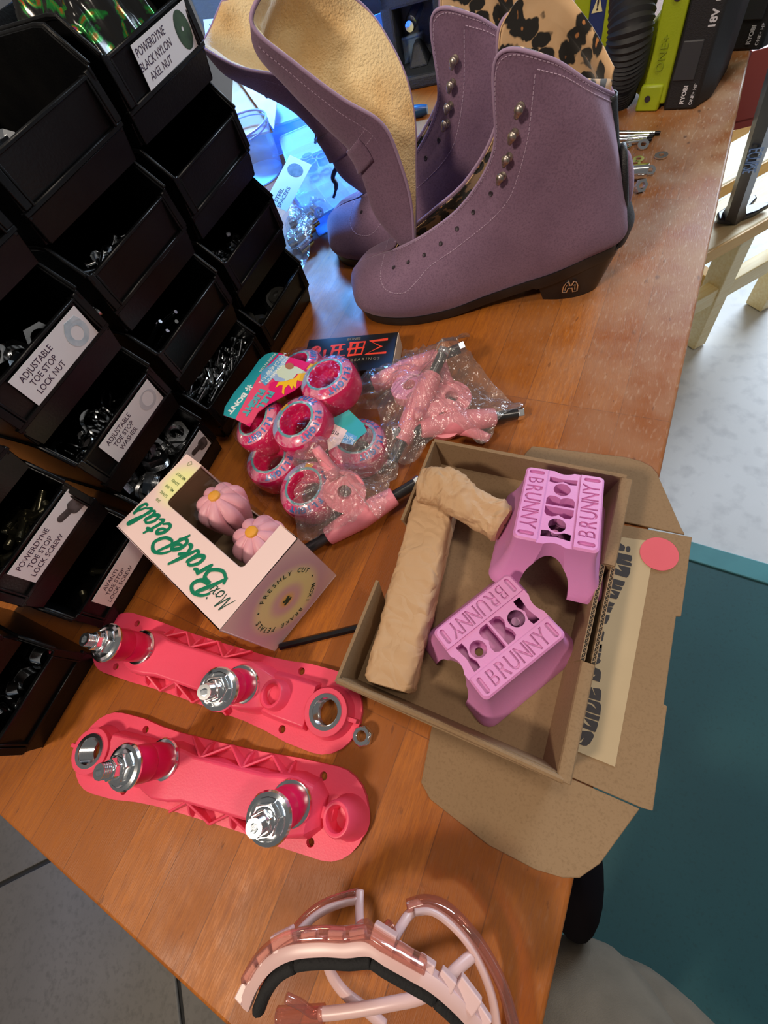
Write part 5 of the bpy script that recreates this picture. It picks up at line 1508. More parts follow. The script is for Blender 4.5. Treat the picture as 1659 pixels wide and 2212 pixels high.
CZ = 0.060
cardo = thing('header_card', 'teal and magenta FULL FLIGHT printed card lying on the pink wheels', 'printed card', loc=(0, 0, CZ))
def cr_(x, y): return (480 + x / 5.53, 700 + y / 5.53)
MAG = mat('card_magenta', (0.78, 0.015, 0.16), 0.35, coat=0.5, col2=(0.85, 0.09, 0.20), scale=28, lo=0.5, hi=0.53)
TEALC = mat('card_teal', (0.015, 0.34, 0.42), 0.35, coat=0.5, col2=(0.05, 0.42, 0.44), scale=14)
outl = [cr_(*q_) for q_ in [(20, 1095), (35, 1000), (150, 820), (330, 600), (450, 430), (520, 370), (600, 345), (700, 350), (790, 395), (950, 440), (1110, 490), (1050, 590), (960, 720), (860, 800), (740, 865), (560, 960), (430, 1060), (330, 1230), (160, 1140)]]
MB().prism(pxpoly(outl, CZ), 0, 0.0006).build('card_stock', MAG, cardo, smooth=0)
MB().prism(pxpoly([cr_(*q_) for q_ in [(20, 1095), (35, 1000), (150, 820), (330, 600), (450, 430), (520, 370), (600, 345), (680, 352), (560, 480), (430, 640), (340, 800), (160, 1140)]], CZ), 0.0006, 0.0008).build('teal_band', TEALC, cardo, smooth=0)
MB().prism(pxpoly([cr_(*q_) for q_ in [(475, 575), (600, 470), (690, 372), (800, 400), (740, 520), (520, 745), (460, 680)]], CZ), 0.0008, 0.0009).build('blue_tag', mat('tag_blue', (0.12, 0.38, 0.66), 0.4, col2=(0.35, 0.55, 0.80), scale=60, lo=0.5, hi=0.52), cardo, smooth=0)
BWH = mat('print_pale_green', (0.62, 0.72, 0.56), 0.4); BRN = mat('print_brown', (0.42, 0.16, 0.09), 0.4)
MB().prism(pxpoly([cr_(*q_) for q_ in [(590, 630), (660, 560), (720, 500), (800, 500), (900, 520), (1040, 600), (1000, 620), (900, 600), (850, 660), (760, 690), (700, 670)]], CZ), 0.0009, 0.0010).build('bird_print', BWH, cardo, smooth=0)
MB().prism(pxpoly([cr_(*q_) for q_ in [(590, 630), (650, 585), (680, 640), (760, 665), (740, 700), (640, 690)]], CZ), 0.0010, 0.00105).build('bird_wing_print', PERI, cardo, smooth=0)
MB().prism(pxpoly([cr_(*q_) for q_ in [(640, 770), (680, 700), (780, 690), (880, 650), (920, 600), (1030, 590), (980, 700), (900, 680), (880, 780), (850, 740), (840, 790), (800, 730), (750, 780), (745, 855), (720, 830), (730, 740), (690, 740)]], CZ), 0.0010, 0.0011).build('bird_tail_print', YEL, cardo, smooth=0)
MB().prism(pxpoly([cr_(*q_) for q_ in [(1010, 545), (1060, 480), (1110, 490), (1060, 575)]], CZ), 0.0009, 0.0010).build('yellow_tab_print', YEL, cardo, smooth=0)
MB().prism(pxpoly([cr_(810 + 52 * cos(a), 512 + 38 * sin(a)) for a in [k * pi / 8 for k in range(16)]], CZ), 0.0011, 0.0012).build('bird_crest_print', BRN, cardo, smooth=0)


def px_text(body, p0, p1, z, size, m, parent, name='lettering', **k):
    """line of lettering centred between two photo points on plane z, reading from p0 to p1"""
    a, b_ = P(*p0, z), P(*p1, z); Mt = frame((a + b_) / 2, b_ - a, (0, 0, 1))
    pm = parent.matrix_world.inverted() if parent else Matrix.Identity(4)
    bpy.context.view_layer.update()
    pm = parent.matrix_world.inverted()
    return text(name, body, m, pm @ Mt, parent, size=size, **k)


CT = mat('card_text_teal', (0.10, 0.42, 0.48), 0.4); CWH = mat('card_text_white', (0.85, 0.88, 0.88), 0.4)
px_text('FULL', cr_(590, 805), cr_(440, 1000), CZ + 0.0009, 0.0098, CT, cardo, bold=0.0007)
px_text('FLIGHT', cr_(490, 775), cr_(255, 1090), CZ + 0.0009, 0.0098, CT, cardo, bold=0.0007)
px_text('BONT', cr_(245, 865), cr_(110, 1025), CZ + 0.0009, 0.0080, CWH, cardo, bold=0.0004, sx=1.2)
px_text('SIZE:53x38MM', cr_(755, 430), cr_(565, 660), CZ + 0.0010, 0.0060, CWH, cardo)
px_text('HARDNESS:101a', cr_(705, 400), cr_(495, 650), CZ + 0.0010, 0.0060, CWH, cardo)
px_text('MADE IN USA', cr_(590, 400), cr_(490, 520), CZ + 0.0010, 0.0042, CWH, cardo)
lg = MB(); lc_ = P(*cr_(318, 762), CZ + 0.0009)
for k in range(6): lg.prism([(0.0008 * cos(a), 0.0008 * sin(a)) for a in (0, 1, 2)] + [(0.004, 0.001), (0.0042, -0.001)], 0, 0.0001, T(lc_.x, lc_.y, 0.0009) @ RZ(k * pi / 3))
lg.build('swirl_logo', CWH, cardo, smooth=0)

c2o = thing('header_card', 'small teal and white tag reading 101a on the right lower wheel', 'printed card', loc=(0, 0, 0.046))
q = lambda x, y: (450 + x / 3.687, 700 + y / 3.687)
MB().prism(pxpoly([q(*s_) for s_ in [(1000, 750), (1120, 685), (1240, 800), (1265, 860), (1210, 900), (1150, 960), (1040, 940)]], 0.046), 0, 0.0005).build('card_stock', TEALC, c2o, smooth=0)
MB().prism(pxpoly([q(*s_) for s_ in [(985, 790), (1108, 850), (1050, 960), (960, 1010), (945, 900)]], 0.046), 0.0005, 0.0008).build('price_label', mat('price_label_paper', (0.82, 0.62, 0.58), 0.6), c2o, smooth=0)
MB().prism(pxpoly([q(*s_) for s_ in [(1105, 860), (1190, 900), (1150, 965), (1060, 950)]], 0.046), 0.0005, 0.0007).build('blue_tag', MATS['tag_blue'], c2o, smooth=0)
px_text('101a', q(975, 858), q(1030, 872), 0.0469, 0.0056, INK, c2o)
px_text('HARD', q(1155, 925), q(1090, 890), 0.0468, 0.0048, CWH, c2o)

# black bearing box with red brush lettering
RB = thing('bearing_box', 'flat black bearing box with red REDS lettering behind the pink wheels', 'box')
zt = 0.022
pa = P(668, 735, zt); pb = P(860, 718, zt); xd = (pb - pa).normalized(); yd = V((xd.y, -xd.x, 0)); Lb = (pb - pa).length
RB.matrix_world = frame((pa.x, pa.y, 0.0005), xd, (0, 0, 1))
bpy.context.view_layer.update()
MB().box(0, Lb, -0.052, 0, 0, zt).build('carton', mat('gloss_black_card', (0.012, 0.012, 0.014), 0.35, spec=0.3), RB, smooth=0, bevel=0.0004)
MB().box(Lb, Lb + 0.0008, -0.0515, -0.0005, 0.0008, zt - 0.0006).build('side_panel', mat('cream_card_side', (0.62, 0.52, 0.42), 0.7), RB, smooth=0)
REDI = mat('red_print', (0.85, 0.06, 0.03), 0.45)
rm = MB(); sx_ = Lb / 0.106


def brush(pts, w0=0.0018, w1=0.0008):
    p_ = [V((x * sx_, y, zt + 0.0002)) for x, y in pts]
    rm.tube(p_, [w0 + (w1 - w0) * i / max(1, len(p_) - 1) for i in range(len(p_))], 6, flat=0.12)


brush([(0.0085, -0.0290), (0.0050, -0.0390)]); brush([(0.0160, -0.0290), (0.0185, -0.0390), (0.0240, -0.0440)]); brush([(0.0240, -0.0180), (0.0250, -0.0300), (0.0190, -0.0380)])
brush([(0.0300, -0.0130), (0.0475, -0.0120)]); brush([(0.0340, -0.0130), (0.0330, -0.0290), (0.0280, -0.0330)]); brush([(0.0330, -0.0205), (0.0460, -0.0195)]); brush([(0.0420, -0.0130), (0.0415, -0.0290)]); brush([(0.0320, -0.0295), (0.0500, -0.0285)])
brush([(0.0520, -0.0110), (0.0700, -0.0105), (0.0690, -0.0290)]); brush([(0.0545, -0.0110), (0.0540, -0.0290)]); brush([(0.0510, -0.0200), (0.0710, -0.0190)]); brush([(0.0620, -0.0105), (0.0610, -0.0290)]); brush([(0.0530, -0.0290), (0.0700, -0.0285)])
brush([(0.0960, -0.0095), (0.0760, -0.0105), (0.0900, -0.0195), (0.0740, -0.0290), (0.0970, -0.0290)], 0.0020, 0.0015)
rm.prism(circle(0.0125 * sx_, -0.0175, 0.0065, 28), zt, zt + 0.0003)
rm.build('brush_lettering', REDI, RB, smooth=0)
text('lettering', 'BONES', mat('dim_gold_print', (0.30, 0.26, 0.18), 0.5), T(0.056 * sx_, -0.0050, zt + 0.0002), RB, size=0.0050)
text('lettering', 'SKATE BEARINGS', MATS['dim_gold_print'], T(0.062 * sx_, -0.0365, zt + 0.0002), RB, size=0.0052, spacing=1.5)
text('lettering', 'SWISS', INK, T(0.0125 * sx_, -0.0175, zt + 0.0004) @ RZ(0.9), RB, size=0.0036)

# ------------------------------------------------------------------ pink trucks in polybags
TP = mat('truck_pink_paint', (0.84, 0.27, 0.33), 0.42, col2=(0.80, 0.24, 0.30), scale=40, bump=0.08, bscale=400)
SLEEVE = mat('black_axle_sleeve', (0.02, 0.02, 0.022), 0.28, spec=0.7)


def make_hanger():
    t = thing('skate_truck', 'pink skate truck', 'truck', group='pink trucks in clear bags')
    mb = MB(); X = Matrix(((0, 0, 1, 0), (0, 1, 0, 0), (-1, 0, 0, 0), (0, 0, 0, 1)))
    mb.lathe([(1e-5, -0.0350), (0.0078, -0.0350), (0.0086, -0.034), (0.0102, -0.016), (0.0115, 0.0), (0.0102, 0.016), (0.0086, 0.034), (0.0078, 0.0350), (1e-5, 0.0350)], 28, X)
    mb.build('axle_housing', TP, t, smooth=40)
    b2 = MB()
    b2.prism(circle(0, -0.027, 0.0185, 36), -0.0050, 0.0052, holes=[circle(0, -0.027, 0.0062, 24)])
    b2.build('kingpin_ring', TP, t, smooth=35, bevel=0.0014, seg=3)
    b3 = MB(); b3.hexa([(-0.017, 0.004, -0.006), (0.017, 0.004, -0.006), (0.0105, -0.014, -0.0045), (-0.0105, -0.014, -0.0045)][::-1], [(-0.015, 0.004, 0.0068), (0.015, 0.004, 0.0068), (0.0095, -0.014, 0.0045), (-0.0095, -0.014, 0.0045)][::-1])
    b3.build('web', TP, t, smooth=40, bevel=0.0012)
    b4 = MB(); b4.tube([(0, -0.042, 0), (0, -0.052, 0.001), (0, -0.064, 0.003), (0, -0.072, 0.0045)], [0.0082, 0.0058, 0.0048, 0.0040], 16)
    b4.build('pivot_pin', TP, t, smooth=180)
    for s_ in (1, -1):
        a = MB(); a.cyl(0.0050, 0.0350, 0.056, 20, X if s_ < 0 else RZ(pi) @ X); a.build('axle_sleeve', SLEEVE, t, smooth=40)
        a = MB(); a.prism(hexpoly(0.0062), 0.056, 0.0615, X if s_ < 0 else RZ(pi) @ X, holes=[circle(0, 0, 0.0032, 14)]); a.build('axle_nut', CHROME, t, smooth=25, bevel=0.0006)
    return t


hg0 = make_hanger(); HG = []


def place_hanger(A, B, side, z_n, label):
    """A, B axle tips in space; side: a point the ring points to"""
    o = hg0 if not HG else copy_tree(hg0); c = (A + B) / 2; x = (B - A).normalized()
    y = -(V(side) - c); y = (y - x * y.dot(x)).normalized(); z = x.cross(y)
    M = Matrix(((x.x, y.x, z.x, c.x), (x.y, y.y, z.y, c.y), (x.z, y.z, z.z, c.z), (0, 0, 0, 1)))
    if z.z < 0: M = M @ RY(pi)
    o.matrix_world = M; o['label'] = label; HG.append((o, c, x, -y)); return o


place_hanger(P(757, 852, 0.020), P(1003, 748, 0.034), P(955, 830, 0.034), 0, 'pink truck at the top of the bag, one axle end by the bearing box')
place_hanger(P(853, 985, 0.018), P(950, 778, 0.044), P(975, 905, 0.020), 0, 'pink truck with its axle end nut standing up at the middle of the bag')
place_hanger(P(693, 1168, 0.010), P(868, 1062, 0.018), P(752, 1010, 0.045), 0, 'pink truck in the lower bag with its round ring uppermost')
place_hanger(P(915, 925, 0.024), P(1062, 902, 0.012), P(985, 850, 0.020), 0, 'pink truck lying against the carton far wall')


def drape(center, outline, solids, n_ang=200, n_r=50, slope=0.9, zmin=0.0015, amp=0.0048, seed=0.0):
    """film sheet laid over solids = [(p, q, r)] capsules"""
    bnd = spline([V((p.x, p.y, 0)) for p in outline], max(2, n_ang // len(outline)), closed=True)
    G = []

    def hgt(x, y):
        z = zmin
        for a, b_, r in solids:
            ab = V((b_.x - a.x, b_.y - a.y)); ap = V((x - a.x, y - a.y)); tt = max(0, min(1, ap.dot(ab) / max(ab.dot(ab), 1e-9)))
            d = (ap - ab * tt).length; zc = a.z + (b_.z - a.z) * tt
            h = zc + (sqrt(max(r * r - d * d, 0)) if d < r * 0.75 else r * 0.66 - (d - r * 0.75) * slope)
            z = max(z, h)
        return z
    for p in bnd:
        row = []
        for j in range(n_r + 1):
            f = j / n_r; x = center.x + (p.x - center.x) * f; y = center.y + (p.y - center.y) * f
            z = hgt(x, y) + 0.0012
            a = atan2(p.y - center.y, p.x - center.x)
            w = 1.3 * noise.noise(V((cos(a) * 9 + seed, sin(a) * 9, f * 1.5))) + 0.8 * noise.noise(V((x * 55 + seed, y * 55, 0.7))) + 0.35 * noise.noise(V((x * 160, y * 160, seed)))
            z += amp * (0.3 + f) * abs(w)
            row.append(V((x, y, max(z, 0.0012))))
        G.append(row)
    return MB().grid(G, closed_u=True)


def hsol(i):
    o, c, x, y = HG[i]
    return [(c - x * 0.061, c + x * 0.061, 0.0065), (c - x * 0.034, c + x * 0.034, 0.011), (c + y * 0.020, c + y * 0.034, 0.016), (c + y * 0.04, c + y * 0.07, 0.007)]


solA = hsol(0) + hsol(1) + hsol(3)
outA = [P(x, y, z) for x, y, z in [(868, 735, .02), (905, 731, .02), (935, 748, .03), (985, 716, .02), (1013, 712, .01), (1010, 752, .01), (988, 778, .01), (1020, 808, .01), (1075, 850, .005), (1130, 888, .003), (1085, 922, .003), (1045, 972, .003), (990, 955, .003), (935, 985, .003), (900, 1015, .003), (860, 1022, .003), (838, 985, .003), (830, 935, .003), (822, 905, .003), (785, 888, .012), (748, 862, .015), (755, 838, .02), (800, 800, .02), (830, 775, .02), (855, 762, .02)]]
ob = drape(P(915, 850, 0.02), outA, solA, seed=1.3).build('polybag', POLY, smooth=180)
tag(ob, 'clear crinkled polybag over the three pink trucks behind the carton', 'plastic bag')
solB = hsol(2)
outB = [P(x, y, z) for x, y, z in [(640, 1008, .04), (680, 990, .04), (720, 972, .042), (775, 962, .04), (820, 965, .02), (845, 1010, .01), (872, 1035, .003), (856, 1075, .003), (848, 1112, .003), (828, 1140, .003), (815, 1122, .003), (788, 1150, .003), (740, 1166, .003), (665, 1182, .003), (672, 1130, .003), (684, 1065, .02), (662, 1035, .038)]]
ob = drape(P(765, 1065, 0.02), outB, solB + [(wc[5], wc[5], 0.030), (wc[6], wc[6] + V((.02, 0, 0)), 0.028)], seed=5.1).build('polybag', POLY, smooth=180)
tag(ob, 'clear polybag with the lower pink truck, one corner draped over the lowest wheel', 'plastic bag')
# shrink wrap over the two packs of wheels
def wsol(idx): return [(wc[i], wc[i] + V((0.0005, 0, 0)), 0.0290) for i in idx]
def hullout(idx, r=0.031, n=28):
    c = sum((wc[i] for i in idx), V((0, 0, 0))) / len(idx); out = []
    for k in range(n):
        a = 2 * pi * k / n; d = V((cos(a), sin(a), 0)); s_ = max((wc[i] - c).dot(d) + r for i in idx)
        out.append(c + d * s_ * 0.985)
    return c, out


def wrap_sheet(idx, label, seed):
    c, out = hullout(idx); G = []
    bnd = spline([V((p.x, p.y, 0)) for p in out], 5, closed=True)
    for p in bnd:
        row = []
        for j in range(31):
            f = (j / 30) ** 0.8; x = c.x + (p.x - c.x) * f; y = c.y + (p.y - c.y) * f; z = 0.002
            for i in idx:
                d = sqrt((x - wc[i].x) ** 2 + (y - wc[i].y) ** 2)
                h = wc[i].z + 0.0182 - (0 if d < 0.019 else (d - 0.019) ** 2 * 60) if d < 0.0285 else wc[i].z + 0.0128 - (d - 0.0285) * 1.9
                z = max(z, h)
            z += 0.0009 * abs(noise.noise(V((x * 120 + seed, y * 120, 0)))) + 0.0004
            row.append(V((x, y, z)))
        for dz in (0.010, 0.020):
            q_ = row[30].copy(); q_.z = max(0.002, q_.z - dz); row.append(q_)
        G.append(row)
    o = MB().grid(G, closed_u=True).build('shrink_wrap', WRAP, smooth=180); tag(o, label, 'shrink wrap')


wrap_sheet([0, 1, 2, 3], 'clear shrink wrap stretched over the upper pink wheels and their card', 0.5)
wrap_sheet([4, 5, 6], 'clear shrink wrap round the lower pink wheels', 4.5)

# ------------------------------------------------------------------ clear and pale pink face guard
PG = mat('pale_pink_plastic', (0.66, 0.44, 0.42), 0.35, col2=(0.62, 0.41, 0.40), scale=40, spec=0.5)
CLEARP = film_mat('clear_pink_plastic', (0.90, 0.62, 0.54), refl=0.5, bscale=30, bump=0.15, rough=0.05, veil=0.06)
FOAM = mat('black_foam_pad', (0.008, 0.008, 0.009), 0.85, bump=0.4, bscale=500)
fg = thing('face_guard', 'clear and pale pink goggle-like face guard with black foam pad at the bench end', 'face guard')


def rail(pts, n=6): return spline([P(x, y, z) for x, y, z in pts], n)


band = rail([(531, 2172, .050), (545, 2135, .055), (566, 2100, .060), (598, 2070, .064), (640, 2052, .067), (700, 2046, .069), (750, 2048, .070), (800, 2045, .071), (840, 2068, .071), (892, 2097, .069), (935, 2122, .067), (975, 2155, .064), (1010, 2190, .060), (1045, 2230, .055), (1075, 2275, .048)])
mb = MB(); k_ = len(band); rows = []
for i, p in enumerate(band):
    d = (band[min(i + 1, k_ - 1)] - band[max(i - 1, 0)]).normalized(); s_ = d.cross(V((0, 0, 1))).normalized()
    w_ = 0.0030
    rows.append([p + s_ * a + V((0, 0, b_)) for a, b_ in ((w_, 0), (w_, 0.0022), (0, 0.0030), (-w_, 0.0022), (-w_, -0.0050), (-w_ + 0.0012, -0.0062), (w_ - 0.001, -0.0050), (w_, 0))])
mb.grid(rows)
mb.build('brow_band', PG, fg, smooth=40)
tt_ = MB()
for i in range(3, k_ - 4, 6):
    p = band[i]; d = (band[i + 1] - band[i - 1]).normalized(); s_ = d.cross(V((0, 0, 1))).normalized(); s_ = s_ if s_.y > 0 else -s_
    Mt = frame(p + s_ * 0.0045, d, (0, 0, 1)); big = i in (21, 45, 69)
    tt_.box(-0.0040 - 0.002 * big, 0.0040 + 0.002 * big, -0.0030, 0.0020 + 0.0025 * big, -0.0040, 0.0016, Mt)
tt_.build('clip_teeth', PG, fg, smooth=0, bevel=0.0006)
for i0, i1 in ((1, 22), (23, 42), (43, 62), (63, k_ - 1)):
    fo = MB(); pts = []
    for i in range(i0, i1 + 1):
        p = band[i]; d = (band[min(i + 1, k_ - 1)] - band[max(i - 1, 0)]).normalized(); s_ = d.cross(V((0, 0, 1))).normalized(); s_ = s_ if s_.y < 0 else -s_
        pts.append(p + s_ * 0.0062 + V((0, 0, -0.0045)))
    fo.tube(pts, 0.0034, 10, flat=1.3); fo.build('foam_pad', FOAM, fg, smooth=180)
cl = MB()
outr = rail([(560, 2130, .048), (585, 2085, .045), (620, 2035, .040), (660, 1985, .034), (700, 1955, .030), (745, 1938, .028), (775, 1930, .028)])
outr2 = rail([(880, 1958, .026), (920, 1948, .024), (965, 1962, .022), (1010, 2005, .020), (1050, 2060, .017), (1085, 2130, .013), (1105, 2200, .009), (1118, 2260, .006)])
cl.tube(outr, 0.0028, 10, flat=2.4); cl.tube(outr2, 0.0032, 10, flat=2.4)
cl.tube([p + V((-0.002, 0.006, 0.004)) for p in band[6:60]], 0.0026, 8, flat=1.8)
cl.tube(rail([(618, 2155, .040), (650, 2170, .036), (672, 2186, .032), (690, 2188, .030)]), 0.0024, 8)
cl.tube(rail([(600, 2195, .030), (640, 2193, .030), (700, 2190, .030)]), 0.0042, 10)
cl.tube(rail([(786, 2002, .044), (800, 2022, .048), (822, 2024, .048), (846, 2004, .044)]), 0.0042, 10, flat=1.5)
cl.build('clear_rim', CLEARP, fg, smooth=180)
st_ = MB()
inr = rail([(608, 2075, .050), (632, 2030, .044), (668, 1990, .038), (705, 1965, .034), (745, 1950, .031), (775, 1945, .031)])
inr2 = rail([(895, 1968, .030), (930, 1966, .028), (968, 1990, .026), (1010, 2035, .023), (1040, 2090, .020), (1062, 2150, .016), (1072, 2212, .012), (1078, 2270, .008)])
st_.tube(inr, 0.0019, 8, flat=1.9); st_.build('side_arc', PG, fg, smooth=180)
st_ = MB(); st_.tube(inr2, 0.0023, 8, flat=1.9); st_.build('side_arc', PG, fg, smooth=180)
for nm, pts, r in (('strut', [(777, 1925, .030), (776, 1965, .036), (778, 2005, .046), (786, 2035, .060), (800, 2046, .070)], 0.0026),
                   ('strut', [(880, 1962, .030), (905, 1955, .028), (880, 1980, .032), (858, 2015, .042), (840, 2045, .058), (835, 2062, .068)], 0.0027),
                   ('strut', [(665, 2008, .034), (682, 2030, .034), (700, 2060, .033), (716, 2105, .030), (745, 2145, .027), (790, 2180, .024), (830, 2215, .02)], 0.0029),
                   ('strut', [(1022, 2062, .023), (985, 2095, .030), (950, 2130, .034), (905, 2155, .036), (845, 2168, .036), (780, 2180, .034), (720, 2188, .032), (690, 2190, .031)], 0.0031)):
    q = MB(); q.tube(rail(pts), r, 10, flat=0.8); q.build(nm, PG, fg, smooth=180)
q = MB(); q.hexa([tuple(P(x, y, .0655)) for x, y in ((772, 2030), (778, 2050), (845, 2068), (838, 2035))], [tuple(P(x, y, .070)) for x, y in ((780, 2028), (784, 2046), (838, 2062), (832, 2032))]); q.build('nose_bridge', PG, fg, smooth=40, bevel=0.0015)
# ------------------------------------------------------------------ things farther down the bench
LIME = mat('lime_plastic', (0.36, 0.44, 0.012), 0.4, col2=(0.32, 0.40, 0.01), scale=30, bump=0.08, bscale=600)
GRIP = mat('dark_grey_overmould', (0.012, 0.012, 0.014), 0.6, bump=0.25, bscale=700)
TW_ = mat('tool_white_print', (0.62, 0.62, 0.66), 0.5)


def battery_foot(label, M, name='cordless_tool', extra=True):
    """base of a cordless tool on its battery; local x along the visible side, y away from the camera, z up"""
    t = thing(name, label, 'power tool', M=M, group='lime and black cordless tools')
    sh = MB()
    sh.hexa([(0.0, 0.0, 0.006), (0.030, 0.002, 0.006), (0.030, 0.095, 0.006), (0.0, 0.095, 0.006)], [(0.0, 0.004, 0.155), (0.026, 0.006, 0.155), (0.026, 0.085, 0.155), (0.0, 0.085, 0.155)])
    sh.hexa([(-0.004, -0.003, 0.0), (0.024, -0.002, 0.0), (0.024, 0.05, 0.0), (-0.004, 0.05, 0.0)], [(-0.002, -0.002, 0.027), (0.024, -0.001, 0.027), (0.024, 0.05, 0.027), (-0.002, 0.05, 0.027)])
    sh.hexa([(-0.030, 0.02, 0.02), (0.0, 0.004, 0.012), (0.0, 0.08, 0.012), (-0.030, 0.08, 0.02)], [(-0.012, 0.02, 0.075), (0.0, 0.006, 0.088), (0.0, 0.08, 0.088), (-0.012, 0.08, 0.075)])
    sh.build('lime_shell', LIME, t, smooth=30, bevel=0.0025)
    bb = MB()
    bb.hexa([(0.030, 0.0, 0.0), (0.066, 0.003, 0.0), (0.078, 0.03, 0.0), (0.078, 0.10, 0.0), (0.030, 0.10, 0.0)], [(0.028, 0.004, 0.155), (0.064, 0.006, 0.155), (0.076, 0.03, 0.155), (0.076, 0.09, 0.155), (0.028, 0.09, 0.155)])
    bb.build('battery_body', GRIP, t, smooth=30, bevel=0.003)
    pn = MB(); pn.hexa([(0.032, -0.001, 0.030), (0.056, 0.0005, 0.030), (0.056, 0.004, 0.030), (0.032, 0.004, 0.030)], [(0.033, 0.001, 0.066), (0.055, 0.002, 0.066), (0.055, 0.006, 0.066), (0.033, 0.006, 0.066)])
    pn.build('release_button', mat('slate_plastic', (0.035, 0.037, 0.042), 0.5), t, smooth=0, bevel=0.0012)
    hh = MB(); hh.cyl(0.0034, -0.0002, 0.0006, 16, frame((0.009, -0.0032, 0.014), (1, 0, 0), (0, -1, 0))); hh.build('screw_hole', INK, t, smooth=0)
    hh = MB(); hh.cyl(0.0050, -0.0002, 0.0006, 16, frame((0.015, 0.0026, 0.104), (1, 0, 0), (0, -1, 0))); hh.build('screw_hole', INK, t, smooth=0)
    Mf = lambda x, y, z: frame((x, y, z), (0, 0, 1), (0.05, -1, 0.02))
    text('lettering', 'ONE+', mat('lime_emboss', (0.25, 0.32, 0.01), 0.5), Mf(0.014, 0.0010, 0.056), t, size=0.0120, ext=0.0004, spacing=1.1)
    text('lettering', 'RYOBI', TW_, Mf(0.050, 0.0008, 0.016), t, size=0.0065, ext=0.0003, bold=0.0002)
    text('lettering', 'ONE+ HP', TW_, Mf(0.060, 0.0018, 0.016), t, size=0.0050, ext=0.0003)
    text('lettering', '18V', TW_, Mf(0.058, 0.0040, 0.082), t, size=0.0100, ext=0.0003, bold=0.0003)
    text('lettering', 'Lithium', TW_, Mf(0.057, 0.0044, 0.106), t, size=0.0070, ext=0.0003)
    return t


p0 = P(1378, 240, 0); p1 = P(1460, 240, 0)
t1 = battery_foot('lime and black cordless tool standing nearest the lavender boot heel', frame(p0, p1 - p0, (0, 0, 1)))
p0 = P(1522, 112, 0); p1 = P(1600, 112, 0)
t2 = copy_tree(t1); t2.matrix_world = frame(p0, p1 - p0, (0, 0, 1)); t2['label'] = 'lime and black cordless tool at the bench front edge, farthest right'
p0 = P(1232, 118, 0)
t3 = thing('cordless_tool', 'pale green cordless tool with a warning label, half hidden by the leopard collar', 'power tool', M=frame(P(1225, 160, 0), (1, -0.15, 0), (0, 0, 1)))
q = MB(); q.hexa([(0, 0, 0), (0.022, 0, 0), (0.022, 0.07, 0), (0, 0.07, 0)], [(0, 0, 0.2), (0.020, 0, 0.2), (0.020, 0.06, 0.2), (0, 0.06, 0.2)]); q.box(0.042, 0.056, 0.0, 0.06, 0, 0.2)
q.build('lime_shell', LIME, t3, smooth=0, bevel=0.002)
q = MB(); q.box(0.020, 0.044, 0.003, 0.06, 0, 0.2); q.build('label_panel', mat('navy_label', (0.02, 0.04, 0.16), 0.4), t3, smooth=0)
q = MB(); q.prism([(0.024, 0.060), (0.038, 0.060), (0.031, 0.078)], 0.0, 0.0004, Matrix(((1, 0, 0, 0), (0, 0, -1, 0.0028), (0, 1, 0, 0), (0, 0, 0, 1)))); q.build('warning_triangle', mat('warning_cream', (0.80, 0.72, 0.40), 0.5), t3, smooth=0)
text('lettering', '!', INK, frame((0.031, 0.0022, 0.0665), (1, 0, 0), (0, -1, 0)), t3, size=0.014, ext=0.0002, bold=0.0004)
# ribbed black hand grip between the collar and the tools
rg = thing('ribbed_hose', 'black ribbed rubber grip leaning between the boot collar and the lime tool', 'rubber grip')
q = MB(); pth = spline([P(1335, 205, 0.01), P(1342, 175, 0.03), P(1352, 130, 0.055), P(1362, 60, 0.085), P(1370, -40, 0.115)], 14)
q.tube(pth, [0.0205 + 0.0022 * (i % 2) + (0.003 if 20 < i else 0) for i in range(len(pth))], 20)
q.build('ribbed_grip', BLACKRUB, rg, smooth=40)
q = MB(); q.tube([pth[-1], pth[-1] + V((0.002, 0.01, 0.05))], 0.018, 16); q.build('grip_neck', GRIP, rg, smooth=180)

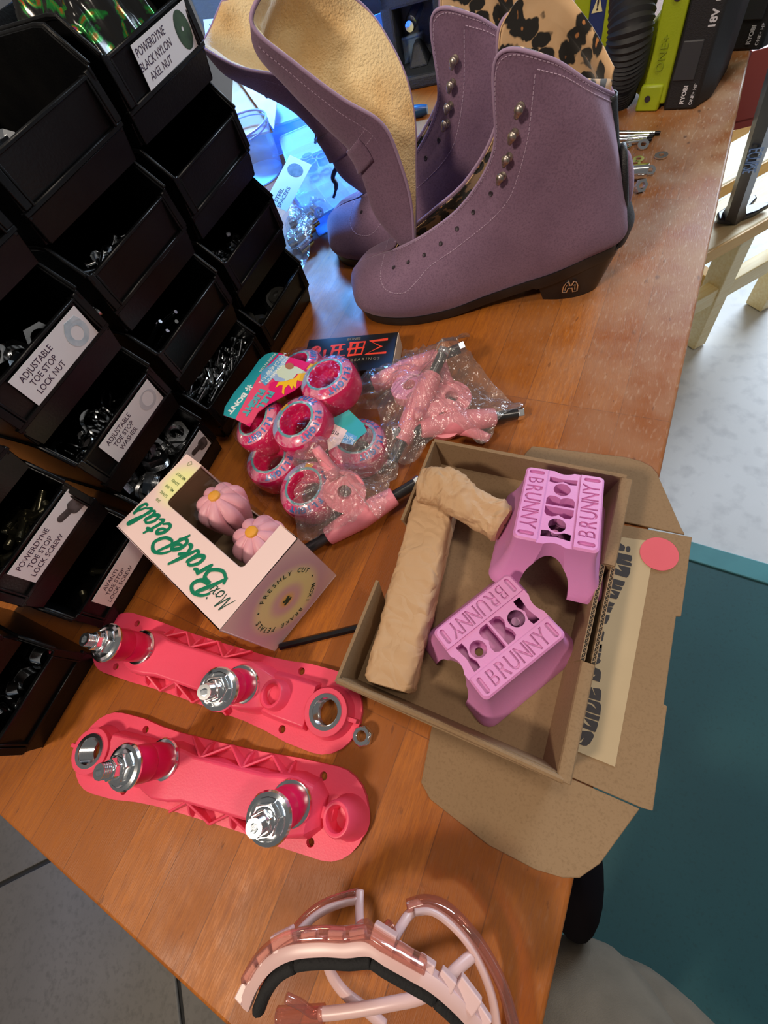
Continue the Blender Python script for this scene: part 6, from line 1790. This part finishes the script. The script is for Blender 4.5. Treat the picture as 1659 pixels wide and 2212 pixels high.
# loose rods, washers and nuts beside the heel
for i, (a, b_, lb) in enumerate([((1325, 286), (1415, 287), 'chrome rod farthest from the camera, with a black tip, behind the boot heel'), ((1327, 296), (1402, 292), 'second chrome rod behind the boot heel'),
                                 ((1328, 303), (1398, 297), 'third chrome rod behind the boot heel'), ((1330, 312), (1396, 303), 'chrome rod nearest the washers behind the boot heel')]):
    A_, B2_ = P(*a, 0.0032), P(*b_, 0.0032); t = thing('steel_rod', lb, 'rod', M=axisM(A_, B2_ - A_), group='chrome rods behind the heel')
    ln = (B2_ - A_).length; q = MB(); q.cyl(0.0022, 0, ln, 14); q.build('shaft', CHROME, t, smooth=40)
    q = MB(); q.cyl(0.0019, ln, ln + 0.006, 12); q.build('tip', BLACKSTEEL, t, smooth=40)
for (x, y), nm, lb, r, h, ho in [((1352, 318), 'lock_washer', 'toothed washer nearest the chrome rods', 0.0058, 0.0016, 0.003), ((1388, 318), 'lock_washer', 'toothed washer standing against its neighbour below the rods', 0.0062, 0.0016, 0.003),
                                 ((1379, 345), 'washer', 'flat washer in the little heap beside the boot heel', 0.0062, 0.0012, 0.003), ((1372, 355), 'washer', 'lower flat washer of the little heap beside the boot heel', 0.0058, 0.0012, 0.003),
                                 ((1428, 337), 'washer', 'lone flat washer on bare wood, farthest right of the loose ones', 0.0074, 0.0014, 0.0028), ((1403, 374), 'lock_washer', 'toothed washer beside the chrome socket', 0.0054, 0.0016, 0.0028)]:
    q = MB(); pol = [((r + (0.0006 if k % 2 and 'lock' in nm else 0)) * cos(2 * pi * k / 28), (r + (0.0006 if k % 2 and 'lock' in nm else 0)) * sin(2 * pi * k / 28)) for k in range(28)]
    q.prism(pol, 0, h, holes=[circle(0, 0, ho, 16)]); o = q.build(nm, CHROME, smooth=30); p = P(x, y, 0.0006); o.location = p
    if x in (1388, 1403): o.rotation_euler = (0.45, 0, 0); o.location.z = 0.003
    tag(o, lb, 'washer')
sk_ = thing('socket', 'short chrome socket lying against the boot heel pad', 'socket', M=axisM(P(1366, 372, 0.008), (1, -0.2, 0)))
q = MB(); q.prism(circle(0, 0, 0.0075, 24), 0, 0.016, holes=[circle(0, 0, 0.0052, 18)]); q.build('socket_body', CHROME, sk_, smooth=30, bevel=0.0005)
q = MB(); q.prism(hexpoly(0.0070), 0, 0.005, axisM(P(1382, 402, 0.005), (0.3, -0.8, 0.5)), holes=[circle(0, 0, 0.0034, 16)]); tag(q.build('lock_nut', CHROME, smooth=20), 'shiny nut on the bench below the chrome socket at the boot heel', 'nut')

# bench vise, boxed parts, little blue tool
vs = thing('bench_vise', 'dark cast bench vise with a threaded chrome screw behind the far boot', 'vise', M=frame(P(890, 196, 0), (1, -0.1, 0), (0, 0, 1)))
CAST = mat('dark_cast_iron', (0.030, 0.036, 0.045), 0.55, bump=0.5, bscale=350)
q = MB(); q.box(-0.045, 0.075, 0.0, 0.12, 0, 0.018); q.build('base', CAST, vs, smooth=0, bevel=0.004)
q = MB(); q.box(-0.040, -0.020, 0.02, 0.10, 0.018, 0.115); q.box(0.045, 0.065, 0.02, 0.10, 0.018, 0.115); q.box(-0.040, 0.065, 0.02, 0.10, 0.095, 0.125); q.box(-0.020, 0.045, 0.07, 0.10, 0.018, 0.10); q.build('jaw_body', CAST, vs, smooth=0, bevel=0.004)
q = MB(); q.box(-0.060, 0.080, 0.01, 0.12, 0.125, 0.20); q.build('upper_jaw', CAST, vs, smooth=0, bevel=0.005)
q = MB(); q.hexa([(-0.008, 0.03, 0.018), (0.026, 0.03, 0.018), (0.026, 0.07, 0.018), (-0.008, 0.07, 0.018)], [(0.002, 0.045, 0.045), (0.012, 0.045, 0.045), (0.012, 0.065, 0.045), (0.002, 0.065, 0.045)]); q.build('foot_wedge', CAST, vs, smooth=0, bevel=0.003)
q = MB(); Ms = frame((0.014, 0.075, 0.082), (1, 0, 0), (-0.15, -1, -0.15))
q.lathe([(1e-5, 0)] + [(0.0088 + 0.0012 * (i % 2), 0.003 * i) for i in range(18)] + [(0.0075, 0.055), (0.0072, 0.058), (1e-5, 0.0585)], 22, Ms); q.build('lead_screw', CHROME, vs, smooth=40)
sb = thing('parts_box', 'black box with white blue-edged script lettering behind the tongues', 'box', M=frame(P(762, 128, 0), (1, -0.18, 0), (0, 0, 1)))
q = MB(); q.box(0, 0.10, 0, 0.05, 0.0, 0.16); q.build('carton', mat('dull_black_card', (0.014, 0.012, 0.014), 0.5), sb, smooth=0, bevel=0.0006)
Mt = frame((0.052, -0.0006, 0.098), (0.93, 0, 0.37), (0, -1, 0))
text('lettering', 'Sure-Grip', mat('pale_blue_script', (0.55, 0.75, 0.95), 0.5), Mt, sb, size=0.030, shear=0.4, bold=0.0011, sx=0.72)
text('lettering', 'Sure-Grip', mat('blue_script_fill', (0.10, 0.35, 0.75), 0.5), Mt @ T(0, 0, 0.0004), sb, size=0.030, shear=0.4, bold=-0.0002, sx=0.72)
text('lettering', 'SKATE CO.', TW_, frame((0.078, -0.0006, 0.085), (0.93, 0, 0.37), (0, -1, 0)), sb, size=0.0085)
tr = thing('lattice_card', 'small blue card printed with a dark lattice beside the vise', 'card', M=frame(P(835, 190, 0), (1, 0.25, 0.0), (0, 0, 1)))
q = MB(); q.box(-0.01, 0.06, 0.03, 0.032, 0, 0.085); q.build('blue_board', mat('bright_blue_card', (0.10, 0.32, 0.85), 0.5), tr, smooth=0)
q = MB()
for a, b_ in (((-.01, .02), (.06, .075)), ((-.01, .045), (.045, .085)), ((0.0, .028), (.002, .052)), ((.014, .04), (.016, .062)), ((.030, .052), (.032, .074)), ((0.0, .028), (.014, .062)), ((.015, .040), (.030, .074))): q.tube([(a[0], 0.0290, a[1]), (b_[0], 0.0290, b_[1])], 0.0012, 5)
q.build('lattice_print', INK, tr, smooth=0)
bt = thing('bit_holder', 'small dark blue plastic bit lying between tongue and far boot', 'bit holder', M=axisM(P(872, 246, 0.008), (1, -0.1, 0)))
q = MB(); q.lathe([(1e-5, 0), (0.008, 0.001), (0.009, 0.006), (0.008, 0.03), (0.006, 0.04), (1e-5, 0.041)], 18); q.build('handle', mat('dark_blue_plastic', (0.01, 0.05, 0.10), 0.3), bt, smooth=60)

# clear organisers, jar, bag of spacers, brown bag piece
CLB = film_mat('blue_lit_clear_plastic', (0.62, 0.82, 1.0), refl=0.35, bscale=25, bump=0.3, rough=0.08, veil=0.26)  # clear plastic; the blue light on it is put into the tint
BLUELIT = mat('blue_lit_sheet', (0.22, 0.52, 0.90), 0.35, col2=(0.32, 0.62, 0.95), scale=8)  # blue daylight painted into the sheet colour under the clear plastic


def organiser(label, M, w, d, h, nx, ny):
    t = thing('clear_organiser', label, 'plastic organiser', M=M, group='clear plastic organisers')
    q = MB(); q.box(0, w, 0, d, 0, 0.0015); q.build('tray_floor', BLUELIT, t, smooth=0)
    q = MB(); q.prism(rrect(0, w, 0, d, 0.008), 0.0016, h, holes=[rrect(0.0016, w - 0.0016, 0.0016, d - 0.0016, 0.0066)])
    for i in range(1, nx): q.box(w * i / nx - 0.0006, w * i / nx + 0.0006, 0.0016, d - 0.0016, 0.0016, h * 0.9)
    for i in range(1, ny): q.box(0.0016, w - 0.0016, d * i / ny - 0.0006, d * i / ny + 0.0006, 0.0016, h * 0.9)
    q.build('tray_walls', CLB, t, smooth=30)
    q = MB(); q.prism(rrect(-0.002, w + 0.002, -0.002, d + 0.002, 0.009), h, h + 0.0012); q.build('lid', film_mat('clear_lid', (0.90, 0.96, 1.0), refl=0.25, bscale=12, bump=0.2, rough=0.05, veil=0.12), t, smooth=30)
    q = MB(); q.prism(rrect(-0.003, w + 0.003, -0.003, d + 0.003, 0.010), h - 0.001, h + 0.002, holes=[rrect(0.0, w, 0.0, d, 0.007)]); q.build('rim', CLB, t, smooth=30)
    return t


organiser('clear compartment box nearest the far boot toe', frame(P(690, 512, 0), (0.85, 0.5, 0), (0, 0, 1)), 0.10, 0.16, 0.025, 3, 4)
organiser('clear compartment box under the far tongue, behind the jar', frame(P(590, 340, 0), (0.95, 0.2, 0), (0, 0, 1)), 0.16, 0.12, 0.04, 2, 3)
organiser('clear compartment box in the middle, with clear caps in it', frame(P(640, 400, 0), (0.9, 0.35, 0), (0, 0, 1)), 0.12, 0.10, 0.03, 2, 2)
organiser('long clear box along the back between tongue and vise', frame(P(740, 210, 0), (0.98, 0.1, 0), (0, 0, 1)), 0.16, 0.10, 0.05, 4, 1)
organiser('big clear box at the back left, seen above the bins', frame(P(470, 140, 0), (0.98, 0.1, 0), (0, 0, 1)), 0.34, 0.25, 0.20, 2, 2)
for k, (x, y) in enumerate([(668, 352), (676, 366), (700, 352)]):
    q = MB(); q.prism(circle(0, 0, 0.009, 24), 0, 0.010, holes=[circle(0, 0, 0.0078, 20)]); o = q.build('clear_disc', CLB, smooth=40); o.location = P(x, y, 0.0335)
    tag(o, 'small clear round cap on the middle compartment box', 'cap', 'clear caps on the organiser')
jar = thing('clear_jar', 'open clear plastic jar against the stacked bins', 'jar', loc=P(560, 380, 0.0))
q = MB(); q.lathe([(0.045, 0.0), (0.047, 0.05), (0.0475, 0.07)], 40); q.build('jar_wall', CLB, jar, smooth=180)
q = MB(); q.tube([(0.0485 * cos(a), 0.0485 * sin(a), 0.071) for a in [2 * pi * k / 48 for k in range(48)]], 0.0016, 8, closed=True); q.tube([(0.0490 * cos(a), 0.0490 * sin(a), 0.065) for a in [2 * pi * k / 48 for k in range(48)]], 0.0010, 8, closed=True)
q.build('jar_rim', mat('violet_clear_rim', (0.25, 0.25, 0.55), 0.1, spec=0.8), jar, smooth=180)
q = MB(); q.cyl(0.044, 0.001, 0.003, 40); q.build('jar_floor', BLUELIT, jar, smooth=0)
# bag of metal spacers with its card
sp = thing('spacer_bag', 'clear bag of shiny wheel spacers with a white printed card, beside the far bins', 'plastic bag')
pc = [P(x, y, z) for x, y, z in [(640, 335, .04), (690, 400, .05), (702, 440, .03), (690, 500, .01), (672, 560, .003), (650, 590, .003), (628, 560, .003), (612, 500, .02), (595, 440, .05), (598, 380, .05)]]
metal = []
for (x, y, z, a) in [(668, 470, .022, .5), (672, 485, .020, .6), (664, 498, .018, .5), (656, 512, .016, .55), (650, 495, .014, 1.2), (640, 520, .01, .2), (660, 530, .010, .8), (684, 455, .030, -1.0), (642, 478, .016, .3)]:
    metal.append(P(x, y, z))
    Md = axisM(P(x, y, z), (cos(a), sin(a), 0.15)); o = thing('wheel_spacer', 'shiny metal wheel spacer in the clear bag beside the bins', 'spacer', M=Md, group='spacers in the clear bag')
    q = MB(); q.prism(circle(0, 0, 0.0068, 20), -0.011, 0.011, holes=[circle(0, 0, 0.0042, 16)]); q.build('tube', CHROME, o, smooth=30)
drape(P(650, 470, 0.01), pc, [(p, p + V((0.001, 0, 0)), 0.012) for p in metal], n_ang=80, n_r=20, seed=8).build('bag_film', POLY, sp, smooth=180)
ca, cb = P(598, 428, 0.055), P(650, 372, 0.055)
Mk = frame((ca + cb) / 2 + V((0, 0, 0.002)), cb - ca, (0.15, -0.45, 1)); q = MB(); q.box(-0.036, 0.036, -0.018, 0.018, 0, 0.0004, Mk); cd = q.build('printed_card', WHITE, sp, smooth=0)
text('lettering', 'STEEL\nSPACERS', LETTER, Mk @ T(-0.020, 0.0, 0.0005), cd, size=0.0080)
q = MB(); q.prism([(0.012 + 0.009 * cos(a), 0.012 * sin(a)) for a in [k * pi / 12 for k in range(24)]], 0, 0.0001, Mk @ T(0.008, 0, 0.0005)); q.build('printed_picture', G2, cd, smooth=0)
bp_ = thing('brown_bag', 'flat brown paper bag corner pointing at the clear boxes', 'paper bag')
w_ = [P(x, y, 0.05) for x, y in ((505, 170), (545, 215), (590, 286), (540, 297), (500, 290))]
q = MB(); q.hexa([tuple(p) for p in w_][::-1], [(p.x, p.y, 0.053) for p in w_][::-1]); q.build('paper', mat('orange_brown_paper', (0.30, 0.12, 0.035), 0.7, col2=(0.36, 0.15, 0.05), scale=20), bp_, smooth=0)
kb = thing('clear_envelope', 'pinkish clear envelope behind the brown paper bag', 'envelope')
w_ = [P(x, y, 0.06) for x, y in ((470, 120), (560, 160), (600, 215), (592, 282), (520, 180))]
q = MB(); q.hexa([tuple(p) for p in w_][::-1], [(p.x, p.y, 0.062) for p in w_][::-1]); q.build('film', mat('dusty_pink_film', (0.50, 0.36, 0.31), 0.3, col2=(0.42, 0.31, 0.28), scale=30), kb, smooth=0)
vc = thing('letter_card', 'small pale card with a dark letter at the top of the bin stack edge', 'card', M=frame(P(458, 62, 0.12), (0.9, -0.45, 0), (-0.3, -0.9, 0.5)))
q = MB(); q.box(-0.018, 0.018, -0.012, 0.012, 0, 0.0006); q.build('card_stock', WHITE, vc, smooth=0)
text('lettering', 'V', LETTER, T(0, 0, 0.0008), vc, size=0.016)
# black laces hanging from the far tongue
for k, pts in enumerate([[(683, 285, .10), (685, 296, .095), (681, 308, .085)], [(735, 352, .085), (724, 368, .08), (719, 385, .07), (726, 398, .065), (724, 415, .055), (720, 428, .05)], [(570, 196, .12), (575, 205, .115), (577, 210, .112)]]):
    q = MB(); pp = spline([P(*p) for p in pts], 6); q.tube(pp, [0.0028 if i < len(pp) * 0.7 else 0.0018 for i in range(len(pp))], 8)
    tag(q.build('boot_lace', mat('navy_black_lace', (0.010, 0.014, 0.05), 0.6), smooth=180), ['short dark lace end hanging under the far tongue', 'looped dark lace hanging down by the far boot shaft', 'tiny dark lace tip by the top of the far tongue'][k], 'lace')

# ------------------------------------------------------------------ beyond the front edge: stool, pry bar, red goods, person
PINE = mat('pine_wood', (0.80, 0.62, 0.30), 0.5, col2=(0.86, 0.72, 0.42), scale=10, stretch=(1, 12, 12))
PINE2 = mat('amber_pine', (0.74, 0.40, 0.08), 0.5, col2=(0.80, 0.48, 0.12), scale=10, stretch=(1, 12, 12))
s0, s1 = P(1500, 560, -0.45), P(1659, 470, -0.45); sd_ = (s1 - s0).normalized()
st = thing('slatted_stool', 'low slatted pine stool standing on the floor beyond the bench front edge', 'stool', M=frame((s0.x, s0.y, -0.45), sd_, (0, 0, 1)))
for i in range(3):
    q = MB(); y0 = 0.0 + i * 0.165; q.box(-0.22, 0.50, y0, y0 + 0.125, -0.030, 0.0); q.build('slat', PINE, st, smooth=0, bevel=0.004)
    q = MB(); q.box(-0.05, 0.50, y0 - 0.004, y0 + 0.004, -0.034, -0.002); q.build('slat_edge', PINE2, st, smooth=0, bevel=0.001)
for x, y in ((0.20, 0.03), (0.46, 0.03), (0.20, 0.40), (-0.03, 0.40), (-0.03, 0.03)):
    q = MB(); q.hexa([(x + 0.03, y, -0.45), (x + 0.075, y, -0.45), (x + 0.075, y + 0.06, -0.45), (x + 0.03, y + 0.06, -0.45)], [(x, y, -0.03), (x + 0.045, y, -0.03), (x + 0.045, y + 0.06, -0.03), (x, y + 0.06, -0.03)]); q.build('leg', PINE, st, smooth=0, bevel=0.003)
q = MB(); q.box(-0.03, 0.50, 0.035, 0.075, -0.27, -0.215); q.build('stretcher', PINE, st, smooth=0, bevel=0.003)
q = MB(); q.box(0.225, 0.26, 0.06, 0.44, -0.27, -0.215); q.build('stretcher', PINE2, st, smooth=0, bevel=0.003)
pb_ = thing('pry_bar', 'black steel pry bar with a forked claw leaning beyond the bench edge on the stool', 'pry bar')
b0_, b1_ = P(1585, 465, -0.44), P(1690, 150, -0.02)
BLUEBLK = mat('blue_black_steel', (0.010, 0.013, 0.03), 0.35, 0.0, spec=0.6)
q = MB(); q.tube([b0_, b0_.lerp(b1_, 0.1), b0_.lerp(b1_, 0.5), b1_, b1_ + (b1_ - b0_) * 0.25], [0.026, 0.019, 0.017, 0.017, 0.017], 6); q.build('shaft', BLUEBLK, pb_, smooth=30)
cl0 = P(1560, 478, -0.445); cl1 = P(1640, 440, -0.445); dcl = (cl1 - cl0).normalized(); ncl = V((-dcl.y, dcl.x, 0))
q = MB(); Mcl = frame(cl0, dcl, (0, 0, 1)); Lc = (cl1 - cl0).length
q.prism([(0, -0.020), (Lc * 0.55, -0.030), (Lc * 1.05, -0.026), (Lc * 0.95, -0.010), (Lc * 0.70, -0.002), (Lc * 0.98, 0.010), (Lc * 1.02, 0.022), (Lc * 0.5, 0.030), (0, 0.022), (-0.015, 0)], 0.0, 0.012, Mcl); q.build('claw', BLUEBLK, pb_, smooth=20, bevel=0.003)
ln = (b1_ - b0_)
side = (V((0, 0, CAM_H)) - b0_.lerp(b1_, .5)).normalized(); xdir = ln.normalized()
sN = (side - xdir * side.dot(xdir)).normalized()
text('lettering', 'ECLIPSE', mat('pale_blue_steel_print', (0.35, 0.55, 0.95), 0.4), frame(b0_.lerp(b1_, 0.60) + sN * 0.0178, -xdir, sN), pb_, size=0.030, ext=0.0006)
rd = thing('ribbed_tray_stack', 'ribbed red plastic trays bracketed beside the bench front edge, top right', 'plastic tray', M=frame(P(1622, 190, -0.12), (1, 0.1, 0), (0, 0, 1)))
REDP = mat('dusty_red_plastic', (0.50, 0.09, 0.07), 0.45)
q = MB()
for k in range(9): q.box(-0.02, 0.30, 0.02 * k, 0.02 * k + 0.009, -0.05, 0.05 + 0.004 * k)
q.box(-0.02, 0.30, 0.0, 0.18, -0.06, -0.045)
q.build('ribbed_tray', REDP, rd, smooth=0, bevel=0.001)
q = MB(); q.box(-0.10, 0.0, 0.05, 0.09, -0.055, -0.045); q.build('bracket', BLACKSTEEL, rd, smooth=0)
nb = thing('dark_blue_board', 'dark blue board leaning low behind the pry bar', 'board', M=frame(P(1500, 420, -0.86), (1, 0.5, 0), (0, 0, 1)))
q = MB(); q.box(0, 0.9, 0.9, 0.93, -0.04, 0.45); q.build('board_panel', mat('navy_paint', (0.02, 0.07, 0.16), 0.5), nb, smooth=0)

# seated person's legs at the lower right: khaki trousers, dark shirt hem
KH = mat('khaki_cloth', (0.115, 0.092, 0.066), 0.95, col2=(0.135, 0.108, 0.078), scale=40, bump=0.3, bscale=900)
pe = thing('person', 'seated person at the bench corner, only khaki trouser knees and a dark shirt edge showing', 'person')


def skin(name, vs, es, m, parent, sub=2):
    me = bpy.data.meshes.new(name); me.from_pydata([v[:3] for v in vs], es, [])
    o = bpy.data.objects.new(name, me); COL.objects.link(o); o.parent = parent
    sm = o.modifiers.new('skin', 'SKIN'); sm.use_smooth_shade = True
    for i, v in enumerate(vs): me.skin_vertices[0].data[i].radius = (v[3], v[3])
    me.skin_vertices[0].data[0].use_root = True
    ss = o.modifiers.new('sub', 'SUBSURF'); ss.levels = sub; ss.render_levels = sub
    me2 = evaluated(o)
    for md in list(o.modifiers): o.modifiers.remove(md)
    me2.materials.clear(); me2.materials.append(m); me2.shade_smooth(); o.data = me2
    return o


kn1 = P(1245, 2200, -0.22); kn2 = P(1335, 2125, -0.30); hip = V((0.20, -0.62, -0.30))
skin('trousers', [(hip.x, hip.y, hip.z, 0.15), (0.16, -0.46, -0.27, 0.12), (0.12, -0.33, -0.24, 0.100), (kn1.x + 0.02, kn1.y - 0.02, kn1.z - 0.10, 0.080), (kn1.x + 0.04, kn1.y - 0.12, -0.50, 0.062), (kn1.x + 0.05, kn1.y - 0.26, -0.84, 0.052),
                  (0.30, -0.50, -0.34, 0.12), (0.22, -0.34, -0.36, 0.095), (kn2.x + 0.015, kn2.y - 0.04, kn2.z - 0.06, 0.060), (kn2.x + 0.05, kn2.y - 0.15, -0.60, 0.055), (kn2.x + 0.07, kn2.y - 0.26, -0.85, 0.050)],
     [(0, 1), (1, 2), (2, 3), (3, 4), (4, 5), (0, 6), (6, 7), (7, 8), (8, 9), (9, 10)], KH, pe)
bs = thing('tote_bag', 'dark cloth bag hanging under the bench edge beside the person knees', 'bag')
q = MB(); c_ = P(1268, 1985, -0.30)
q.ball(1.0, T(c_.x - 0.010, c_.y + 0.045, -0.34) @ S(0.034, 0.075, 0.09), 24, 16)
q.build('bag_body', mat('black_cloth', (0.004, 0.003, 0.004), 1.0, spec=0.05), bs, smooth=180)
q = MB(); q.tube([(c_.x - 0.05, c_.y + 0.02, -0.26), (c_.x - 0.10, c_.y + 0.02, -0.10), (c_.x - 0.05, c_.y - 0.02, -0.26)], 0.004, 8); q.build('strap', MATS['black_cloth'], bs, smooth=180)
